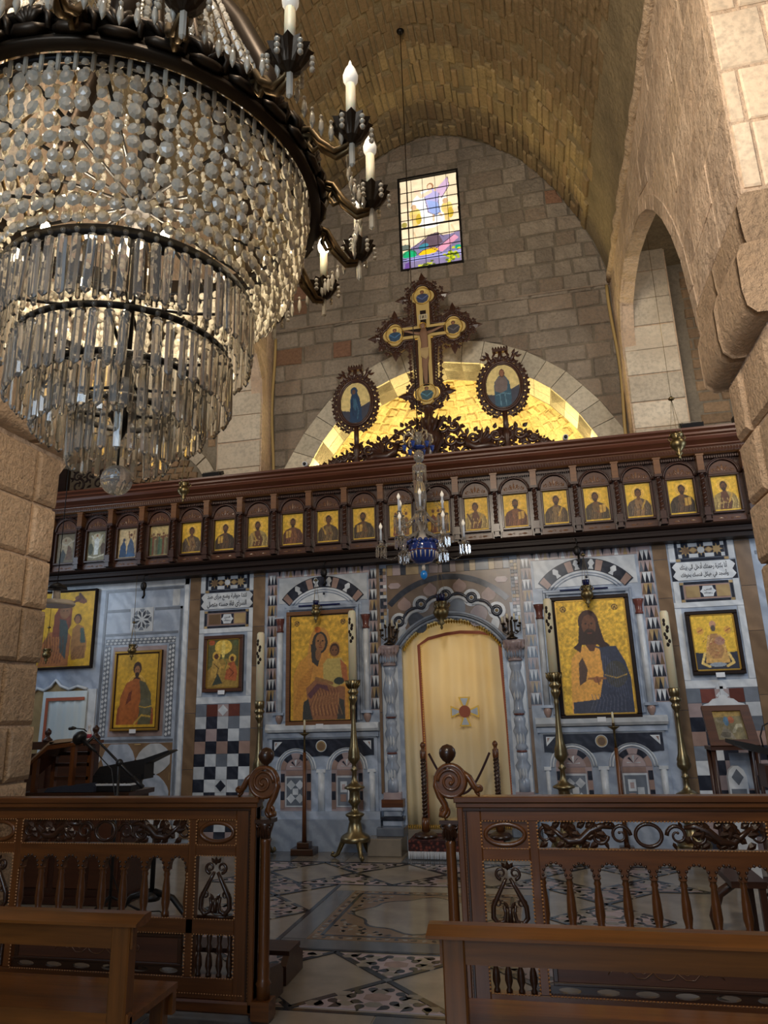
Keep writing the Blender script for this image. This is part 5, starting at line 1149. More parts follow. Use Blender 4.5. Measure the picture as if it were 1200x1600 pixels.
        for i in range(9): x = .08+i*.105; z = .62+.06*sin(i*2.3); c.poly([(x-.07, .02), (x-.06, z), (x+.06, z), (x+.08, .02)], [(84, 104, 76), (110, 70, 48), (120, 116, 88), (96, 86, 60), (70, 92, 72)][i % 5]); c.ell(x, z+.06, .05, .05, (110, 76, 52))
    else:
        for i, x in enumerate((.28, .52, .76)): c.poly([(x-.13, .03), (x-.11, .52), (x, .62), (x+.11, .52), (x+.13, .03)], [(110, 60, 44), (150, 110, 60), (120, 84, 54)][i]); c.ell(x, .72, .10, .075, (196, 150, 60)); c.ell(x, .71, .06, .05, (96, 60, 42)); c.line([(x-.05, .1), (x+.02, .4)], .02, (200, 160, 80))
    c.mottle(.12, 3)
    c.line([(.0, .0), (0, 1), (1, 1), (1, 0), (0, 0)], .022, (224, 196, 96) if k > 3 else (120, 96, 60))
    nums = ['', 'second', 'third', 'fourth', 'fifth', 'sixth', 'seventh', 'eighth', 'ninth', 'tenth', 'eleventh']
    c.mesh('icon_painting', W0, W1, H0, H1, 8.352, scr, label=LAB.get(k, 'small gold icon of a dark-robed saint'))
# low carved crest pieces on top at far left, flood lights, cameras
def scroll_run(mb, x0, x1, zb, h, y, w_, dirn=1, n_=None):
    n_ = n_ or max(2, int(abs(x1-x0)/(h*.9)))
    for i in range(n_):
        cx = x0+(x1-x0)*(i+.5)/n_; r = h*.36; up = i % 2
        mb.spiral(cx, zb+h*.45, r, r*.15, (-PI/2 if up else PI/2), (1.3 if up else -1.3)*dirn, y, w_, .8, 20)
        for a in (.3, 1.2, 2.2, 3.6, 5.0): mb.leaf(cx+r*cos(a+i), zb+h*.45+r*sin(a+i), a+i+.4, h*.3, h*.14, y, w_)
# ================================================================ CRUCIFIX, OVAL ICONS AND CREST ON THE BEAM
YC = 8.42
crest = thing('carved_crest', 'openwork carved scroll crest with winged beasts along the top of the wooden screen', 'carving', (-1.15, YC, 4.545))
prof_c = [(-2.68, .05), (-2.5, .13), (-2.12, .24), (-1.85, .30), (-1.7, .40), (-1.5, .52), (-1.25, .60), (-1.05, .60), (-.85, .52), (-.68, .30), (-.45, .26), (-.2, .30), (.04, .28), (.25, .15), (.42, .05)]
def ch(x):
    for (a, b_), (c_, d) in zip(prof_c[:-1], prof_c[1:]):
        if a <= x <= c_: return b_+(d-b_)*(x-a)/(c_-a)
    return .05
MB().box(-2.7, .44, YC-.03, YC+.03, 4.545, 4.575).build('base_strip', 'wood', crest)
x = -2.62; i = 0
while x < .38:
    h = ch(x); r = max(.035, min(.085, h*.3)); mb = MB(); lv = max(1, round(h/(2.2*r)))
    for j in range(lv):
        zc = 4.575+r*1.05+j*2.15*r; sg = 1 if x < -1.15 else -1; xx = x+(j % 2)*r*.6*sg
        mb.spiral(xx, zc, r, r*.2, (PI if (i+j) % 2 else 0), (1.25 if (i+j) % 2 else -1.25), YC, .030, .9, 18)
        for q in range(6): a = q*1.05+i*.7; mb.leaf(xx+r*.95*cos(a), zc+r*.95*sin(a), a+.5*(-1)**i, r*1.05, r*.7, YC, .02)
    mb.leaf(x, 4.545+h, PI/2+(.5 if x < -1.15 else -.5), .08, .05, YC, .02)
    mb.build('scroll', 'woodz', crest); x += r*1.75; i += 1
top = MB()
for (a, b_), (c_, d) in zip(prof_c[:-1], prof_c[1:]):
    top.tube([(a, YC, 4.545+b_-.02), ((a+c_)/2, YC, 4.545+(b_+d)/2+.01), (c_, YC, 4.545+d-.02)], .016, 6)
    top.leaf((a+c_)/2, 4.55+(b_+d)/2, PI/2+.3, .07, .06, YC, .02)
top.build('scroll_edge', 'woodz', crest)
for x, s_ in ((-1.80, 1), (-.50, -1)):      # winged beasts
    mb = MB(); z = 4.66
    mb.tube([(x-s_*.20, YC-.05, z), (x-s_*.08, YC-.06, z+.03), (x+s_*.08, YC-.06, z+.02), (x+s_*.17, YC-.06, z+.07), (x+s_*.20, YC-.06, z+.16)], [.03, .055, .06, .05, .03], 8)
    mb.ball((x+s_*.22, YC-.07, z+.19), .034, 8, 6, 1.3, 1, 1); mb.leaf(x+s_*.25, z+.185, 0 if s_ > 0 else PI, .06, .03, YC-.07, .02)
    for q in range(5): mb.leaf(x+s_*(.02-.0*q), z+.05, PI/2+s_*(.15+.27*q), .24-.02*q, .06, YC-.07-.01*q, .02)
    for q in (-.15, -.05, .1, .17): mb.tube([(x+s_*q, YC-.06, z-.01), (x+s_*(q+.03), YC-.07, z-.06), (x+s_*(q+.01), YC-.07, z-.10)], [.024, .018, .014], 6)
    mb.spiral(x-s_*.24, z+.05, .06, .02, -PI/2, s_*1.0, YC-.05, .016, .8, 14); mb.build('winged_beast', 'wood', crest)
um = MB(); um.lathe([(.10, 0), (.13, .03), (.12, .15), (.15, .30), (.13, .42), (.06, .50), (.085, .55), (.085, .60), (.05, .63), (.06, .75), (.05, .80)], -1.16, YC-.02, 4.545, 14)
for q in range(10): um.leaf(-1.27+q*.024, 4.62+.3*(q % 2), PI/2+(q-4.5)*-.12, .26, .05, YC-.15, .03)
um.build('pedestal', 'woodz', crest)
# --- crucifix
cr = thing('crucifix', 'tall gilt painted crucifix in a dark fretwork border rising above the screen', 'crucifix', (-1.17, YC, 5.30))
X0, Z0 = -1.175, 6.43; hb = .085
def lobe(cx, cz, d, r=.088, n=8):   # trefoil end: three lobes pointing along d (deg)
    pts = []
    for a in (-90, 0, 90):
        q = math.radians(d+a); lx, lz = cx+.075*cos(q), cz+.075*sin(q)
        pts += [(lx+r*cos(math.radians(d+a-80+160*i/n)), lz+r*sin(math.radians(d+a-80+160*i/n))) for i in range(n+1)]
    return pts
ends = [(X0+.40, Z0, 0), (X0, Z0+.53, 90), (X0-.40, Z0, 180), (X0-.0, 5.52, 270)]
out = []
corner = {0: (X0+hb, Z0+hb), 90: (X0-hb, Z0+hb), 180: (X0-hb, Z0-hb), 270: (X0+hb, Z0-hb)}
for ex, ez, d in ends:
    out += lobe(ex, ez, d); out.append(corner[d])
MB().prism(out, YC-.03, YC+.02).build('gilt_field', M.setdefault('cream_gilt', plain('cream_gilding', rgb(196, 170, 108), .45, .15)), cr)
def off_out(k):
    o = []
    e2 = [(ex, ez, d) for ex, ez, d in ends]
    for ex, ez, d in e2:
        o += lobe(ex, ez, d, .088+k, 10); c_ = corner[d]; o.append((X0+(c_[0]-X0)*(1+k/hb), Z0+(c_[1]-Z0)*(1+k/hb)))
    return o
o1 = off_out(.028); b_ = plate(out, [], 0, 1)
MB().tube([(x, YC-.02, z) for x, z in resamp(o1+[o1[0]], 130)[0][:-1]], .016, 6, .8, (0, 1, 0), True).build('border_moulding', 'wood', cr)
def lace(out_pts, in_pts, n_, rad, y0, y1):
    po, pi_ = resamp(out_pts+[out_pts[0]], n_)[0][:-1], None
    return plate(po, [in_pts]+[[(x+rad*cos(q), z+rad*sin(q)) for q in np.linspace(0, 2*PI, 7)[:-1]] for x, z in resamp(HP+[HP[0]], n_//2)[0][:-1]], y0, y1)
HP = off_out(.072); lace(off_out(.105), off_out(.02), 160, .012, YC-.004, YC+.012).build('border_lace', 'woodz', cr)
fm = MB(); pts, L = resamp(o1+[o1[0]], 150)
for i in range(150):
    (ax, az), (bx, bz) = pts[i], pts[(i+1) % 150]; tx, tz = bx-ax, bz-az; l_ = math.hypot(tx, tz) or 1; nx_, nz_ = tz/l_, -tx/l_
    if (ax+nx_*.02-X0)**2+0 >= 0:
        pass
    cx, cz = ax+nx_*.035, az+nz_*.035
    fm.tube([(cx+.020*cos(t), YC-.005, cz+.020*sin(t)) for t in np.linspace(0, 2*PI, 9)[:-1]], .0105, 4, 1, (0, 1, 0), True)
    if i % 2 == 0:
        cx, cz = ax+nx_*.088, az+nz_*.088; a = math.atan2(nz_, nx_)
        for da_ in (-1.1, 0, 1.1): fm.leaf(cx, cz, a+da_, .052, .040, YC, .012)
fm.build('fretwork_border', 'woodz', cr, kind='stuff')
for ex, ez, d in ends:       # fleurons on the twelve tips
    for a in (-90, 0, 90):
        if d == 270 and a == 0: continue
        q = math.radians(d+a); R_ = .075+.088+.12; tx, tz = ex+R_*cos(q), ez+R_*sin(q); mb = MB()
        mb.leaf(tx-.09*cos(q), tz-.09*sin(q), q, .20, .09, YC, .02)
        for s_ in (-1, 1): mb.leaf(tx-.03*cos(q), tz-.03*sin(q), q+s_*1.25, .075, .045, YC, .02); mb.leaf(tx-.10*cos(q), tz-.10*sin(q), q+s_*1.3, .10, .05, YC, .02)
        mb.build('fleuron', 'woodz', cr)
yk = YC-.036
MB().box(X0-.30, X0+.30, yk, yk+.007, Z0-.045, Z0+.045).build('dark_cross_arm', 'black_wood', cr); MB().box(X0-.04, X0+.04, yk-.001, yk+.007, 5.62, 6.74).build('dark_cross_post', 'black_wood', cr)
c = Cv(24, 20, (196, 184, 156), 2); c.line([(.2, .2), (.2, .8)], .05, (60, 50, 40)); c.line([(.4, .8), (.4, .2), (.6, .8), (.6, .2)], .04, (60, 50, 40)); c.line([(.8, .2), (.8, .8)], .04, (60, 50, 40))
c.mesh('title_board', X0-.06, X0+.06, 6.60, 6.68, yk-.004, cr)
fg = MB(); skm = plain('painted_flesh', rgb(130, 98, 76), .6)
fg.tube([(X0, yk-.01, 6.47), (X0-.005, yk-.012, 6.38), (X0+.005, yk-.012, 6.25), (X0, yk-.012, 6.14), (X0+.008, yk-.012, 6.02), (X0-.004, yk-.014, 5.90), (X0, yk-.012, 5.72), (X0, yk-.01, 5.64)], [.03, .060, .048, .055, .05, .042, .028, .022], 10, .35, (0, 1, 0))
for s_ in (-1, 1): fg.tube([(X0+s_*.04, yk-.01, 6.385), (X0+s_*.13, yk-.01, 6.41), (X0+s_*.21, yk-.01, 6.44), (X0+s_*.27, yk-.01, 6.455)], [.026, .020, .016, .012], 8, .4, (0, 1, 0))
fg.ball((X0-.01, yk-.014, 6.50), .036, 10, 8, 1, .5, 1.2); fg.build('painted_figure', skm, cr)
MB().tube([(X0+.045*cos(t)-.01, yk-.012, 6.505+.045*sin(t)) for t in np.linspace(0, 2*PI, 21)[:-1]], .006, 5, close=True).build('halo', 'gold', cr)
MB().prism([(X0-.06, 6.16), (X0+.06, 6.16), (X0+.05, 6.04), (X0+.02, 5.99), (X0-.05, 6.04)], yk-.034, yk-.012).build('loincloth', 'tan', cr)
for (ex, ez, d), col, rb in zip(ends, ((64, 62, 66), (56, 66, 96), (44, 72, 100), (52, 84, 96)), (1, 1, 1, 1)):
    c = Cv(44, 44, (196, 168, 96), int(d)); c.ell(.5, .80, .22, .18, (214, 186, 110)); c.poly([(.14, .42), (.24, .58), (.42, .64), (.6, .64), (.78, .58), (.88, .42), (.76, .16), (.5, .06), (.24, .14)], col); c.ell(.5, .74, .12, .12, (92, 62, 48)); c.ell(.5, .72, .07, .08, (140, 100, 72))
    c.line([(.2, .5), (.5, .3), (.8, .5)], .03, tuple(min(255, v*1.6) for v in col)); c.mottle(.1, 4)
    c.mesh('roundel_painting', ex-.12, ex+.12, ez-.12, ez+.13, YC-.034, cr, mask=lambda u, v: (u-.5)**2+(v-.5)**2 < .22)
    MB().tube([(ex+.122*cos(t), YC-.034, ez+.005+.126*sin(t)) for t in np.linspace(0, 2*PI, 25)[:-1]], .006, 5, close=True).build('roundel_ring', 'gilt', cr)
MB().lathe([(.07, 0), (.09, .02), (.05, .05), (.055, .14), (.09, .16), (.09, .19), (.06, .2)], X0, YC, 5.14, 12).build('foot', 'woodz', cr)
# --- two oval icons
def oval(cx, cz, rx, rz, label, fig, zb):
    t = thing('oval_icon', label, 'icon', (cx, YC, zb), 'oval icons flanking the crucifix')
    c = Cv(60, 80, (214, 194, 132), 4); c.poly([(0, 0), (0, .34), (.3, .3), (.6, .36), (1, .5), (1, 0)], (58, 62, 78)); fig(c); c.mottle(.08, 4)
    c.mesh('painting', cx-rx, cx+rx, cz-rz, cz+rz, YC-.03, t, mask=lambda u, v: (u-.5)**2+(v-.5)**2 < .25)
    MB().prism([(cx+(rx+.01)*cos(q), cz+(rz+.01)*sin(q)) for q in np.linspace(0, 2*PI, 33)[:-1]], YC-.026, YC+.01).build('back_plate', 'black_wood', t)
    for k, r_ in ((.012, .014), (.036, .016)): MB().tube([(cx+(rx+k)*cos(q), YC-.03, cz+(rz+k)*sin(q)) for q in np.linspace(0, 2*PI, 41)[:-1]], r_, 6, 1, (0, 1, 0), True).build('oval_moulding', 'wood', t)
    fm = MB()
    for i in range(26):
        a = 2*PI*i/26; ex, ez = cx+(rx+.075)*cos(a), cz+(rz+.08)*sin(a); r_ = .026 if sin(a) > -.6 else .05
        if sin(a) < -.6: ex, ez = cx+(rx+.08)*cos(a), cz+(rz+.085)*sin(a)
        if abs(cos(a)) < .2 and sin(a) < 0: continue
        fm.tube([(ex+r_*cos(q), YC-.01, ez+r_*sin(q)) for q in np.linspace(0, 2*PI, 11)[:-1]], .012, 5, 1, (0, 1, 0), True)
        for d in (-.7, .7): fm.leaf(ex+r_*.6*cos(a), ez+r_*.6*sin(a), a+d, .055, .04, YC-.01, .02)
    fm.build('carved_border', 'woodz', t)
    el = lambda k, n_: [(cx+(rx+k)*cos(q), cz+(rz+k)*sin(q)) for q in np.linspace(0, 2*PI, n_+1)[:-1]]
    plate(el(.105, 60), [el(.03, 48)]+[[(x+.012*cos(q), z+.012*sin(q)) for q in np.linspace(0, 2*PI, 7)[:-1]] for x, z in el(.068, 26)], YC-.01, YC+.006).build('border_lace', 'woodz', t)
    cw = MB(); zc = cz+rz+.09
    for s_ in (-1, 1):
        cw.tube([(cx+s_*.05, YC, zc-.02), (cx+s_*.10, YC, zc+.05), (cx+s_*.06, YC, zc+.12)], .018, 6); cw.tube([(cx+s_*.13, YC, zc-.05), (cx+s_*.17, YC, zc+.05), (cx+s_*.21, YC, zc+.02)], [.03, .03, .012], 6)
        for q in range(3): cw.leaf(cx+s_*(.15+.02*q), zc+.05-.02*q, PI/2-s_*(.5+.4*q), .09, .04, YC-.01, .02)
    cw.box(cx-.10, cx+.10, YC-.03, YC+.03, zc+.105, zc+.145)
    for q in range(6): cw.leaf(cx-.09+q*.036, zc+.14, PI/2, .055, .03, YC, .02)
    cw.tube([(cx-.02, YC, zc-.03), (cx, YC, zc+.11)], .028, 6); cw.build('crown', 'woodz', t)
    st_ = MB(); st_.lathe([(.06, 0), (.045, .08), (.035, .16), (.05, .22), (.04, .3)], cx, YC, zb, 10)
    st_.tube([(cx, YC, zb+.25), (cx, YC, cz-rz-.02)], .035, 8)
    for s_ in (-1, 1):
        for q in range(4): st_.leaf(cx+s_*.03, zb+.08+q*.07, PI/2-s_*.9, .09, .045, YC-.01, .02)
    st_.build('stem', 'woodz', t); return t
def f1(c):
    c.poly([(.30, .02), (.32, .35), (.34, .62), (.42, .78), (.54, .78), (.64, .62), (.70, .35), (.72, .02)], (26, 58, 92)); c.ell(.46, .79, .12, .10, (30, 60, 92)); c.ell(.45, .77, .06, .06, (96, 70, 60)); c.poly([(.44, .62), (.56, .5), (.5, .3), (.42, .4)], (52, 92, 120)); c.line([(.5, .6), (.6, .3), (.56, .1)], .012, (60, 104, 132)); c.line([(.38, .5), (.42, .2)], .012, (18, 40, 70))
def f2(c):
    c.poly([(.24, .02), (.24, .4), (.26, .6), (.40, .74), (.58, .74), (.70, .6), (.74, .35), (.72, .02)], (44, 82, 104)); c.poly([(.26, .4), (.28, .6), (.40, .72), (.56, .72), (.66, .6), (.62, .4), (.44, .34)], (110, 98, 96)); c.ell(.50, .80, .08, .10, (90, 56, 42)); c.ell(.495, .80, .055, .07, (140, 96, 70)); c.line([(.3, .3), (.5, .34), (.7, .3)], .014, (90, 130, 150)); c.line([(.4, .3), (.42, .05)], .012, (90, 130, 150)); c.line([(.55, .3), (.58, .05)], .012, (90, 130, 150))
oval(-2.145, 5.50, .205, .295, 'oval icon of a mourning figure in blue, left of the crucifix', f1, 4.60)
oval(-.19, 5.49, .215, .30, 'oval icon of a figure with folded arms, right of the crucifix', f2, 4.60)
# corner crest piece, flood lights, cameras, box on top of the beam
cc = thing('carved_crest', 'short dark openwork crest piece at the far left end of the wooden screen', 'carving', (-6.1, 8.3, 4.545)); mb = MB(); scroll_run(mb, -6.35, -5.7, 4.56, .30, 8.3, .02); scroll_run(mb, -6.3, -5.7, 4.74, .2, 8.3, .016, -1); mb.build('scrollwork', 'black_wood', cc)
MB().box(-6.75, -6.36, 8.25, 8.35, 4.545, 4.95).build('end_block', 'black_wood', cc); MB().box(-6.36, -5.66, 8.27, 8.33, 4.545, 4.57).build('base_strip', 'black_wood', cc)
def flood(x, y, z, lab):
    t = thing('floodlight', lab, 'light', (x, y, z), None); z0 = z+.07
    MB().prism([(y-.05, z0+.03), (y+.10, z0+.10), (y+.13, z0+.06), (y-.02, z0-.02)], x-.12, x+.12, 0).build('housing', 'black', t)
    MB().prism([(y-.045, z0+.040), (y+.085, z0+.105), (y+.085, z0+.11), (y-.05, z0+.045)], x-.10, x+.10, 0).build('lens', 'glass', t)
    MB().box(x-.13, x-.12, y, y+.05, z, z0+.06).box(x+.12, x+.13, y, y+.05, z, z0+.06).box(x-.13, x+.13, y, y+.05, z, z+.008).build('bracket', 'iron', t)
flood(-4.12, 8.25, 4.545, 'black floodlight on the screen cornice under the left arch'); flood(1.95, 8.25, 4.545, 'black floodlight on the screen cornice under the right arch')
def camr(x, lab):
    t = thing('security_camera', lab, 'camera', (x, 8.14, 4.545)); MB().lathe([(.03, 0), (.03, .01), (.012, .012), (.012, .06)], x, 8.14, 4.545, 12).build('mount', 'mid', t)
    mb = MB(); mb.tube([(x, 8.10, 4.60), (x, 8.20, 4.62)], .032, 14); mb.build('body', 'paper', t); mb = MB(); mb.tube([(x, 8.094, 4.599), (x, 8.104, 4.601)], .022, 14); mb.build('lens', 'black', t)
camr(.505, 'small security camera on the cornice right of the carved crest'); camr(-2.76, 'small security camera on the cornice left of the carved crest')
sp_ = thing('speaker', 'small black speaker standing at the right end of the screen cornice', 'speaker', (2.46, 8.3, 4.545)); MB().bbox(2.41, 2.51, 8.25, 8.35, 4.545, 4.70, .006).build('cabinet', 'black', sp_); MB().ball((2.46, 8.30, 4.70), .045, 10, 6, 1, 1, .7).build('cap', 'black', sp_)
# ================================================================ FLOOR INLAY
fl = f
def fp(name, mat, pts, t=0.0, par=None): return MB().prism(pts, -.006, .0+t, 2).build(name, mat, par or fl)
def bar(mb, x0, y0, x1, y1, w_):
    dx, dy = x1-x0, y1-y0; L = math.hypot(dx, dy); nx_, ny_ = -dy/L*w_/2, dx/L*w_/2
    mb.prism([(x0+nx_, y0+ny_), (x1+nx_, y1+ny_), (x1-nx_, y1-ny_), (x0-nx_, y0-ny_)], -.006, .001, 2)
def fbar(x0, y0, x1, y1, w_=.035, mat='floor_dark'): mb = MB(); bar(mb, x0, y0, x1, y1, w_); return mb.build('dark_strip', mat, fl)
for y in (4.14, 5.10, 6.86, 7.80): fbar(-3.3, y, 1.2, y, .03)
for x0, x1 in ((-2.0, -1.97),):
    pass
for sx in (-1, 1): fbar(-1.05+sx*.93, 5.115, -1.05+sx*.93, 6.845, .035)
fp('border_slab', 'floor_grey', [(-1.96, 5.12), (-.14, 5.12), (-.14, 5.30), (-1.96, 5.30)]); fp('border_slab', 'floor', [(-1.96, 6.66), (-.14, 6.66), (-.14, 6.84), (-1.96, 6.84)])
for sx in (-1, 1): fp('border_slab', 'floor_grey', [(-1.05+sx*.91, 5.31), (-1.05+sx*.74, 5.31), (-1.05+sx*.74, 6.65), (-1.05+sx*.91, 6.65)])
fp('mosaic_field', 'brown', [(-1.78, 5.31), (-.32, 5.31), (-.32, 6.65), (-1.78, 6.65)], .0002)
for pts in ((-1.70, 5.40, -.40, 5.40), (-1.70, 6.56, -.40, 6.56), (-1.70, 5.4, -1.70, 6.56), (-.40, 5.4, -.40, 6.56)): fbar(*pts, .03)
md = []
for i in range(48):
    a = 2*PI*i/48; k = 1+.07*cos(8*a)+.05*cos(4*a); md.append((-1.05+.50*cos(a)*k, 5.98+.44*sin(a)*k))
fp('medallion_border', 'floor_dark', [( -1.05+(p[0]+1.05)*1.05, 5.98+(p[1]-5.98)*1.05) for p in md], .001); fp('medallion', 'floor', md, .0018)
# mosaic of stars between border lines
def drop(mb, cx, cy, a, s_, n=7):
    mb.prism([(cx+cos(a)*s_*1.2, cy+sin(a)*s_*1.2)]+[(cx+s_*.62*cos(a+.7+(2*PI-1.4)*i/n), cy+s_*.62*sin(a+.7+(2*PI-1.4)*i/n)) for i in range(n+1)], -.004, .0012, 2)
def mosaic_tri(px, py, up, big):
    # triangle of stars: base on the border line, apex at (px, py)
    sg = 1 if up else -1
    gp = [(px, py+sg*.05), (px+.40, py+sg*.43), (px-.40, py+sg*.43)]
    fp('mosaic_ground', 'rose', gp, .0002)
    hx, hy = px, py+sg*.26
    hexa = MB().prism([(hx+.085*cos(PI/6+PI/3*i), hy+.06*sin(PI/6+PI/3*i)) for i in range(6)], -.004, .0014, 2)
    dk, wt = [], []
    rows = [(.15, [-.05, .05]), (.20, [-.12, .12]), (.26, [-.15, .15]), (.33, [-.24, -.11, .11, .24]), (.39, [-.30, -.20, -.07, .07, .20, .30])]
    for ry, xs in rows:
        for j, dx in enumerate(xs): dk.append((hx+dx, py+sg*ry, random.uniform(0, 6.28)))
    for ry, xs in ((.10, [0]), (.18, [-.0]), (.23, [-.20, .20]), (.29, [-.19, .19]), (.36, [-.16, 0, .16]), (.38, [-.33, .33])):
        for dx in xs: wt.append((hx+dx, py+sg*ry))
    if big:
        hexa.build('hexagon_tile', 'pink', fl)
        for x, y, a in dk: mb = MB(); drop(mb, x, y, a, .046); mb.build('drop_tile', 'floor_dark', fl)
        for x, y in wt: MB().prism([(x+.055*cos(PI/3*i), y+.038*sin(PI/3*i)) for i in range(6)], -.004, .0012, 2).build('hexagon_tile', 'floor', fl)
    else:
        a_ = MB(); b2 = MB(); a_.v, a_.f, a_.s = [], [], []
        for x, y, a in dk: drop(a_, x, y, a, .046, 4)
        for x, y in wt: b2.prism([(x+.055*cos(PI/3*i), y+.038*sin(PI/3*i)) for i in range(6)], -.004, .0012, 2)
        a_.build('drop_tiles', 'floor_dark', fl, kind='stuff'); b2.build('hexagon_tiles', 'floor', fl, kind='stuff')
for (yc, xs) in ((4.62, range(-2, 3)), (7.33, range(-2, 3))):
    for i in xs:
        x = -1.05+.9*i
        for sx in (-1, 1): fbar(x-.45*sx, yc-.45, x+.45*sx, yc+.45, .038)
        mosaic_tri(x, yc, True, abs(i) <= 0); mosaic_tri(x, yc, False, abs(i) <= 0)
        fp('lattice_knot', 'floor_grey', [(x-.03, yc), (x, yc-.03), (x+.03, yc), (x, yc+.03)], .002)
for sx in (-1, 1):
    for j in range(2):
        x = -1.05+sx*1.39; y = 5.55+.88*j
        for q in (-1, 1): fbar(x-.44*q, y-.44, x+.44*q, y+.44, .038)
        mosaic_tri(x, y, True, False); mosaic_tri(x, y, False, False)
ms = MB(); mt = MB()
for i in range(22):
    x = -1.74+i*.066
    for y in (5.352, 6.608): drop(ms if i % 2 else mt, x, y, i*.9, .028, 4)
for i in range(18):
    y = 5.40+i*.068
    for x in (-1.74, -.36): drop(ms if i % 2 else mt, x, y, i*.9, .028, 4)
for i in range(230):
    a = 2*PI*i/61; k = random.uniform(1.14, 1.62); x, y = -1.05+.5*k*cos(a), 5.98+.46*k*sin(a)
    if abs(x+1.05) < .61 and abs(y-5.98) < .54: drop(ms if i % 2 else mt, x, y, a+i, .030, 4)
ms.build('drop_tiles', 'floor_dark', fl, kind='stuff'); mt.build('white_tiles', 'floor', fl, kind='stuff')
for i in range(8): fp('paving_slab', 'floor_grey' if i % 3 else 'floor', [(-3.4+i*.6, 3.3), (-2.81+i*.6, 3.3), (-2.81+i*.6, 4.12), (-3.4+i*.6, 4.12)], 0)
for i in range(8): fp('paving_slab', 'floor' if i % 3 else 'floor_grey', [(-3.4+i*.6, 7.82), (-2.81+i*.6, 7.82), (-2.81+i*.6, 8.3), (-3.4+i*.6, 8.3)], 0)
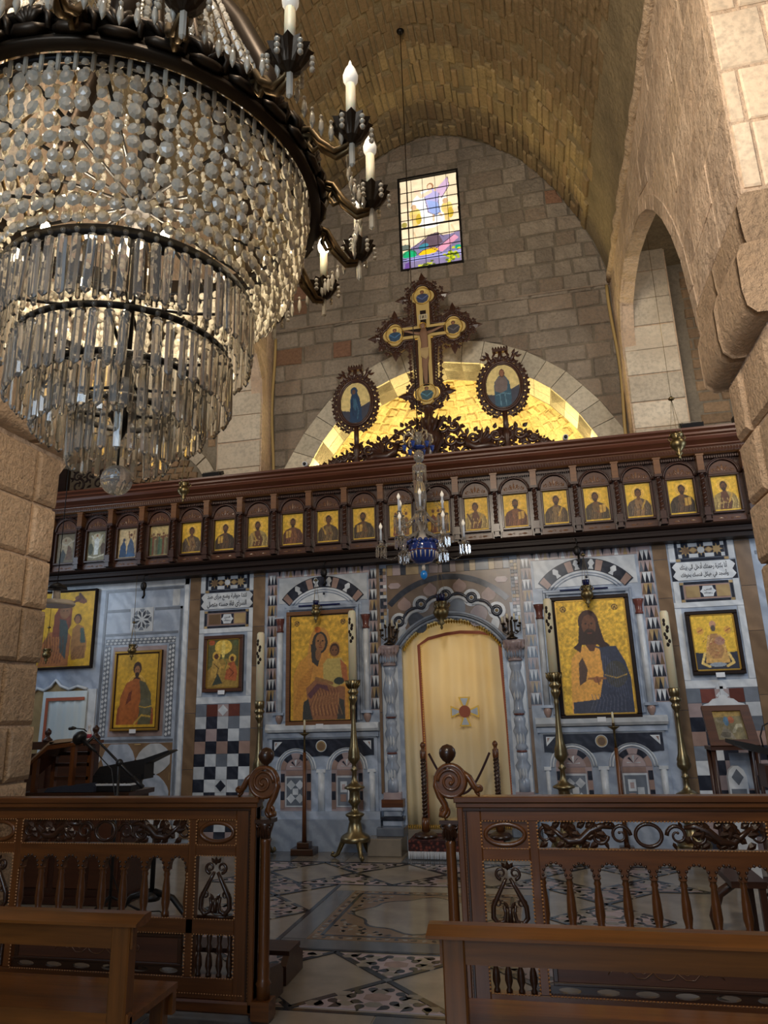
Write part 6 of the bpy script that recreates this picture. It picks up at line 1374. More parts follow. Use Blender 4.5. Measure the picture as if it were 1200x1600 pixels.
# ================================================================ ALTAR RAILS
XC = -1.06; YR = 3.98
def rail(sgn, label, uend):
    t = thing('altar_rail', label, 'railing', (XC+sgn*1.5, YR, 0))
    def B(name, mat, u0, u1, y0, y1, z0, z1, b=.004):
        a, c_ = sorted((XC+sgn*u0, XC+sgn*u1)); return MB().bbox(a, c_, y0, y1, z0, z1, b).build(name, mat, t)
    X = lambda u: XC+sgn*u
    y0, y1 = YR-.025, YR+.025
    B('top_cap', 'rail', .545, uend, YR-.045, YR+.045, 1.06, 1.09); B('top_moulding', 'rail', .555, uend, YR-.036, YR+.036, 1.035, 1.06)
    B('inner_moulding', 'rail_dark', .585, uend, YR-.032, YR-.02, 1.018, 1.03, .003)
    B('stile', 'railz', .56, .68, y0, y1, .04, 1.035); B('edge_moulding', 'railz', .56, .59, YR-.04, YR+.036, .04, 1.035); B('edge_moulding', 'rail_dark', .597, .61, YR-.03, YR+.03, .09, 1.02, .003)
    B('stile', 'railz', uend-.07, uend, y0, y1, .04, 1.035)
    B('rail', 'rail', .68, uend-.07, y0, y1, .97, 1.035); B('rail', 'rail', .68, uend-.07, y0, y1, .395, .47)
    B('rail', 'rail', .68, uend-.07, y0, y1, .09, .19); B('bottom_moulding', 'rail', .56, uend, YR-.04, YR+.04, .03, .09, .01)
    for u in (.92, 2.045): B('mullion', 'railz', u, u+.045, y0, y1, .19, .97)
    for u0, u1 in ((.68, .92), (2.09, uend-.07)): B('rail', 'rail', u0, u1, y0, y1, .785, .84)
    # arcade header
    hs = []
    out_ = rect(.965, 2.045, .705, .84); 
    pts = [(.965, .84), (.965, .705)]
    for i in range(8):
        c_ = 1.032+i*.135
        pts.append((c_-.052, .705)); pts += [(a, b_) for a, b_ in arcpts(c_, .722, .052, 180, 0, 8)]; pts.append((c_+.052, .705))
    pts += [(2.045, .705), (2.045, .84)]
    MB().prism([(X(u), z) for u, z in pts], YR-.022, YR+.022).build('arcade_header', 'rail', t)
    sc_ = MB()
    for i in range(8):
        c_ = 1.032+i*.135
        for a, b_ in arcpts(c_, .722, .055, 0, 180, 7): sc_.ball((X(a), YR-.022, b_), .008, 6, 4)
    sc_.build('arch_scallops', 'rail_dark', t, kind='stuff')
    # balusters
    pr = [(.022, 0), (.022, .02), (.016, .03), (.024, .07), (.021, .14), (.014, .20), (.019, .21), (.014, .225), (.02, .235), (.022, .24)]
    mb = MB(); mb.lathe(pr, 0, 0, 0, 10); b0 = mb.build('baluster', 'railz'); b0.parent = t; b0.location = (X(.968+.004)-t.location.x, 0, .47)
    for i in range(1, 9):
        o = b0.copy(); C.objects.link(o); o.parent = t; o.location = (X(.968+.1345*i)-t.location.x, 0, .47)
    # scroll panel (row 1)
    m_ = MB(); uc = 1.505; zc = .905
    ov = lambda rx, rz, r_, uu: MB().tube([(X(uu)+rx*cos(q), YR-.005, zc+rz*sin(q)) for q in np.linspace(0, 2*PI, 25)[:-1]], r_, 6, 1.2, (0, 1, 0), True)
    ov(.062, .052, .010, uc).build('carved_ring', 'rail_dark', t)
    for s_ in (-1, 1):
        mb = MB()
        mb.spiral(X(uc+s_*.135), zc, .050, .012, PI if s_*sgn > 0 else 0, s_*sgn*-1.3, YR-.005, .011, 1.2, 20)
        mb.spiral(X(uc+s_*.235), zc-.004, .040, .012, PI if s_*sgn > 0 else 0, s_*sgn*1.2, YR-.005, .012, 1.2, 20)
        mb.tube([(X(uc+s_*u), YR-.005, zc+z) for u, z in ((.17, .035), (.22, .043), (.28, .02), (.33, -.025), (.39, -.03), (.43, .0), (.475, .035))], [.010, .016, .021, .021, .018, .014, .010], 6, 1.2, (0, 1, 0))
        mb.spiral(X(uc+s_*.50), zc, .038, .014, PI/2, s_*sgn*-1.0, YR-.005, .010, 1.2, 16)
        for q in range(14): u = .20+q*.021; mb.leaf(X(uc+s_*u), zc+.022*sin(q*2.1), PI/2+sgn*s_*(-1.4+.5*(q % 6)), .060, .034, YR-.012, .014)
        for q in range(5): mb.leaf(X(uc+s_*(.11+q*.05)), zc-.03*(-1)**q, -(-1)**q*PI/2+.4, .04, .02, YR-.01, .01)
        for q in range(16): u = .20+.31*q/15; mb.leaf(X(uc+s_*u), zc+(.034 if q % 2 else -.034), (0 if q % 2 else PI)+(.5 if q % 3 else -.6), .055, .034, YR-.006, .012)
        mb.build('carved_scroll', 'rail_dark', t)
    # narrow modules
    for u0, u1 in ((.68, .92), (2.09, uend-.07)):
        um = (u0+u1)/2; hw = (u1-u0)/2
        MB().tube([(X(um)+(hw-.02)*cos(q), YR-.01, .905+.05*sin(q)) for q in np.linspace(0, 2*PI, 29)[:-1]], .013, 6, 1.2, (0, 1, 0), True).build('oval_ring', 'rail', t)
        plate([(X(u), z) for u, z in ((u0, .84), (u1, .84), (u1, .97), (u0, .97))], [[(X(um)+(hw-.022)*cos(q), .905+.048*sin(q)) for q in np.linspace(0, 2*PI, 29)[:-1]]], YR-.012, YR+.012).build('oval_panel', 'rail', t)
        mb = MB()
        for s_ in (-1, 1):
            mb.tube([(X(um+s_*u), YR-.008, z) for u, z in ((.01, .70), (.03, .665), (.055, .62), (.082, .57), (.085, .52), (.06, .49), (.03, .505), (.022, .54), (.03, .575))], [.009, .011, .013, .014, .014, .013, .011, .010, .008], 6, 1.2, (0, 1, 0))
            mb.spiral(X(um+s_*.035), .722, .028, .010, -PI/2, s_*sgn*1.1, YR-.008, .010, 1.2, 16); mb.spiral(X(um+s_*.06), .585, .022, .008, 0 if s_*sgn > 0 else PI, s_*sgn*1.0, YR-.008, .008, 1.2, 12)
            mb.leaf(X(um+s_*.01), .745, PI/2-s_*sgn*.6, .035, .02, YR-.01, .012); mb.leaf(X(um+s_*.01), .56, PI/2-s_*sgn*.5, .04, .022, YR-.01, .012)
        mb.tube([(X(um), YR-.008, .50), (X(um), YR-.008, .57)], [.014, .010], 8); mb.leaf(X(um), .735, PI/2, .045, .026, YR-.01, .014); mb.tube([(X(um-.06), YR-.005, .50), (X(um+.06), YR-.005, .50)], .006, 5)
        mb.tube([(X(um-hw*.9), YR, .476), (X(um+hw*.9), YR, .476)], .008, 5); mb.build('carved_lyre', 'rail_dark', t)
        for k in range(4):
            mb = MB(); mb.lathe([(.016, 0), (.016, .01), (.010, .02), (.02, .05), (.017, .09), (.010, .11), (.017, .125), (.017, .14), (.011, .155), (.016, .19), (.016, .206)], X(u0+(u1-u0)*(k+.5)/4), YR, .19, 10); mb.build('small_baluster', 'rail_dark', t)
    # lower long panel with inlay
    a, b_ = sorted((X(1.0), X(2.01)))
    B('lower_panel', 'panel_wood', 1.00, 2.01, YR-.010, YR+.012, .245, .37); B('panel_frame', 'rail_dark', .985, 2.025, YR-.018, YR+.0, .37, .39); B('panel_frame', 'rail_dark', .985, 2.025, YR-.018, YR+.0, .232, .248)
    for u in (.985, 2.0): B('panel_frame', 'rail_dark', u, u+.025, YR-.018, YR, .248, .37)
    mb = MB(); mb.tube([(X(uc)+.05*cos(q), YR-.012, .31+.034*sin(q)) for q in np.linspace(0, 2*PI, 21)[:-1]], .0025, 4, 1, None, True)
    for s_ in (-1, 1):
        mb.tube([(X(uc+s_*u), YR-.012, .31+z) for u, z in ((.05, 0), (.09, -.03), (.13, -.03), (.16, .0), (.19, .03), (.23, .02), (.26, -.02))], .0025, 4)
        for (u, r_) in ((.10, .02), (.18, .02), (.25, .016)): mb.spiral(X(uc+s_*u), .312, r_, .005, PI/2, s_*1.1, YR-.012, .0022, 1, 12)
    mb.build('light_inlay', 'inlay_wood', t)
    for k in range(6):
        u = 1.06+k*.178; MB().tube([(X(u)-.045, YR, .212), (X(u)+.045, YR, .212)], [.02, .02], 8, .5, (0, 1, 0)).build('pierced_block', 'rail_dark', t) if False else None
    plate([(X(u), z) for u, z in ((.965, .19), (2.045, .19), (2.045, .234), (.965, .234))], [[(X(1.06+k*.178)+.055*cos(q), .212+.014*sin(q)) for q in np.linspace(0, 2*PI, 15)[:-1]] for k in range(6)], YR-.01, YR+.01).build('pierced_strip', 'rail_dark', t)
    # fine bead trims
    bd = MB()
    def beads(u0, z0, u1, z1):
        L = math.hypot(u1-u0, z1-z0); n_ = int(L/.016)
        for i in range(n_): bd.octa((X(u0+(u1-u0)*(i+.5)/n_), YR-.026, z0+(z1-z0)*(i+.5)/n_), .006, .003, .004 if u0 != u1 else .006)
    for (u0, u1, z0, z1) in ((.68, .92, .84, .97), (.965, 2.045, .84, .97), (.68, .92, .47, .785), (.965, 2.045, .47, .70), (.68, .92, .19, .395), (.965, 2.045, .19, .395), (2.09, uend-.07, .84, .97), (2.09, uend-.07, .47, .785)):
        if z1 != .70: beads(u0, z1, u1, z1)
        beads(u0, z0, u1, z0); beads(u0, z0, u0, z1); beads(u1, z0, u1, z1)
    beads(.60, .09, .60, 1.0); beads(.62, .115, uend-.1, .115)
    bd.build('bead_trim', 'bead_wood', t, kind='stuff')
    # turned post with volute and ball finial
    xp = X(.515); yp = YR
    MB().box(xp-.05, xp+.05, yp-.05, yp+.05, .012, .10).build('post_base', 'rail', t); MB().box(xp-.045, xp+.045, yp-.045, yp+.045, 0, .02).build('post_foot', 'rail_dark', t)
    MB().lathe([(.036, 0), (.036, .06), (.042, .07), (.03, .09), (.032, .12), (.032, .16), (.028, .18), (.030, .30), (.026, .74), (.030, .76), (.024, .78)], xp, yp, .10, 16).build('turned_column', 'railz', t)
    mb = MB(); mb.lathe([(.026, 0), (.03, .03), (.045, .07), (.048, .09)], xp, yp, .87, 12)
    for s_ in (-1, 1):
        mb.spiral(xp+s_*.035, .945, .016, .005, PI/2, s_*1.1, yp-.03, .008, 1, 10)
    for q in range(5): mb.leaf(xp-.03+q*.015, .88, PI/2, .06, .02, yp-.035, .015)
    mb.box(xp-.05, xp+.05, yp-.045, yp+.045, .955, .975); mb.build('post_capital', 'rail_dark', t)
    xb = X(.53)
    MB().prism(arcpts(xb, 1.165, .084, 0, 345, 23), yp-.022, yp+.022).build('volute_disc', 'rail', t)
    mb = MB()
    for yy in (yp-.024,):
        mb.spiral(xb, 1.165, .066, .012, 0 if sgn < 0 else PI, (1.7 if sgn < 0 else -1.7), yy, .010, .8, 40, None, .7)
    mb.tube([(xb-.078*cos(q)*0+(.078*cos(q)), yp, 1.165+.078*sin(q)) for q in np.linspace(0, 2*PI, 29)[:-1]], .014, 8, 1.9, (0, 1, 0), True)
    mb.tube([(X(u), yp, z) for u, z in ((.455, 1.19), (.45, 1.14), (.468, 1.09), (.492, 1.05), (.50, 1.02), (.485, .995), (.462, 1.0))], [.016, .018, .018, .018, .018, .018, .016], 8, 1.5, (0, 1, 0))
    mb.spiral(X(.487), 1.015, .030, .006, -PI/2, (1.3 if sgn > 0 else -1.3), yp, .012, 1.6, 18)
    mb.tube([(X(u), yp, z) for u, z in ((.59, 1.215), (.63, 1.18), (.652, 1.14), (.672, 1.115), (.69, 1.125))], [.012, .018, .018, .016, .012], 8, 1.5, (0, 1, 0))
    mb.spiral(X(.682), 1.122, .026, .006, -PI/2, (-1.2 if sgn > 0 else 1.2), yp, .010, 1.6, 14)
    mb.build('volute', 'rail', t)
    MB().lathe([(.030, 0), (.034, .008), (.020, .014), (.024, .02), (.013, .028), (.013, .036), (.028, .046), (.042, .066), (.046, .084), (.042, .104), (.026, .122), (.003, .130)], X(.52), yp, 1.222, 16).build('ball_finial', 'rail_dark', t)
    # foot brace behind
    MB().prism([(YR+.02, 0), (YR+.38, 0), (YR+.38, .12), (YR+.33, .16), (YR+.10, .20), (YR+.02, .30)], X(.575)-.03, X(.575)+.03, 0).build('foot_brace', 'wood', t)
    return t
rail(-1, 'carved wooden altar rail on the left side of the aisle', 2.395); rail(1, 'carved wooden altar rail on the right side of the aisle', 2.345)
# kneeling bench behind left rail
kn = thing('kneeler', 'dark wooden kneeling bench just behind the left altar rail', 'kneeler', (-2.1, 4.62, 0))
for x in (-2.6, -1.64): MB().prism([(4.45, 0), (4.75, 0), (4.75, .10), (4.68, .14), (4.50, .14), (4.45, .1)], x-.02, x+.02, 0).build('end_board', 'wood', kn)
MB().box(-2.62, -1.62, 4.50, 4.70, .14, .165).build('tread', 'wood', kn)
# ================================================================ PEWS
def pew(sgn, xe, xf, label):
    t = thing('pew', label, 'pew', ((xe+xf)/2, 2.95, 0)); a, b_ = sorted((xe, xf)); s_ = sgn
    MB().prism([(2.735, .765), (2.735, .775), (2.80, .795), (2.845, .795), (2.845, .77), (2.80, .755)], min(xe-s_*.04, xf), max(xe-s_*.04, xf), 0).build('top_rail', 'pew', t)
    MB().box(a, b_, 2.785, 2.815, .675, .765).build('back_rail', 'pew', t); MB().box(a, b_, 2.785, 2.815, .36, .455).build('back_rail', 'pew', t)
    MB().box(min(xe+s_*.0, xf), max(xe, xf), 2.80, 3.17, .415, .44).build('seat', 'pew', t); MB().box(a, b_, 3.13, 3.16, .33, .415).build('apron', 'pew', t)
    n_ = 0
    for x in (xe+s_*.05, xe+s_*1.5, xf-s_*.05):
        MB().bbox(x-.04, x+.04, 2.775, 2.83, 0, .765).build('post', 'pewz', t); MB().prism([(2.83, .02), (3.12, .02), (3.12, .07), (2.83, .07)], x-.02, x+.02, 0).build('stretcher', 'pewz', t)
        MB().bbox(x-.03, x+.03, 3.08, 3.13, 0, .415).build('leg', 'pewz', t)
pew(-1, -1.645, -4.1, 'honey brown wooden pew at lower left, seen from behind'); pew(1, -.44, 2.2, 'honey brown wooden pew at lower right, seen from behind')
# ================================================================ CANDLESTICKS
CP = [(.155, 0), (.165, .03), (.15, .06), (.085, .10), (.070, .18), (.062, .21), (.075, .235), (.072, .25), (.10, .27), (.105, .285), (.085, .30), (.045, .315), (.032, .35), (.036, .37), (.060, .40), (.075, .42), (.06, .45),
      (.058, .52), (.065, .545), (.112, .56), (.115, .575), (.07, .60), (.045, .62), (.028, .66), (.026, .74), (.045, .76), (.028, .78), (.024, .82), (.045, .84), (.066, .87), (.070, .90), (.062, .93), (.066, .95), (.045, 1.02), (.034, 1.14), (.022, 1.33), (.020, 1.42),
      (.028, 1.45), (.020, 1.47), (.026, 1.50), (.045, 1.54), (.05, 1.57), (.035, 1.59), (.060, 1.62), (.062, 1.64), (.040, 1.66), (.055, 1.68), (.058, 1.76), (.052, 1.77)]
def candlestick(x, y, H, lab, labc, hc=.80, crown=False):
    k = H/1.93; t = thing('brass_candlestick', lab, 'candlestick', (x, y, 0), 'tall brass candlesticks before the screen')
    MB().lathe([(r, z*k) for r, z in CP], x, y, .17*k, 22).build('stem', 'brass', t)
    for i in range(3):
        a = -PI/2+.55+i*2*PI/3; d = Vector((cos(a), sin(a), 0)); mb = MB()
        pts = [Vector((x, y, .20*k))+d*.09, Vector((x, y, .17*k))+d*.14, Vector((x, y, .10*k))+d*.17, Vector((x, y, .04*k))+d*.20, Vector((x, y, .018))+d*.235, Vector((x, y, .03))+d*.265, Vector((x, y, .055))+d*.255, Vector((x, y, .05))+d*.235]
        mb.tube(pts, [.035, .032, .026, .022, .018, .018, .014, .008], 8); mb.build('leg', 'brass_old', t)
    zt = (.17+1.77)*k
    if crown:
        mb = MB()
        for i in range(10): a = 2*PI*i/10; mb.tube([(x+.05*cos(a), y+.05*sin(a), zt-.09), (x+.075*cos(a), y+.075*sin(a), zt-.05), (x+.085*cos(a+.2), y+.085*sin(a+.2), zt+.0)], [.012, .012, .004], 5)
        mb.build('drip_crown', 'brass_old', t)
    c = thing('altar_candle', labc, 'candle', (x, y, zt)); MB().lathe([(.047, 0), (.046, hc*.9), (.044, hc-.02), (.030, hc)], x, y, zt, 18).build('wax_body', 'wax', c)
    MB().tube([(x, y, zt+hc-.015), (x+.002, y, zt+hc+.01)], .003, 5).build('wick', 'black', c)
    mb = MB()
    for i in range(8):
        a = -PI/2+.4*sin(i*1.7)-.1; z = zt+hc*.55+i*.036; mb.ball((x+.0445*cos(a), y+.0445*sin(a), z), .022, 7, 5, .8, .3, 1.1)
    mb.build('painted_ornament', 'black_wood', c)
candlestick(-2.14, 8.02, 1.86, 'tall brass candlestick in front of the left great icon, nearest the doorway', 'thick cream altar candle overlapping the right edge of the left great icon', .80, True)
candlestick(-3.27, 8.0, 1.66, 'tall brass candlestick at far left beside the chequered panel', 'thick cream altar candle beside the left brown marble strip', .80)
candlestick(.115, 7.98, 1.86, 'tall brass candlestick right of the doorway with a leafy crown', 'thick cream altar candle at the left edge of the right great icon', .80, True)
candlestick(1.315, 7.98, 1.66, 'tall brass candlestick at far right in front of the brown marble strip', 'thick cream altar candle in front of the right brown marble strip', .80)
def thin_stand(x, y, lab, labc):
    t = thing('thin_candle_stand', lab, 'candle stand', (x, y, 0)); MB().bbox(x-.13, x+.13, y-.10, y+.10, 0, .07, .01).build('base', 'rail_dark', t); MB().bbox(x-.07, x+.07, y-.06, y+.06, .07, .13, .008).build('base_block', 'rail_dark', t)
    MB().lathe([(.026, 0), (.022, .4), (.020, .95)], x, y, .13, 12).build('pole', 'railz', t); MB().lathe([(.014, 0), (.010, .1), (.012, .18), (.06, .21), (.062, .215), (.016, .212), (.014, .25)], x, y, 1.08, 14).build('brass_dish', 'brass_old', t)
    c = thing('thin_candle', labc, 'candle', (x, y, 1.32)); MB().lathe([(.013, 0), (.012, .11), (.004, .125)], x, y, 1.32, 10).build('wax_body', 'wax', c); MB().tube([(x, y, 1.44), (x, y, 1.455)], .002, 4).build('wick', 'black', c)
thin_stand(-2.77, 8.16, 'slim wooden candle stand before the left great icon', 'thin white candle on the left slim wooden stand'); thin_stand(.685, 8.1, 'slim wooden candle stand before the right great icon', 'thin white candle on the right slim wooden stand')
# rope barrier
def rpost(x, lab):
    t = thing('rope_post', lab, 'post', (x, 8.12, .192), 'twisted wooden rope posts at the doorway'); y = 8.12; zb = .192
    MB().lathe([(.12, 0), (.125, .02), (.10, .045), (.05, .07)], x, y, zb, 18).build('base', 'rail_dark', t); mb = MB(); mb.lathe([(.026, 0), (.026, .62)], x, y, zb+.20, 10)
    for p_ in (0, PI): mb.tube([(x+.022*cos(a+p_), y+.022*sin(a+p_), zb+.20+.62*i/60) for i, a in enumerate(np.linspace(0, 16*PI, 61))], .013, 5)
    mb.build('twisted_shaft', 'rail_dark', t); MB().lathe([(.045, 0), (.040, .13)], x, y, zb+.07, 12).build('lower_block', 'railz', t)
    MB().lathe([(.03, 0), (.034, .02), (.034, .09), (.02, .1), (.018, .115), (.03, .14), (.03, .155), (.012, .18), (.001, .182)], x, y, zb+.80, 12).build('finial', 'rail', t)
rpost(-1.375, 'twisted wooden rope post on the rug, left of the pair'); rpost(-.575, 'twisted wooden rope post on the rug, right of the pair')
rp = MB(); rp.tube([(-1.375+.065+.67*i/24, 8.12, 1.05-.42*sin(PI*i/24)) for i in range(25)], .013, 7)
tag(rp.build('barrier_rope', 'rope', shift='base'), 'dark rope sagging between the two twisted posts at the doorway', 'rope')
# ================================================================ HANGING OIL LAMPS
def chain(mb, p, q, n, r=.004):
    P, Q = Vector(p), Vector(q)
    mb.tube([P, P.lerp(Q, .5), Q], r, 4)
def oil_lamp(x, y, z, ztop, lab, s_=1., blue=True, knot=True):
    t = thing('oil_lamp', lab, 'hanging lamp', (x, y, z)); k = s_
    MB().lathe([(.004*k, -.10*k), (.012*k, -.085*k), (.006*k, -.07*k), (.03*k, -.05*k), (.014*k, -.035*k), (.05*k, 0), (.062*k, .03*k), (.05*k, .06*k), (.036*k, .075*k), (.05*k, .10*k), (.052*k, .115*k)], x, y, z, 16).build('body', 'brass_old', t)
    if blue: MB().lathe([(.028*k, 0), (.038*k, .06*k), (.036*k, .062*k), (.025*k, .01*k)], x, y, z+.11*k, 14).build('glass_cup', 'blue_cup', t)
    mb = MB()
    for i in range(3): a = i*2*PI/3+.4; chain(mb, (x+.055*k*cos(a), y+.055*k*sin(a), z+.08*k), (x, y, z+.42*k), 8, .0025)
    if ztop > z+.43*k: mb.tube([(x, y, z+.42*k), (x, y, ztop)], .0028, 4)
    mb.build('chains', 'brass_old', t)
    MB().lathe([(.02*k, 0), (.026*k, .012*k), (.008*k, .03*k)], x, y, z+.41*k, 10).build('chain_cap', 'brass_old', t)
    for i in range(3): a = i*2*PI/3+.4; MB().tube([(x+.045*k*cos(a), y+.045*k*sin(a), z+.06*k), (x+.075*k*cos(a), y+.075*k*sin(a), z+.085*k), (x+.06*k*cos(a), y+.06*k*sin(a), z+.11*k)], .006*k, 5).build('handle', 'brass_old', t)
def hook(x, z, lab):
    t = thing('lamp_pulley', lab, 'pulley', (x, 8.16, z)); MB().ball((x, 8.14, z), .045, 9, 6, 1, .6, 1.3).build('pulley_block', 'iron', t); MB().tube([(x, 8.22, z+.16), (x, 8.15, z+.14), (x, 8.13, z+.08)], .008, 5).build('bracket', 'iron', t)
    MB().tube([(x+.01, 8.14, z-.04), (x+.015, 8.14, z-.12), (x-.005, 8.14, z-.16)], .014, 5).build('tassel', 'iron', t)
oil_lamp(-2.62, 8.13, 2.66, 3.12, 'brass oil lamp with blue cup hanging before the left great icon'); hook(-2.52, 3.17, 'dark lamp pulley under the beam above the left great icon')
oil_lamp(.56, 8.13, 2.68, 3.2, 'brass oil lamp with blue cup hanging before the right great icon', 1.15); hook(.50, 3.22, 'dark lamp pulley under the beam above the right great icon')
oil_lamp(-1.09, 8.08, 2.55, 3.3, 'larger old brass oil lamp hanging in front of the curtained arch', 1.5)
oil_lamp(-5.04, 8.1, 2.31, 3.3, 'small brass oil lamp hanging before the tall icon at left', .9, False); hook(-4.96, 3.16, 'dark lamp pulley under the beam above the tall icon at left')
oil_lamp(-6.27, 8.1, 2.31, 3.3, 'small brass oil lamp hanging before the far left icon by the pier', .9, False)
oil_lamp(-3.84, 7.0, 3.98, 6.43, 'brass oil lamp on a long chain under the left side arch', 1.1, False); oil_lamp(1.50, 7.0, 3.95, 6.43, 'brass oil lamp on a long chain under the right side arch', 1.25, False)
t = thing('pendant_lamp', 'white disc shaded pendant lamp hanging beside the left stone pier', 'pendant lamp', (-4.60, 6.0, 2.6))
MB().lathe([(.17, 0), (.18, .02), (.16, .05), (.04, .065), (.035, .14), (.04, .15)], -4.60, 6.0, 2.60, 20).build('shade', 'porcelain', t); MB().lathe([(.10, 0), (.09, .03), (.02, .07)], -4.60, 6.0, 2.76, 16).build('canopy', 'black', t)
MB().tube([(-4.60, 6.0, 2.83), (-4.60, 6.0, 7.2)], .004, 4).build('cord', 'black', t)
def sconce(x, lab):
    t = thing('candle_sconce', lab, 'sconce', (x, 8.28, 2.29)); y = 8.30
    MB().lathe([(.06, 0), (.07, .01), (.03, .03), (.012, .06), (.012, .22)], x, y, 2.275, 12).build('stem', 'bronze', t)
    for k, dx in enumerate((-.10, -.04, .04, .10)):
        z = 2.44+.03*(k in (1, 2)); MB().tube([(x, y, 2.37), (x+dx*.5, y, 2.33), (x+dx, y, 2.37), (x+dx, y, z)], .006, 5).build('arm', 'bronze', t); MB().lathe([(.008, 0), (.020, .012), (.016, .022)], x+dx, y, z, 10).build('cup', 'bronze', t)
        MB().lathe([(.010, 0), (.010, .07), (.004, .08)], x+dx, y, z+.02, 8).build('candle', 'wax', t)
    mb = MB()
    for i in range(10): a = i*.7; mb.leaf(x+.06*cos(a), 2.42+.07*sin(a), a, .05, .03, y-.01, .01)
    mb.build('leaf_ornament', 'bronze', t)
sconce(-1.76, 'small four-candle bronze sconce on the left doorway capital'); sconce(-.31, 'small four-candle bronze sconce on the right doorway capital')
# ================================================================ BLUE CHANDELIER
def small_chandelier(x, y):
    t = thing('blue_chandelier', 'glass chandelier with cobalt blue bowl and white candles hanging in front of the screen', 'chandelier', (x, y, 2.86))
    cv_ = lambda n_, m_, pr, z0, k=18: MB().lathe(pr, x, y, z0, k).build(n_, m_, t)
    MB().tube([(x, y, 4.42), (x, y, 10.02)], .006, 5).build('rod', 'bronze', t); cv_('ceiling_hook', 'iron', [(.03, 0), (.05, .03), (.02, .06)], 9.96)
    cv_('bottom_drop', 'sky_glass', [(.002, 0), (.03, .02), (.038, .05), (.03, .08), (.01, .095)], 2.80); cv_('drop_stem', 'porcelain', [(.012, 0), (.02, .03), (.014, .06), (.02, .075)], 2.89)
    cv_('bowl', 'blue_glass', [(.03, 0), (.09, .02), (.135, .07), (.15, .13), (.148, .19), (.145, .235)], 2.955, 24); cv_('bowl_band', 'red', [(.149, 0), (.153, .008), (.149, .016)], 3.085, 24)
    mb = MB()
    for i in range(16): a = 2*PI*i/16; mb.prism(arcpts(0, 0, .026, 0, 180, 6), -.003, .003) if False else mb.ball((x+.146*cos(a), y+.146*sin(a), 3.19), .024, 8, 5, 1, 1, .9)
    mb.build('scalloped_rim', 'blue_glass', t)
    mb = MB()
    for i in range(20): a = 2*PI*i/20; mb.tube([(x+.151*cos(a), y+.151*sin(a), 3.08), (x+.14*cos(a), y+.14*sin(a), 3.01)], [.008, .003], 5)
    mb.build('bowl_flutes', 'porcelain', t)
    cv_('vase_neck', 'porcelain', [(.10, 0), (.06, .03), (.04, .06), (.036, .14), (.05, .19), (.08, .215)], 3.20); cv_('vase_rim', 'blue_glass', [(.078, 0), (.09, .01), (.08, .02)], 3.41)
    cv_('glass_column', 'glass', [(.05, 0), (.06, .06), (.035, .10), (.05, .14), (.065, .24), (.06, .36), (.035, .42), (.03, .5), (.07, .56), (.08, .6), (.03, .64), (.025, .7)], 3.42); cv_('upper_globe', 'glass', [(.02, 0), (.05, .03), (.06, .08), (.045, .13), (.02, .15)], 4.06); cv_('upper_collar', 'blue_glass', [(.03, 0), (.07, .015), (.08, .03), (.03, .045)], 4.21)
    cv_('crown_stem', 'glass', [(.03, 0), (.04, .05), (.05, .08), (.02, .12), (.03, .16)], 4.25)
    for i in range(6):
        a = 2*PI*i/6+.3; d = (cos(a), sin(a)); P = lambda r, z: (x+d[0]*r, y+d[1]*r, z)
        MB().tube([P(.02, 4.27), P(.04, 4.36), P(.09, 4.41), P(.15, 4.38), P(.16, 4.31), P(.13, 4.27)], [.014, .013, .012, .011, .010, .008], 7).build('crown_arm', 'glass', t)
        MB().lathe([(.004, -.05), (.016, -.03), (.022, 0), (.03, .015), (.012, .02)], *P(.15, 0)[:2], 4.24, 10).build('crown_drop', 'blue_glass', t)
    def arm(a, R_, zc, zs, big):
        d = (cos(a), sin(a)); P = lambda r, z: (x+d[0]*r, y+d[1]*r, z)
        MB().tube([P(.06, zs), P(R_*.35, zs-.05), P(R_*.62, zs-.12), P(R_*.85, zs-.11), P(R_*.97, zc-.09), P(R_, zc-.02)], .013, 7).build('arm', 'glass', t)
        cx, cy = P(R_, 0)[:2]
        MB().lathe([(.01, -.02), (.05, -.008), (.058, 0), (.05, .004), (.012, .0), (.018, .02), (.024, .05), (.014, .055)], cx, cy, zc, 14).build('candle_cup', 'glass', t)
        MB().lathe([(.012, 0), (.011, .13)], cx, cy, zc+.05, 10).build('candle_tube', 'wax_blue', t)
        MB().lathe([(.010, 0), (.019, .02), (.018, .035), (.008, .055), (.001, .07)], cx, cy, zc+.18, 10).build('flame_bulb', 'bulb', t)
        pr_ = MB()
        for i in range(10): q = 2*PI*i/10; px, py = cx+.053*cos(q), cy+.053*sin(q); pr_.ball((px, py, zc-.018), .006, 5, 4); pr_.add([(px-.006, py, zc-.03), (px, py-.006, zc-.03), (px+.006, py, zc-.03), (px, py+.006, zc-.03), (px-.006, py, zc-.11), (px, py-.006, zc-.11), (px+.006, py, zc-.11), (px, py+.006, zc-.11), (px, py, zc-.125)], [(0, 1, 5, 4), (1, 2, 6, 5), (2, 3, 7, 6), (3, 0, 4, 7), (4, 5, 8), (5, 6, 8), (6, 7, 8), (7, 4, 8), (3, 2, 1, 0)])
        pr_.build('prism_drops', 'crystal', t, kind='stuff')
    for i in range(6): arm(i*PI/3+.15, .43, 3.17, 3.30, 1)
    for i in range(6): arm(i*PI/3+.65, .26, 3.45, 3.50, 0)
    mb = MB()
    for i in range(6):
        a = i*PI/3+.15
        for k in range(16): u = k/15; r = .43-.25*u; z = 3.07-.10*sin(PI*u)+.10*u; mb.octa((x+r*cos(a+.35*u), y+r*sin(a+.35*u), z), .009, .009, .009)
        for k in range(14): u = k/13; mb.octa((x+(.26-.2*u)*cos(a+.5), y+(.26-.2*u)*sin(a+.5), 3.52+.42*u-.08*sin(PI*u)), .008, .008, .008)
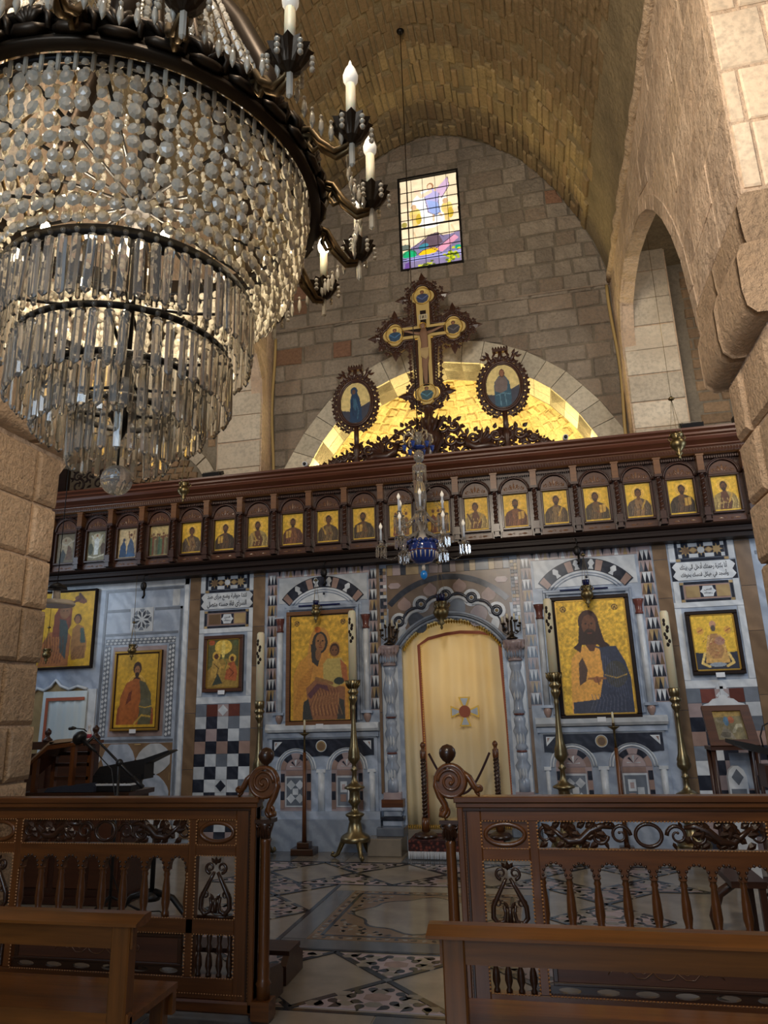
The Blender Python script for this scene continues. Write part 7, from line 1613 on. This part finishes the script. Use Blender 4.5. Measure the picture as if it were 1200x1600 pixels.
    for i in range(14):
        a = 2*PI*i/14; mb.add([(x+.07*cos(a)-.006, y+.07*sin(a), 4.0), (x+.07*cos(a), y+.07*sin(a)-.006, 4.0), (x+.07*cos(a)+.006, y+.07*sin(a), 4.0), (x+.07*cos(a), y+.07*sin(a), 3.80)], [(0, 1, 3), (1, 2, 3), (2, 0, 3), (2, 1, 0)])
    mb.build('bead_garlands', 'crystal', t, kind='stuff')
small_chandelier(-1.10, 7.0)
# ================================================================ GRAND CRYSTAL CHANDELIER
GX, GY = -1.09, 1.62
gc = thing('grand_chandelier', 'huge crystal chandelier with bronze rings, bead basket and prism tiers at upper left', 'chandelier', (GX, GY, 2.12))
def G(r, a, z): return (GX+r*cos(a), GY+r*sin(a), z)
def gring(name, mat, R_, z, w_, h, n=96):    # flat band ring
    MB().lathe([(R_-w_/2, -h/2), (R_+w_/2, -h/2), (R_+w_/2, h/2), (R_-w_/2, h/2), (R_-w_/2, -h/2)], GX, GY, z, n, caps=False).build(name, mat, gc)
# top ornate ring: plain band, dentils, leaves
gring('ornate_ring', 'bronze', .535, 3.10, .018, .085); gring('ring_lip', 'bronze', .542, 3.062, .03, .016); gring('ring_lip', 'bronze', .545, 3.142, .03, .014); gring('bead_ring', 'iron', .512, 3.052, .010, .018)
gring('hub_ring', 'iron', .48, 3.06, .008, .012)
for i in range(34):
    a = 2*PI*i/34; mb = MB(); R_ = .552
    def L_(u, v, o): return (GX+(R_+o)*cos(a+u/R_), GY+(R_+o)*sin(a+u/R_), 3.10+v)
    # a shell leaf: scroll bar + fanned lobes
    mb.tube([L_(-.040, -.012, 0), L_(-.02, -.018, .012), L_(.02, -.018, .012), L_(.040, -.006, 0)], [.010, .014, .014, .010], 6)
    for q in range(5): an = PI/2+(q-2)*.42; mb.tube([L_(0, .0, .006), L_(.03*cos(an), .03*sin(an), .018), L_(.055*cos(an), .062*sin(an), .006)], [.010, .011, .004], 5)
    mb.tube([L_(.045, -.01, .0), L_(.048, .02, .012), L_(.035, .04, .012), L_(.028, .024, .014)], [.009, .009, .008, .005], 5)
    mb.build('ring_leaf', 'bronze', gc)
# radial spokes and hub seen through the crystals
for i in range(16): a = 2*PI*i/16; MB().tube([G(.03, a, 3.055), G(.485, a, 3.045)], .0055, 5).build('spoke', 'iron', gc)
MB().lathe([(.035, -.03), (.04, 0), (.035, .03)], GX, GY, 3.055, 14).build('hub', 'iron', gc); MB().tube([(GX, GY, 2.34), (GX, GY, 9.9)], .014, 8).build('central_rod', 'iron', gc)
# lower rings
TI = [(.345, 2.705, .175, .020, 60), (.285, 2.535, .16, .016, 50), (.215, 2.445, .15, .012, 40), (.125, 2.365, .15, .010, 24)]
for R_, z, L_, w_, n_ in TI: gring('tier_ring', 'iron', R_, z, .010, .026 if R_ > .3 else .014)
for R_, z in ((.345, 2.705), (.285, 2.535), (.215, 2.445), (.125, 2.365)):
    for i in range(4): a = i*PI/2+.4; MB().tube([G(R_, a, z), G(R_*.5, a, z-.01), G(.012, a, z-.0)], .005, 5).build('tier_strut', 'iron', gc)
# prisms: bevelled bars, each an object of its own
def prism_mesh(L_, w_, d):
    mb = MB(); h = w_/2; q = w_*.30
    sec = [(-h, 0), (-q, -d), (q, -d), (h, 0), (q, d), (-q, d)]
    vs = [(a, b_, 0) for a, b_ in sec]+[(a, b_, -L_+w_*.5) for a, b_ in sec]+[(0, 0, -L_)]+[(0, 0, w_*.3)]
    fs = [(i, i+6, (i+1) % 6+6, (i+1) % 6) for i in range(6)]+[(i+6, 12, (i+1) % 6+6) for i in range(6)]+[(i, (i+1) % 6, 13) for i in range(6)]
    mb.add(vs, fs); return mb
pid = {}
cnt = 0
tops = MB()
for ti, (R_, z, L_, w_, n_) in enumerate(TI):
    w2 = 2*PI*R_/n_*.70; mb = prism_mesh(L_-.012, w2, .0075)
    proto = mb.build('prism', 'crystal'); proto.parent = gc
    far = MB()
    for i in range(n_):
        a = 2*PI*i/n_+random.uniform(-.01, .01); px, py, pz = G(R_+.008, a, z-.022); o = proto if i == 0 else proto.copy()
        if i: C.objects.link(o); o.parent = gc
        o.location = (px-GX, py-GY, pz-2.12); o.rotation_euler = (random.uniform(-.04, .04), random.uniform(-.04, .04), a+PI/2+random.uniform(-.2, .2)); cnt += 1
        tops.ball((px, py, z-.006), .008, 6, 4)
tops.build('octagon_beads', 'crystal', gc, kind='stuff')
# inner second row of prisms, packed behind the first: joined
inn = MB()
for R_, z, L_, w_, n_ in TI[:3]:
    n2 = int(n_*.8)
    for i in range(n2):
        a = 2*PI*(i+.5)/n2; mb = prism_mesh(L_*.9, .014, .005); px, py, pz = G(R_-.03, a, z-.02); ca, sa = cos(a+PI/2), sin(a+PI/2)
        inn.add([(px+v[0]*ca-v[1]*sa, py+v[0]*sa+v[1]*ca, pz+v[2]) for v in mb.v], mb.f)
inn.build('inner_prisms', 'crystal', gc, kind='stuff')
MB().lathe([(.002, -.10), (.012, -.08), (.022, -.05), (.034, -.02), (.024, .0), (.036, .03), (.03, .06), (.014, .09)], GX, GY, 2.38, 12).build('bottom_finial', 'iron', gc)
MB().tube([(GX, GY, 2.29), (GX, GY, 2.205)], .003, 5).build('globe_wire', 'iron', gc)
MB().ball((GX, GY, 2.168), .042, 20, 14).build('crystal_globe', 'glass', gc)
# bead basket between top ring and first tier ring
BP = [(.514, 3.05), (.512, 2.99), (.505, 2.93), (.488, 2.86), (.462, 2.795), (.425, 2.745), (.385, 2.715), (.352, 2.70)]
BR, BL = resamp(BP, 60)
def bpt(s_):
    t = max(0, min(59.999, s_/BL*60)); i = int(t); f_ = t-i; return (BR[i][0]+(BR[i+1][0]-BR[i][0])*f_, BR[i][1]+(BR[i+1][1]-BR[i][1])*f_)
def bead_mesh(rx, ry, rz, n=8):
    mb = MB(); vs = [(0, -ry, 0)]
    for i in range(n): a = 2*PI*i/n; vs.append((rx*.62*cos(a), -ry*.75, rz*.62*sin(a)))
    for i in range(n): a = 2*PI*i/n; vs.append((rx*cos(a), 0, rz*sin(a)))
    for i in range(n): a = 2*PI*i/n; vs.append((rx*.62*cos(a), ry*.75, rz*.62*sin(a)))
    vs.append((0, ry, 0)); fs = []
    for i in range(n):
        j = (i+1) % n; fs += [(0, 1+j, 1+i), (1+i, 1+j, n+1+j, n+1+i), (n+1+i, n+1+j, 2*n+1+j, 2*n+1+i), (2*n+1+i, 2*n+1+j, 3*n+1)]
    mb.add(vs, [f_[::-1] for f_ in fs]); return mb
cam_side = lambda a: cos(a-math.atan2(-GY, -GX))       # >0 on the camera's side
beads = []
NS = 80
for i in range(NS):
    a = 2*PI*i/NS; s_ = .012
    k = 0
    while s_ < BL-.008:
        r_, z = bpt(s_); u = s_/BL; size = (.0175, .0215)[k % 2 == 0 and s_ < .42] if s_ > .05 else .011
        size *= (.72+.28*r_/.5)
        beads.append((a+random.uniform(-.006, .006), r_+random.uniform(-.006, .004), z, size*random.uniform(.9, 1.08), cam_side(a))); s_ += size*1.85; k += 1
beads.sort(key=lambda b_: -b_[4]*b_[3])
bm0 = bead_mesh(.86, .45, 1.0).build('bead', 'bead'); bm0.parent = gc; rest = MB(); bmv = [bead_mesh(.86, .45, 1.0)]
for i, (a, r_, z, s_, _) in enumerate(beads):
    px, py, pz = G(r_, a, z); rz_ = a+PI/2+random.uniform(-.35, .35)
    if i < 300:
        o = bm0 if i == 0 else bm0.copy()
        if i: C.objects.link(o); o.parent = gc
        o.location = (px-GX, py-GY, pz-2.12); o.scale = (s_, s_, s_); o.rotation_euler = (random.uniform(-.2, .2), 0, rz_)
    else:
        ca, sa = cos(rz_), sin(rz_); m_ = bmv[0]
        rest.add([(px+(v[0]*ca-v[1]*sa)*s_, py+(v[0]*sa+v[1]*ca)*s_, pz+v[2]*s_) for v in m_.v], m_.f)
for i in range(60):
    a = 2*PI*(i+.5)/60; s_ = .02
    while s_ < BL-.01:
        r_, z = bpt(s_); px, py, pz = G(r_-.035, a, z+.01); q = random.uniform(0, 3); ca, sa = cos(q), sin(q); k = random.uniform(.013, .017)
        rest.add([(px+(v[0]*ca-v[1]*sa)*k, py+(v[0]*sa+v[1]*ca)*k, pz+v[2]*k) for v in bmv[0].v], bmv[0].f); s_ += .042
# thin vertical top drops on the bead ring
for i in range(NS):
    a = 2*PI*(i+.5)/NS; px, py, pz = G(.518, a, 3.055); m_ = prism_mesh(.05, .012, .004); ca, sa = cos(a+PI/2), sin(a+PI/2)
    rest.add([(px+v[0]*ca-v[1]*sa, py+v[0]*sa+v[1]*ca, pz+v[2]) for v in m_.v], m_.f)
rest.build('basket_beads', 'bead', gc, kind='stuff')
# upper crown: dark curved straps and rising bead strings
for i in range(8):
    a = 2*PI*i/8-PI/2-.32; MB().tube([G(.53, a, 3.12), G(.50, a, 3.30), G(.40, a, 3.52), G(.27, a, 3.75), G(.17, a, 4.0), G(.20, a, 4.18)], [.020, .022, .022, .018, .014, .010], 6, 1.6).build('crown_strap', 'bronze', gc)
gring('crown_ring', 'bronze', .22, 4.18, .02, .06, 48)
up = MB(); UP_, UL = resamp([(.515, 3.13), (.47, 3.30), (.40, 3.48), (.30, 3.72), (.22, 3.95), (.20, 4.15)], 60); bm2 = bead_mesh(.74, .45, 1.0, 6)
for i in range(56):
    a = 2*PI*i/56; s_ = .01
    while s_ < UL:
        t_ = min(59, int(s_/UL*60)); r_, z = UP_[t_]; sz = .0165*(.5+.5*r_/.5); px, py, pz = G(r_, a, z); q = a+PI/2; ca, sa = cos(q), sin(q)
        up.add([(px+(v[0]*ca-v[1]*sa)*sz, py+(v[0]*sa+v[1]*ca)*sz, pz+v[2]*sz) for v in bm2.v], bm2.f); s_ += sz*1.8
up.build('crown_bead_strings', 'bead', gc, kind='stuff')
# gilt inner leaf basket glimpsed above the ring
lb = MB()
for i in range(22): a = 2*PI*i/22; lb.tube([G(.40, a, 3.10), G(.43, a+.06, 3.22), G(.38, a+.02, 3.34), G(.34, a-.04, 3.42)], [.016, .022, .016, .004], 5, .3)
lb.build('gilt_leaves', 'bronze_gold', gc)
# candle arms round the ring
NA_ = 17; ca0 = None
def garm(a, lit):
    d = (cos(a), sin(a)); Rc = .715; zc = 3.075
    P = lambda r, z, o=0: (GX+d[0]*r-d[1]*o, GY+d[1]*r+d[0]*o, z)
    for k, (o_, dz) in enumerate(((-.010, 0), (.010, .004), (0, -.012))):
        MB().tube([P(.54, 3.09+dz, o_), P(.57, 3.115+dz, o_), P(.60, 3.10+dz, o_*1.6), P(.63, 3.045+dz, o_*1.8), P(.67, 3.005+dz, o_*1.2), P(.705, 3.015+dz, o_*.6), P(Rc, 3.05, 0)], [.010, .009, .009, .010, .009, .007, .006], 6).build('arm_strand' if k else 'arm', 'bronze_gold', gc if not k else arm_)
        if not k: arm_ = C.objects[-1]
    mb = MB(); mb.tube([P(.60, 3.10), P(.585, 3.065), P(.60, 3.04), P(.62, 3.05), P(.615, 3.07)], [.009, .009, .008, .006, .004], 5); mb.build('arm_scroll', 'bronze_gold', arm_)
    cx, cy = P(Rc, 0)[:2]
    # scalloped drip cup
    mb = MB(); n_ = 12; vs = []
    for j, (r_, z) in enumerate(((.010, -.055), (.027, -.042), (.040, -.018), (.053, .006))):
        for q in range(n_*2): an = PI*q/n_; rr = r_*(1+(.13 if q % 2 else -.08)*(j/3)); vs.append((cx+rr*cos(an), cy+rr*sin(an), zc+z+(.004 if q % 2 and j == 3 else 0)))
    m2 = n_*2; mb.add(vs, [(j*m2+q, j*m2+(q+1) % m2, (j+1)*m2+(q+1) % m2, (j+1)*m2+q) for j in range(3) for q in range(m2)]); mb.add(vs[:m2], [tuple(range(m2-1, -1, -1))]); mb.build('drip_cup', 'bronze', arm_)
    MB().lathe([(.012, -.03), (.018, 0), (.016, .02), (.012, .022)], cx, cy, zc, 12).build('socket', 'bronze_gold', arm_)
    MB().lathe([(.0150, 0), (.0140, .125)], cx, cy, zc+.018, 12).build('candle_tube', 'wax', arm_)
    MB().lathe([(.012, 0), (.0205, .018), (.022, .032), (.015, .056), (.006, .072), (.004, .082), (.001, .09)], cx, cy, zc+.142, 12).build('flame_bulb', 'bulb_lit' if lit else 'bulb', arm_)
    mb = MB()
    for q in range(6):
        an = 2*PI*q/6+.3; bx_, by_ = cx+.054*cos(an), cy+.054*sin(an)
        for k in range(3): mb.ball((bx_, by_, zc-.006-k*.017), .0078, 7, 5)
    mb.build('cup_bead_drops', 'bead', arm_, kind='stuff')
    m_ = prism_mesh(.075, .017, .006); mb = MB(); mb.add([(cx+v[0], cy+v[1], zc-.055+v[2]) for v in m_.v], m_.f); mb.build('pendant_drop', 'bead', arm_)
angs = [math.radians(-30+360/NA_*i) for i in range(NA_)]
for i, a in enumerate(angs):
    garm(a, i == 4)
    # garland of spear drops between neighbouring cups
    b2 = angs[(i+1) % NA_]; mb = MB()
    for k in range(7):
        u = (k+.5)/7; aa = a+((b2-a) % (2*PI))*u; px, py, _ = G(.70-.03*sin(PI*u), aa, 0); z = 3.08-.035*sin(PI*u)
        mb.ball((px, py, z), .006, 6, 4)
        mb.lathe([(.001, -.062), (.0085, -.040), (.006, -.016), (.002, -.006)], px, py, z, 6)
    mb.build('spear_drops', 'bead', gc, kind='stuff')
for a, r_, z in ((-1.75, .31, 2.755), (-1.35, .30, 2.72), (-.75, .31, 2.745), (2.2, .2, 2.8), (-2.5, .3, 2.78)):
    px, py, _ = G(r_, a, 0); MB().ball((px, py, z), .012, 8, 6, 1, 1, 1.6).build('lit_bulb', 'bulb_lit', gc); MB().lathe([(.010, -.05), (.010, -.015)], px, py, z, 8).build('bulb_socket', 'iron', gc)
point('chandelier_bulbs', (GX, GY, 2.93), 42, (1, .84, .6), .03)
point('chandelier_side_bulb', G(.62, math.radians(52), 3.3), 1.2, (1, .84, .6), .02)
# ================================================================ FURNITURE BEHIND THE RAILS, LEFT
ds = thing('chanter_desk', 'low dark panelled wooden desk behind the left rail by the pier', 'desk', (-4.2, 6.0, 0))
MB().box(-4.75, -3.62, 5.92, 6.35, .86, .90).build('desk_top', 'rail_dark', ds); MB().box(-4.72, -3.66, 5.96, 6.32, .06, .86).build('carcass', 'wood', ds)
for k in range(3): x = -4.66+k*.34; MB().bbox(x, x+.28, 5.945, 5.965, .12, .80, .008).build('front_panel', 'panel_wood', ds)
MB().box(-4.75, -3.63, 5.93, 6.35, 0, .06).build('plinth', 'wood', ds)
le = thing('lectern', 'sloping wooden book rest on top of the dark desk at left', 'lectern', (-4.5, 6.1, .90))
MB().prism([(-4.80, 1.03), (-4.80, 1.05), (-4.50, 1.305), (-4.14, 1.335), (-4.14, 1.305), (-4.50, 1.265)], 5.95, 6.28).build('sloping_top', 'rail', le)
for x in (-4.62, -4.24):
    for y in (5.98, 6.24): MB().box(x-.022, x+.022, y-.02, y+.02, .90, 1.20 if x < -4.5 else 1.31).build('leg', 'railz', le)
for z in (1.0, 1.12, 1.22): MB().box(-4.60, -4.24, 6.22, 6.25, z-.02, z+.01).build('slat', 'rail_dark', le)
b_ = thing('open_book', 'open book with pale pages lying on the sloping book rest', 'book', (-4.58, 6.1, 1.2)); pg = MB()
pg.prism([(-4.86, 1.055), (-4.80, 1.085), (-4.50, 1.335), (-4.44, 1.33), (-4.50, 1.308), (-4.80, 1.052)], 5.97, 6.26); pg.build('pages', M.setdefault('page', plain('old_paper', rgb(170, 150, 128), .8)), b_); MB().prism([(-4.50, 1.315), (-4.22, 1.338), (-4.22, 1.36), (-4.42, 1.355), (-4.50, 1.337)], 5.97, 6.26).build('right_pages', 'page', b_)
tag(MB().tube([(-4.70, 5.93, 1.12), (-4.71, 5.925, 1.0), (-4.69, 5.92, .86), (-4.695, 5.92, .82)], .010, 4, .3, (0, 1, 0)).build('ribbon_marker', plain('red_ribbon', rgb(150, 48, 28), .6), shift='base'), 'red ribbon marker hanging from the book on the lectern', 'ribbon')
tag(MB().prism([(-4.48, .903), (-3.98, .903), (-3.98, .95), (-4.0, .975), (-4.44, .94)], 5.93, 6.12).build('folded_cloth', plain('navy_cloth', rgb(40, 48, 66), .9), shift='base'), 'dark blue folded cloth lying on the desk under the lectern', 'cloth')
kb = thing('keyboard_instrument', 'black electronic keyboard tilted on the dark desk behind the microphone', 'keyboard', (-3.88, 6.1, .905))
MB().prism([(-4.12, 1.02), (-4.06, 1.10), (-3.62, 1.165), (-3.38, 1.235), (-3.36, 1.225), (-3.60, 1.12), (-3.60, .99), (-4.12, .93)], 6.12, 6.28).build('lid', 'black', kb); MB().box(-4.10, -3.64, 5.98, 6.14, .905, .95).build('body', 'black', kb)
for k in range(22): x = -4.02+k*.0175; MB().box(x, x+.0155, 5.972, 6.06, .952, .966).build('white_key', 'paper', kb)
for k in range(21):
    if k % 7 not in (2, 6): x = -4.02+k*.0175+.011; MB().box(x, x+.010, 6.0, 6.07, .966, .982).build('black_key', 'black', kb)
MB().box(-4.1, -3.62, 6.10, 6.13, .95, 1.03).build('rear_panel', 'black', kb)
ch_ = thing('choir_stall', 'dark wooden choir stall with carved posts and finials behind the lectern', 'chair', (-5.2, 7.0, 0))
for x, h in ((-5.62, 1.52), (-5.30, 1.40), (-4.72, 1.42)):
    MB().box(x-.035, x+.035, 6.96, 7.04, 0, h-.10).build('post', 'woodz', ch_); MB().lathe([(.05, 0), (.052, .02), (.03, .04), (.018, .06), (.034, .085), (.034, .11), (.012, .135), (.002, .14)], x, 7.0, h-.10, 12).build('finial', 'woodz', ch_)
MB().box(-5.30, -4.72, 6.97, 7.03, 1.18, 1.27).build('top_rail', 'wood', ch_); MB().box(-5.62, -5.30, 6.97, 7.03, 1.22, 1.30).build('top_rail', 'wood', ch_); MB().box(-5.62, -4.72, 6.7, 7.03, .42, .47).build('seat', 'wood', ch_)
for x in (-5.6, -4.75): MB().box(x-.03, x+.03, 6.70, 6.76, 0, .42).build('leg', 'woodz', ch_)
MB().box(-5.60, -4.72, 6.99, 7.01, .47, 1.18).build('back_panel', 'wood', ch_)
gm = thing('gooseneck_microphone', 'thin black gooseneck microphone rising above the lectern book', 'microphone', (-4.2, 6.2, 1.335)); MB().lathe([(.03, 0), (.03, .012), (.01, .02)], -4.24, 6.2, 1.338, 12).build('base', 'black', gm)
MB().tube([(-4.24, 6.2, 1.35), (-4.26, 6.2, 1.40), (-4.31, 6.2, 1.435), (-4.40, 6.2, 1.445)], .006, 6).build('neck', 'black', gm); MB().tube([(-4.40, 6.2, 1.445), (-4.43, 6.2, 1.447), (-4.47, 6.2, 1.443)], [.010, .018, .014], 8).build('head', 'black', gm)
bt = thing('bottle', 'small white and red bottle standing on the right end of the lectern', 'bottle', (-4.17, 6.08, 1.336)); MB().lathe([(.024, 0), (.026, .02), (.024, .07), (.010, .09), (.009, .115), (.014, .12), (.012, .135)], -4.17, 6.08, 1.337, 12).build('body', 'paper', bt); MB().lathe([(.0265, .02), (.0262, .055)], -4.17, 6.08, 1.337, 12).build('label', plain('pink_red', rgb(170, 60, 80), .6), bt)
mi = thing('microphone_stand', 'black microphone on a boom stand in front of the dark desk', 'microphone stand', (-3.52, 5.6, 0)); mx, my = -3.53, 5.6
MB().tube([(mx, my, .06), (mx, my, 1.17)], .012, 8).build('pole', 'black', mi); MB().ball((mx, my, 1.17), .03, 10, 8).build('boom_joint', 'black', mi)
MB().tube([(-3.80, my, 1.39), (-3.33, my, 1.0)], [.009, .012], 8).build('boom', 'black', mi); MB().tube([(-3.40, my, 1.055), (-3.30, my, .975)], .018, 8).build('counterweight', 'black', mi)
MB().tube([(-3.79, my, 1.385), (-3.84, my-.01, 1.34), (-3.87, my-.02, 1.32)], .013, 8).build('clip', 'black', mi); mb = MB(); mb.tube([(-3.74, my-.02, 1.26), (-3.90, my-.02, 1.37)], [.012, .022], 10); mb.build('microphone_body', 'black', mi); mb = MB(); mb.tube([(-3.885, my-.02, 1.355), (-3.90, my-.02, 1.366), (-3.93, my-.02, 1.386), (-3.95, my-.02, 1.40)], [.045, .062, .060, .034], 12); mb.build('foam_head', 'black', mi)
MB().tube([(-3.76, my-.02, 1.27), (-3.66, my, 1.17), (-3.60, my, 1.12), (-3.55, my, .9), (-3.56, my, .4), (-3.45, my+.1, .02), (-3.2, my+.2, .012), (-3.0, my, .012)], .005, 5).build('cable', 'black', mi)
for i in range(3): a = i*2*PI/3+.5; MB().tube([(mx, my, .16), (mx+.28*cos(a), my+.28*sin(a), .012)], .010, 6).build('tripod_leg', 'black', mi)
cw_ = thing('coat_stand_base', 'dark curved black stand legs seen through the left rail balusters', 'stand', (-2.75, 5.2, 0))
for k, (x0, x1) in enumerate(((-3.25, -2.95), (-2.62, -2.92))): MB().tube([(x0, 5.2, .015), (x0+(x1-x0)*.1, 5.2, .14), (x0+(x1-x0)*.5, 5.2, .26), (x1, 5.2, .30)], .022, 8).build('curved_leg', 'black', cw_)
MB().tube([(-2.94, 5.2, .30), (-2.94, 5.2, .85)], .018, 8).build('upright', 'black', cw_); MB().lathe([(.06, 0), (.07, .03), (.03, .06)], -2.94, 5.2, .24, 12).build('hub', 'black', cw_)
MB().ball((-3.3, 5.12, .055), .08, 10, 6, 1.6, 1, .65).build('tied_bundle', 'black', cw_)
# right side: icon stand
st = thing('icon_stand', 'dark wooden icon stand with sloping framed picture before the right chequered panel', 'icon stand', (1.66, 7.3, 0)); y = 7.3
def slope(u, v, n_=0):   # u across, v up the slope
    return (1.63-.205*1+u*.41, y-.16+v*.20-n_*.8, 1.13+v*.345-n_*.55*-1)
def slab(u0, u1, v0, v1, n0, n1, nm, mat, par=None):
    vs = [slope(u, v, n_) for n_ in (n0, n1) for (u, v) in ((u0, v0), (u1, v0), (u1, v1), (u0, v1))]
    return MB().add(vs, [(0, 1, 2, 3), (7, 6, 5, 4), (0, 4, 5, 1), (1, 5, 6, 2), (2, 6, 7, 3), (3, 7, 4, 0)]).build(nm, mat, par or st)
slab(0, 1, 0, 1, -.02, 0, 'sloping_board', 'wood')
for q in ((0, 1, 0, .14), (0, 1, .86, 1), (0, .2, .14, .86), (.8, 1, .14, .86)): slab(*q, 0, .022, 'frame_rail', 'panel_wood')
c = Cv(40, 34, (110, 100, 70), 3); c.poly([(0, .8), (1, .85), (1, 1), (0, 1)], (150, 124, 66)); c.ell(.42, .66, .09, .16, (70, 104, 130)); c.ell(.6, .7, .1, .12, (150, 84, 50)); c.poly([(.06, .1), (.3, .5), (.5, .3), (.6, .05)], (120, 112, 96)); c.line([(.6, .3), (.75, .5), (.9, .5)], .05, (150, 144, 120)); c.line([(.1, .7), (.3, .6)], .04, (120, 112, 90)); c.ell(.3, .2, .18, .1, (80, 74, 60)); c.mottle(.2, 4)
o = c.mesh('picture', 0, 1, 0, 1, 0, None); 
for v in o.data.vertices: v.co = Vector(slope(.2+v.co.x*.6, .14+v.co.z*.72, .006))-orig(st)
o.parent = st
pd_ = [(1.44, 1.485), (1.82, 1.485), (1.80, 1.50), (1.76, 1.51), (1.72, 1.545), (1.67, 1.555), (1.66, 1.58), (1.60, 1.58), (1.59, 1.555), (1.54, 1.545), (1.50, 1.51), (1.46, 1.50)]
MB().prism(pd_, y+.03, y+.05).build('white_pediment', 'white', st); MB().box(1.615, 1.645, y+.032, y+.048, 1.57, 1.69).box(1.585, 1.675, y+.032, y+.048, 1.635, 1.66).build('white_cross', 'white', st)
MB().box(1.42, 1.84, y-.16, y+.10, 1.10, 1.13).build('shelf', 'wood', st)
for x in (1.45, 1.81):
    for yy in (y-.12, y+.08): MB().lathe([(.022, 0), (.026, .03), (.016, .08), (.022, .3), (.016, .5), (.024, .56), (.018, .62), (.022, 1.08)], x, yy, .02, 8).build('leg', 'woodz', st)
MB().box(1.43, 1.83, y-.14, y+.10, .0, .02).build('foot_board', 'wood', st); MB().box(1.62, 1.82, y+.09, y+.10, .75, 1.06).build('pale_back_panel', 'grey', st)
cb = thing('miniature_tomb', 'small white arched wooden model with blue diamond standing under the icon stand', 'model', (1.63, 7.32, .02)); 
MB().prism([(1.56, .02), (1.72, .02), (1.72, .86), (1.70, .92), (1.66, .955), (1.62, .955), (1.58, .92), (1.56, .86)], 7.28, 7.34).build('white_panel', 'white', cb)
MB().prism([(1.64, .79), (1.69, .86), (1.64, .93), (1.59, .86)], 7.272, 7.282).build('blue_diamond', 'mid', cb); MB().box(1.575, 1.70, 7.272, 7.282, .60, .76).build('blue_square', 'mid', cb)
ms_ = thing('music_stand', 'black music stand with cable at the right edge behind the rail', 'music stand', (1.62, 6.6, 0)); y = 6.6
MB().prism([(1.47, 1.22), (1.60, 1.19), (1.86, 1.10), (1.86, 1.06), (1.60, 1.13), (1.47, 1.19)], y-.16, y+.16).build('desk', 'black', ms_); MB().tube([(1.75, y, .05), (1.75, y, 1.12)], .014, 8).build('pole', 'black', ms_)
for i in range(3): a = i*2*PI/3+.2; MB().tube([(1.75, y, .2), (1.75+.22*cos(a), y+.22*sin(a), .012)], .010, 6).build('tripod_leg', 'black', ms_)
MB().tube([(1.72, y, 1.13), (1.71, y, 1.24), (1.74, y, 1.32), (1.82, y, 1.36)], .006, 6).build('gooseneck', 'black', ms_); MB().box(1.68, 1.90, y-.1, y+.1, .85, 1.02).build('equipment_box', 'wood', ms_)
rd = thing('carved_chair_foot', 'curved dark wooden chair seen through the right rail at the frame edge', 'chair', (1.2, 5.7, 0))
MB().tube([(1.02, 5.7, .02), (1.0, 5.7, .12), (1.05, 5.7, .26), (1.16, 5.7, .33), (1.26, 5.7, .34)], [.03, .03, .035, .03, .025], 8).build('curved_leg', 'wood', rd); MB().box(1.1, 1.32, 5.5, 5.9, .34, .38).build('seat', 'wood', rd)
for yy in (5.53, 5.87): MB().box(1.27, 1.31, yy-.02, yy+.02, 0, .34).build('leg', 'woodz', rd)
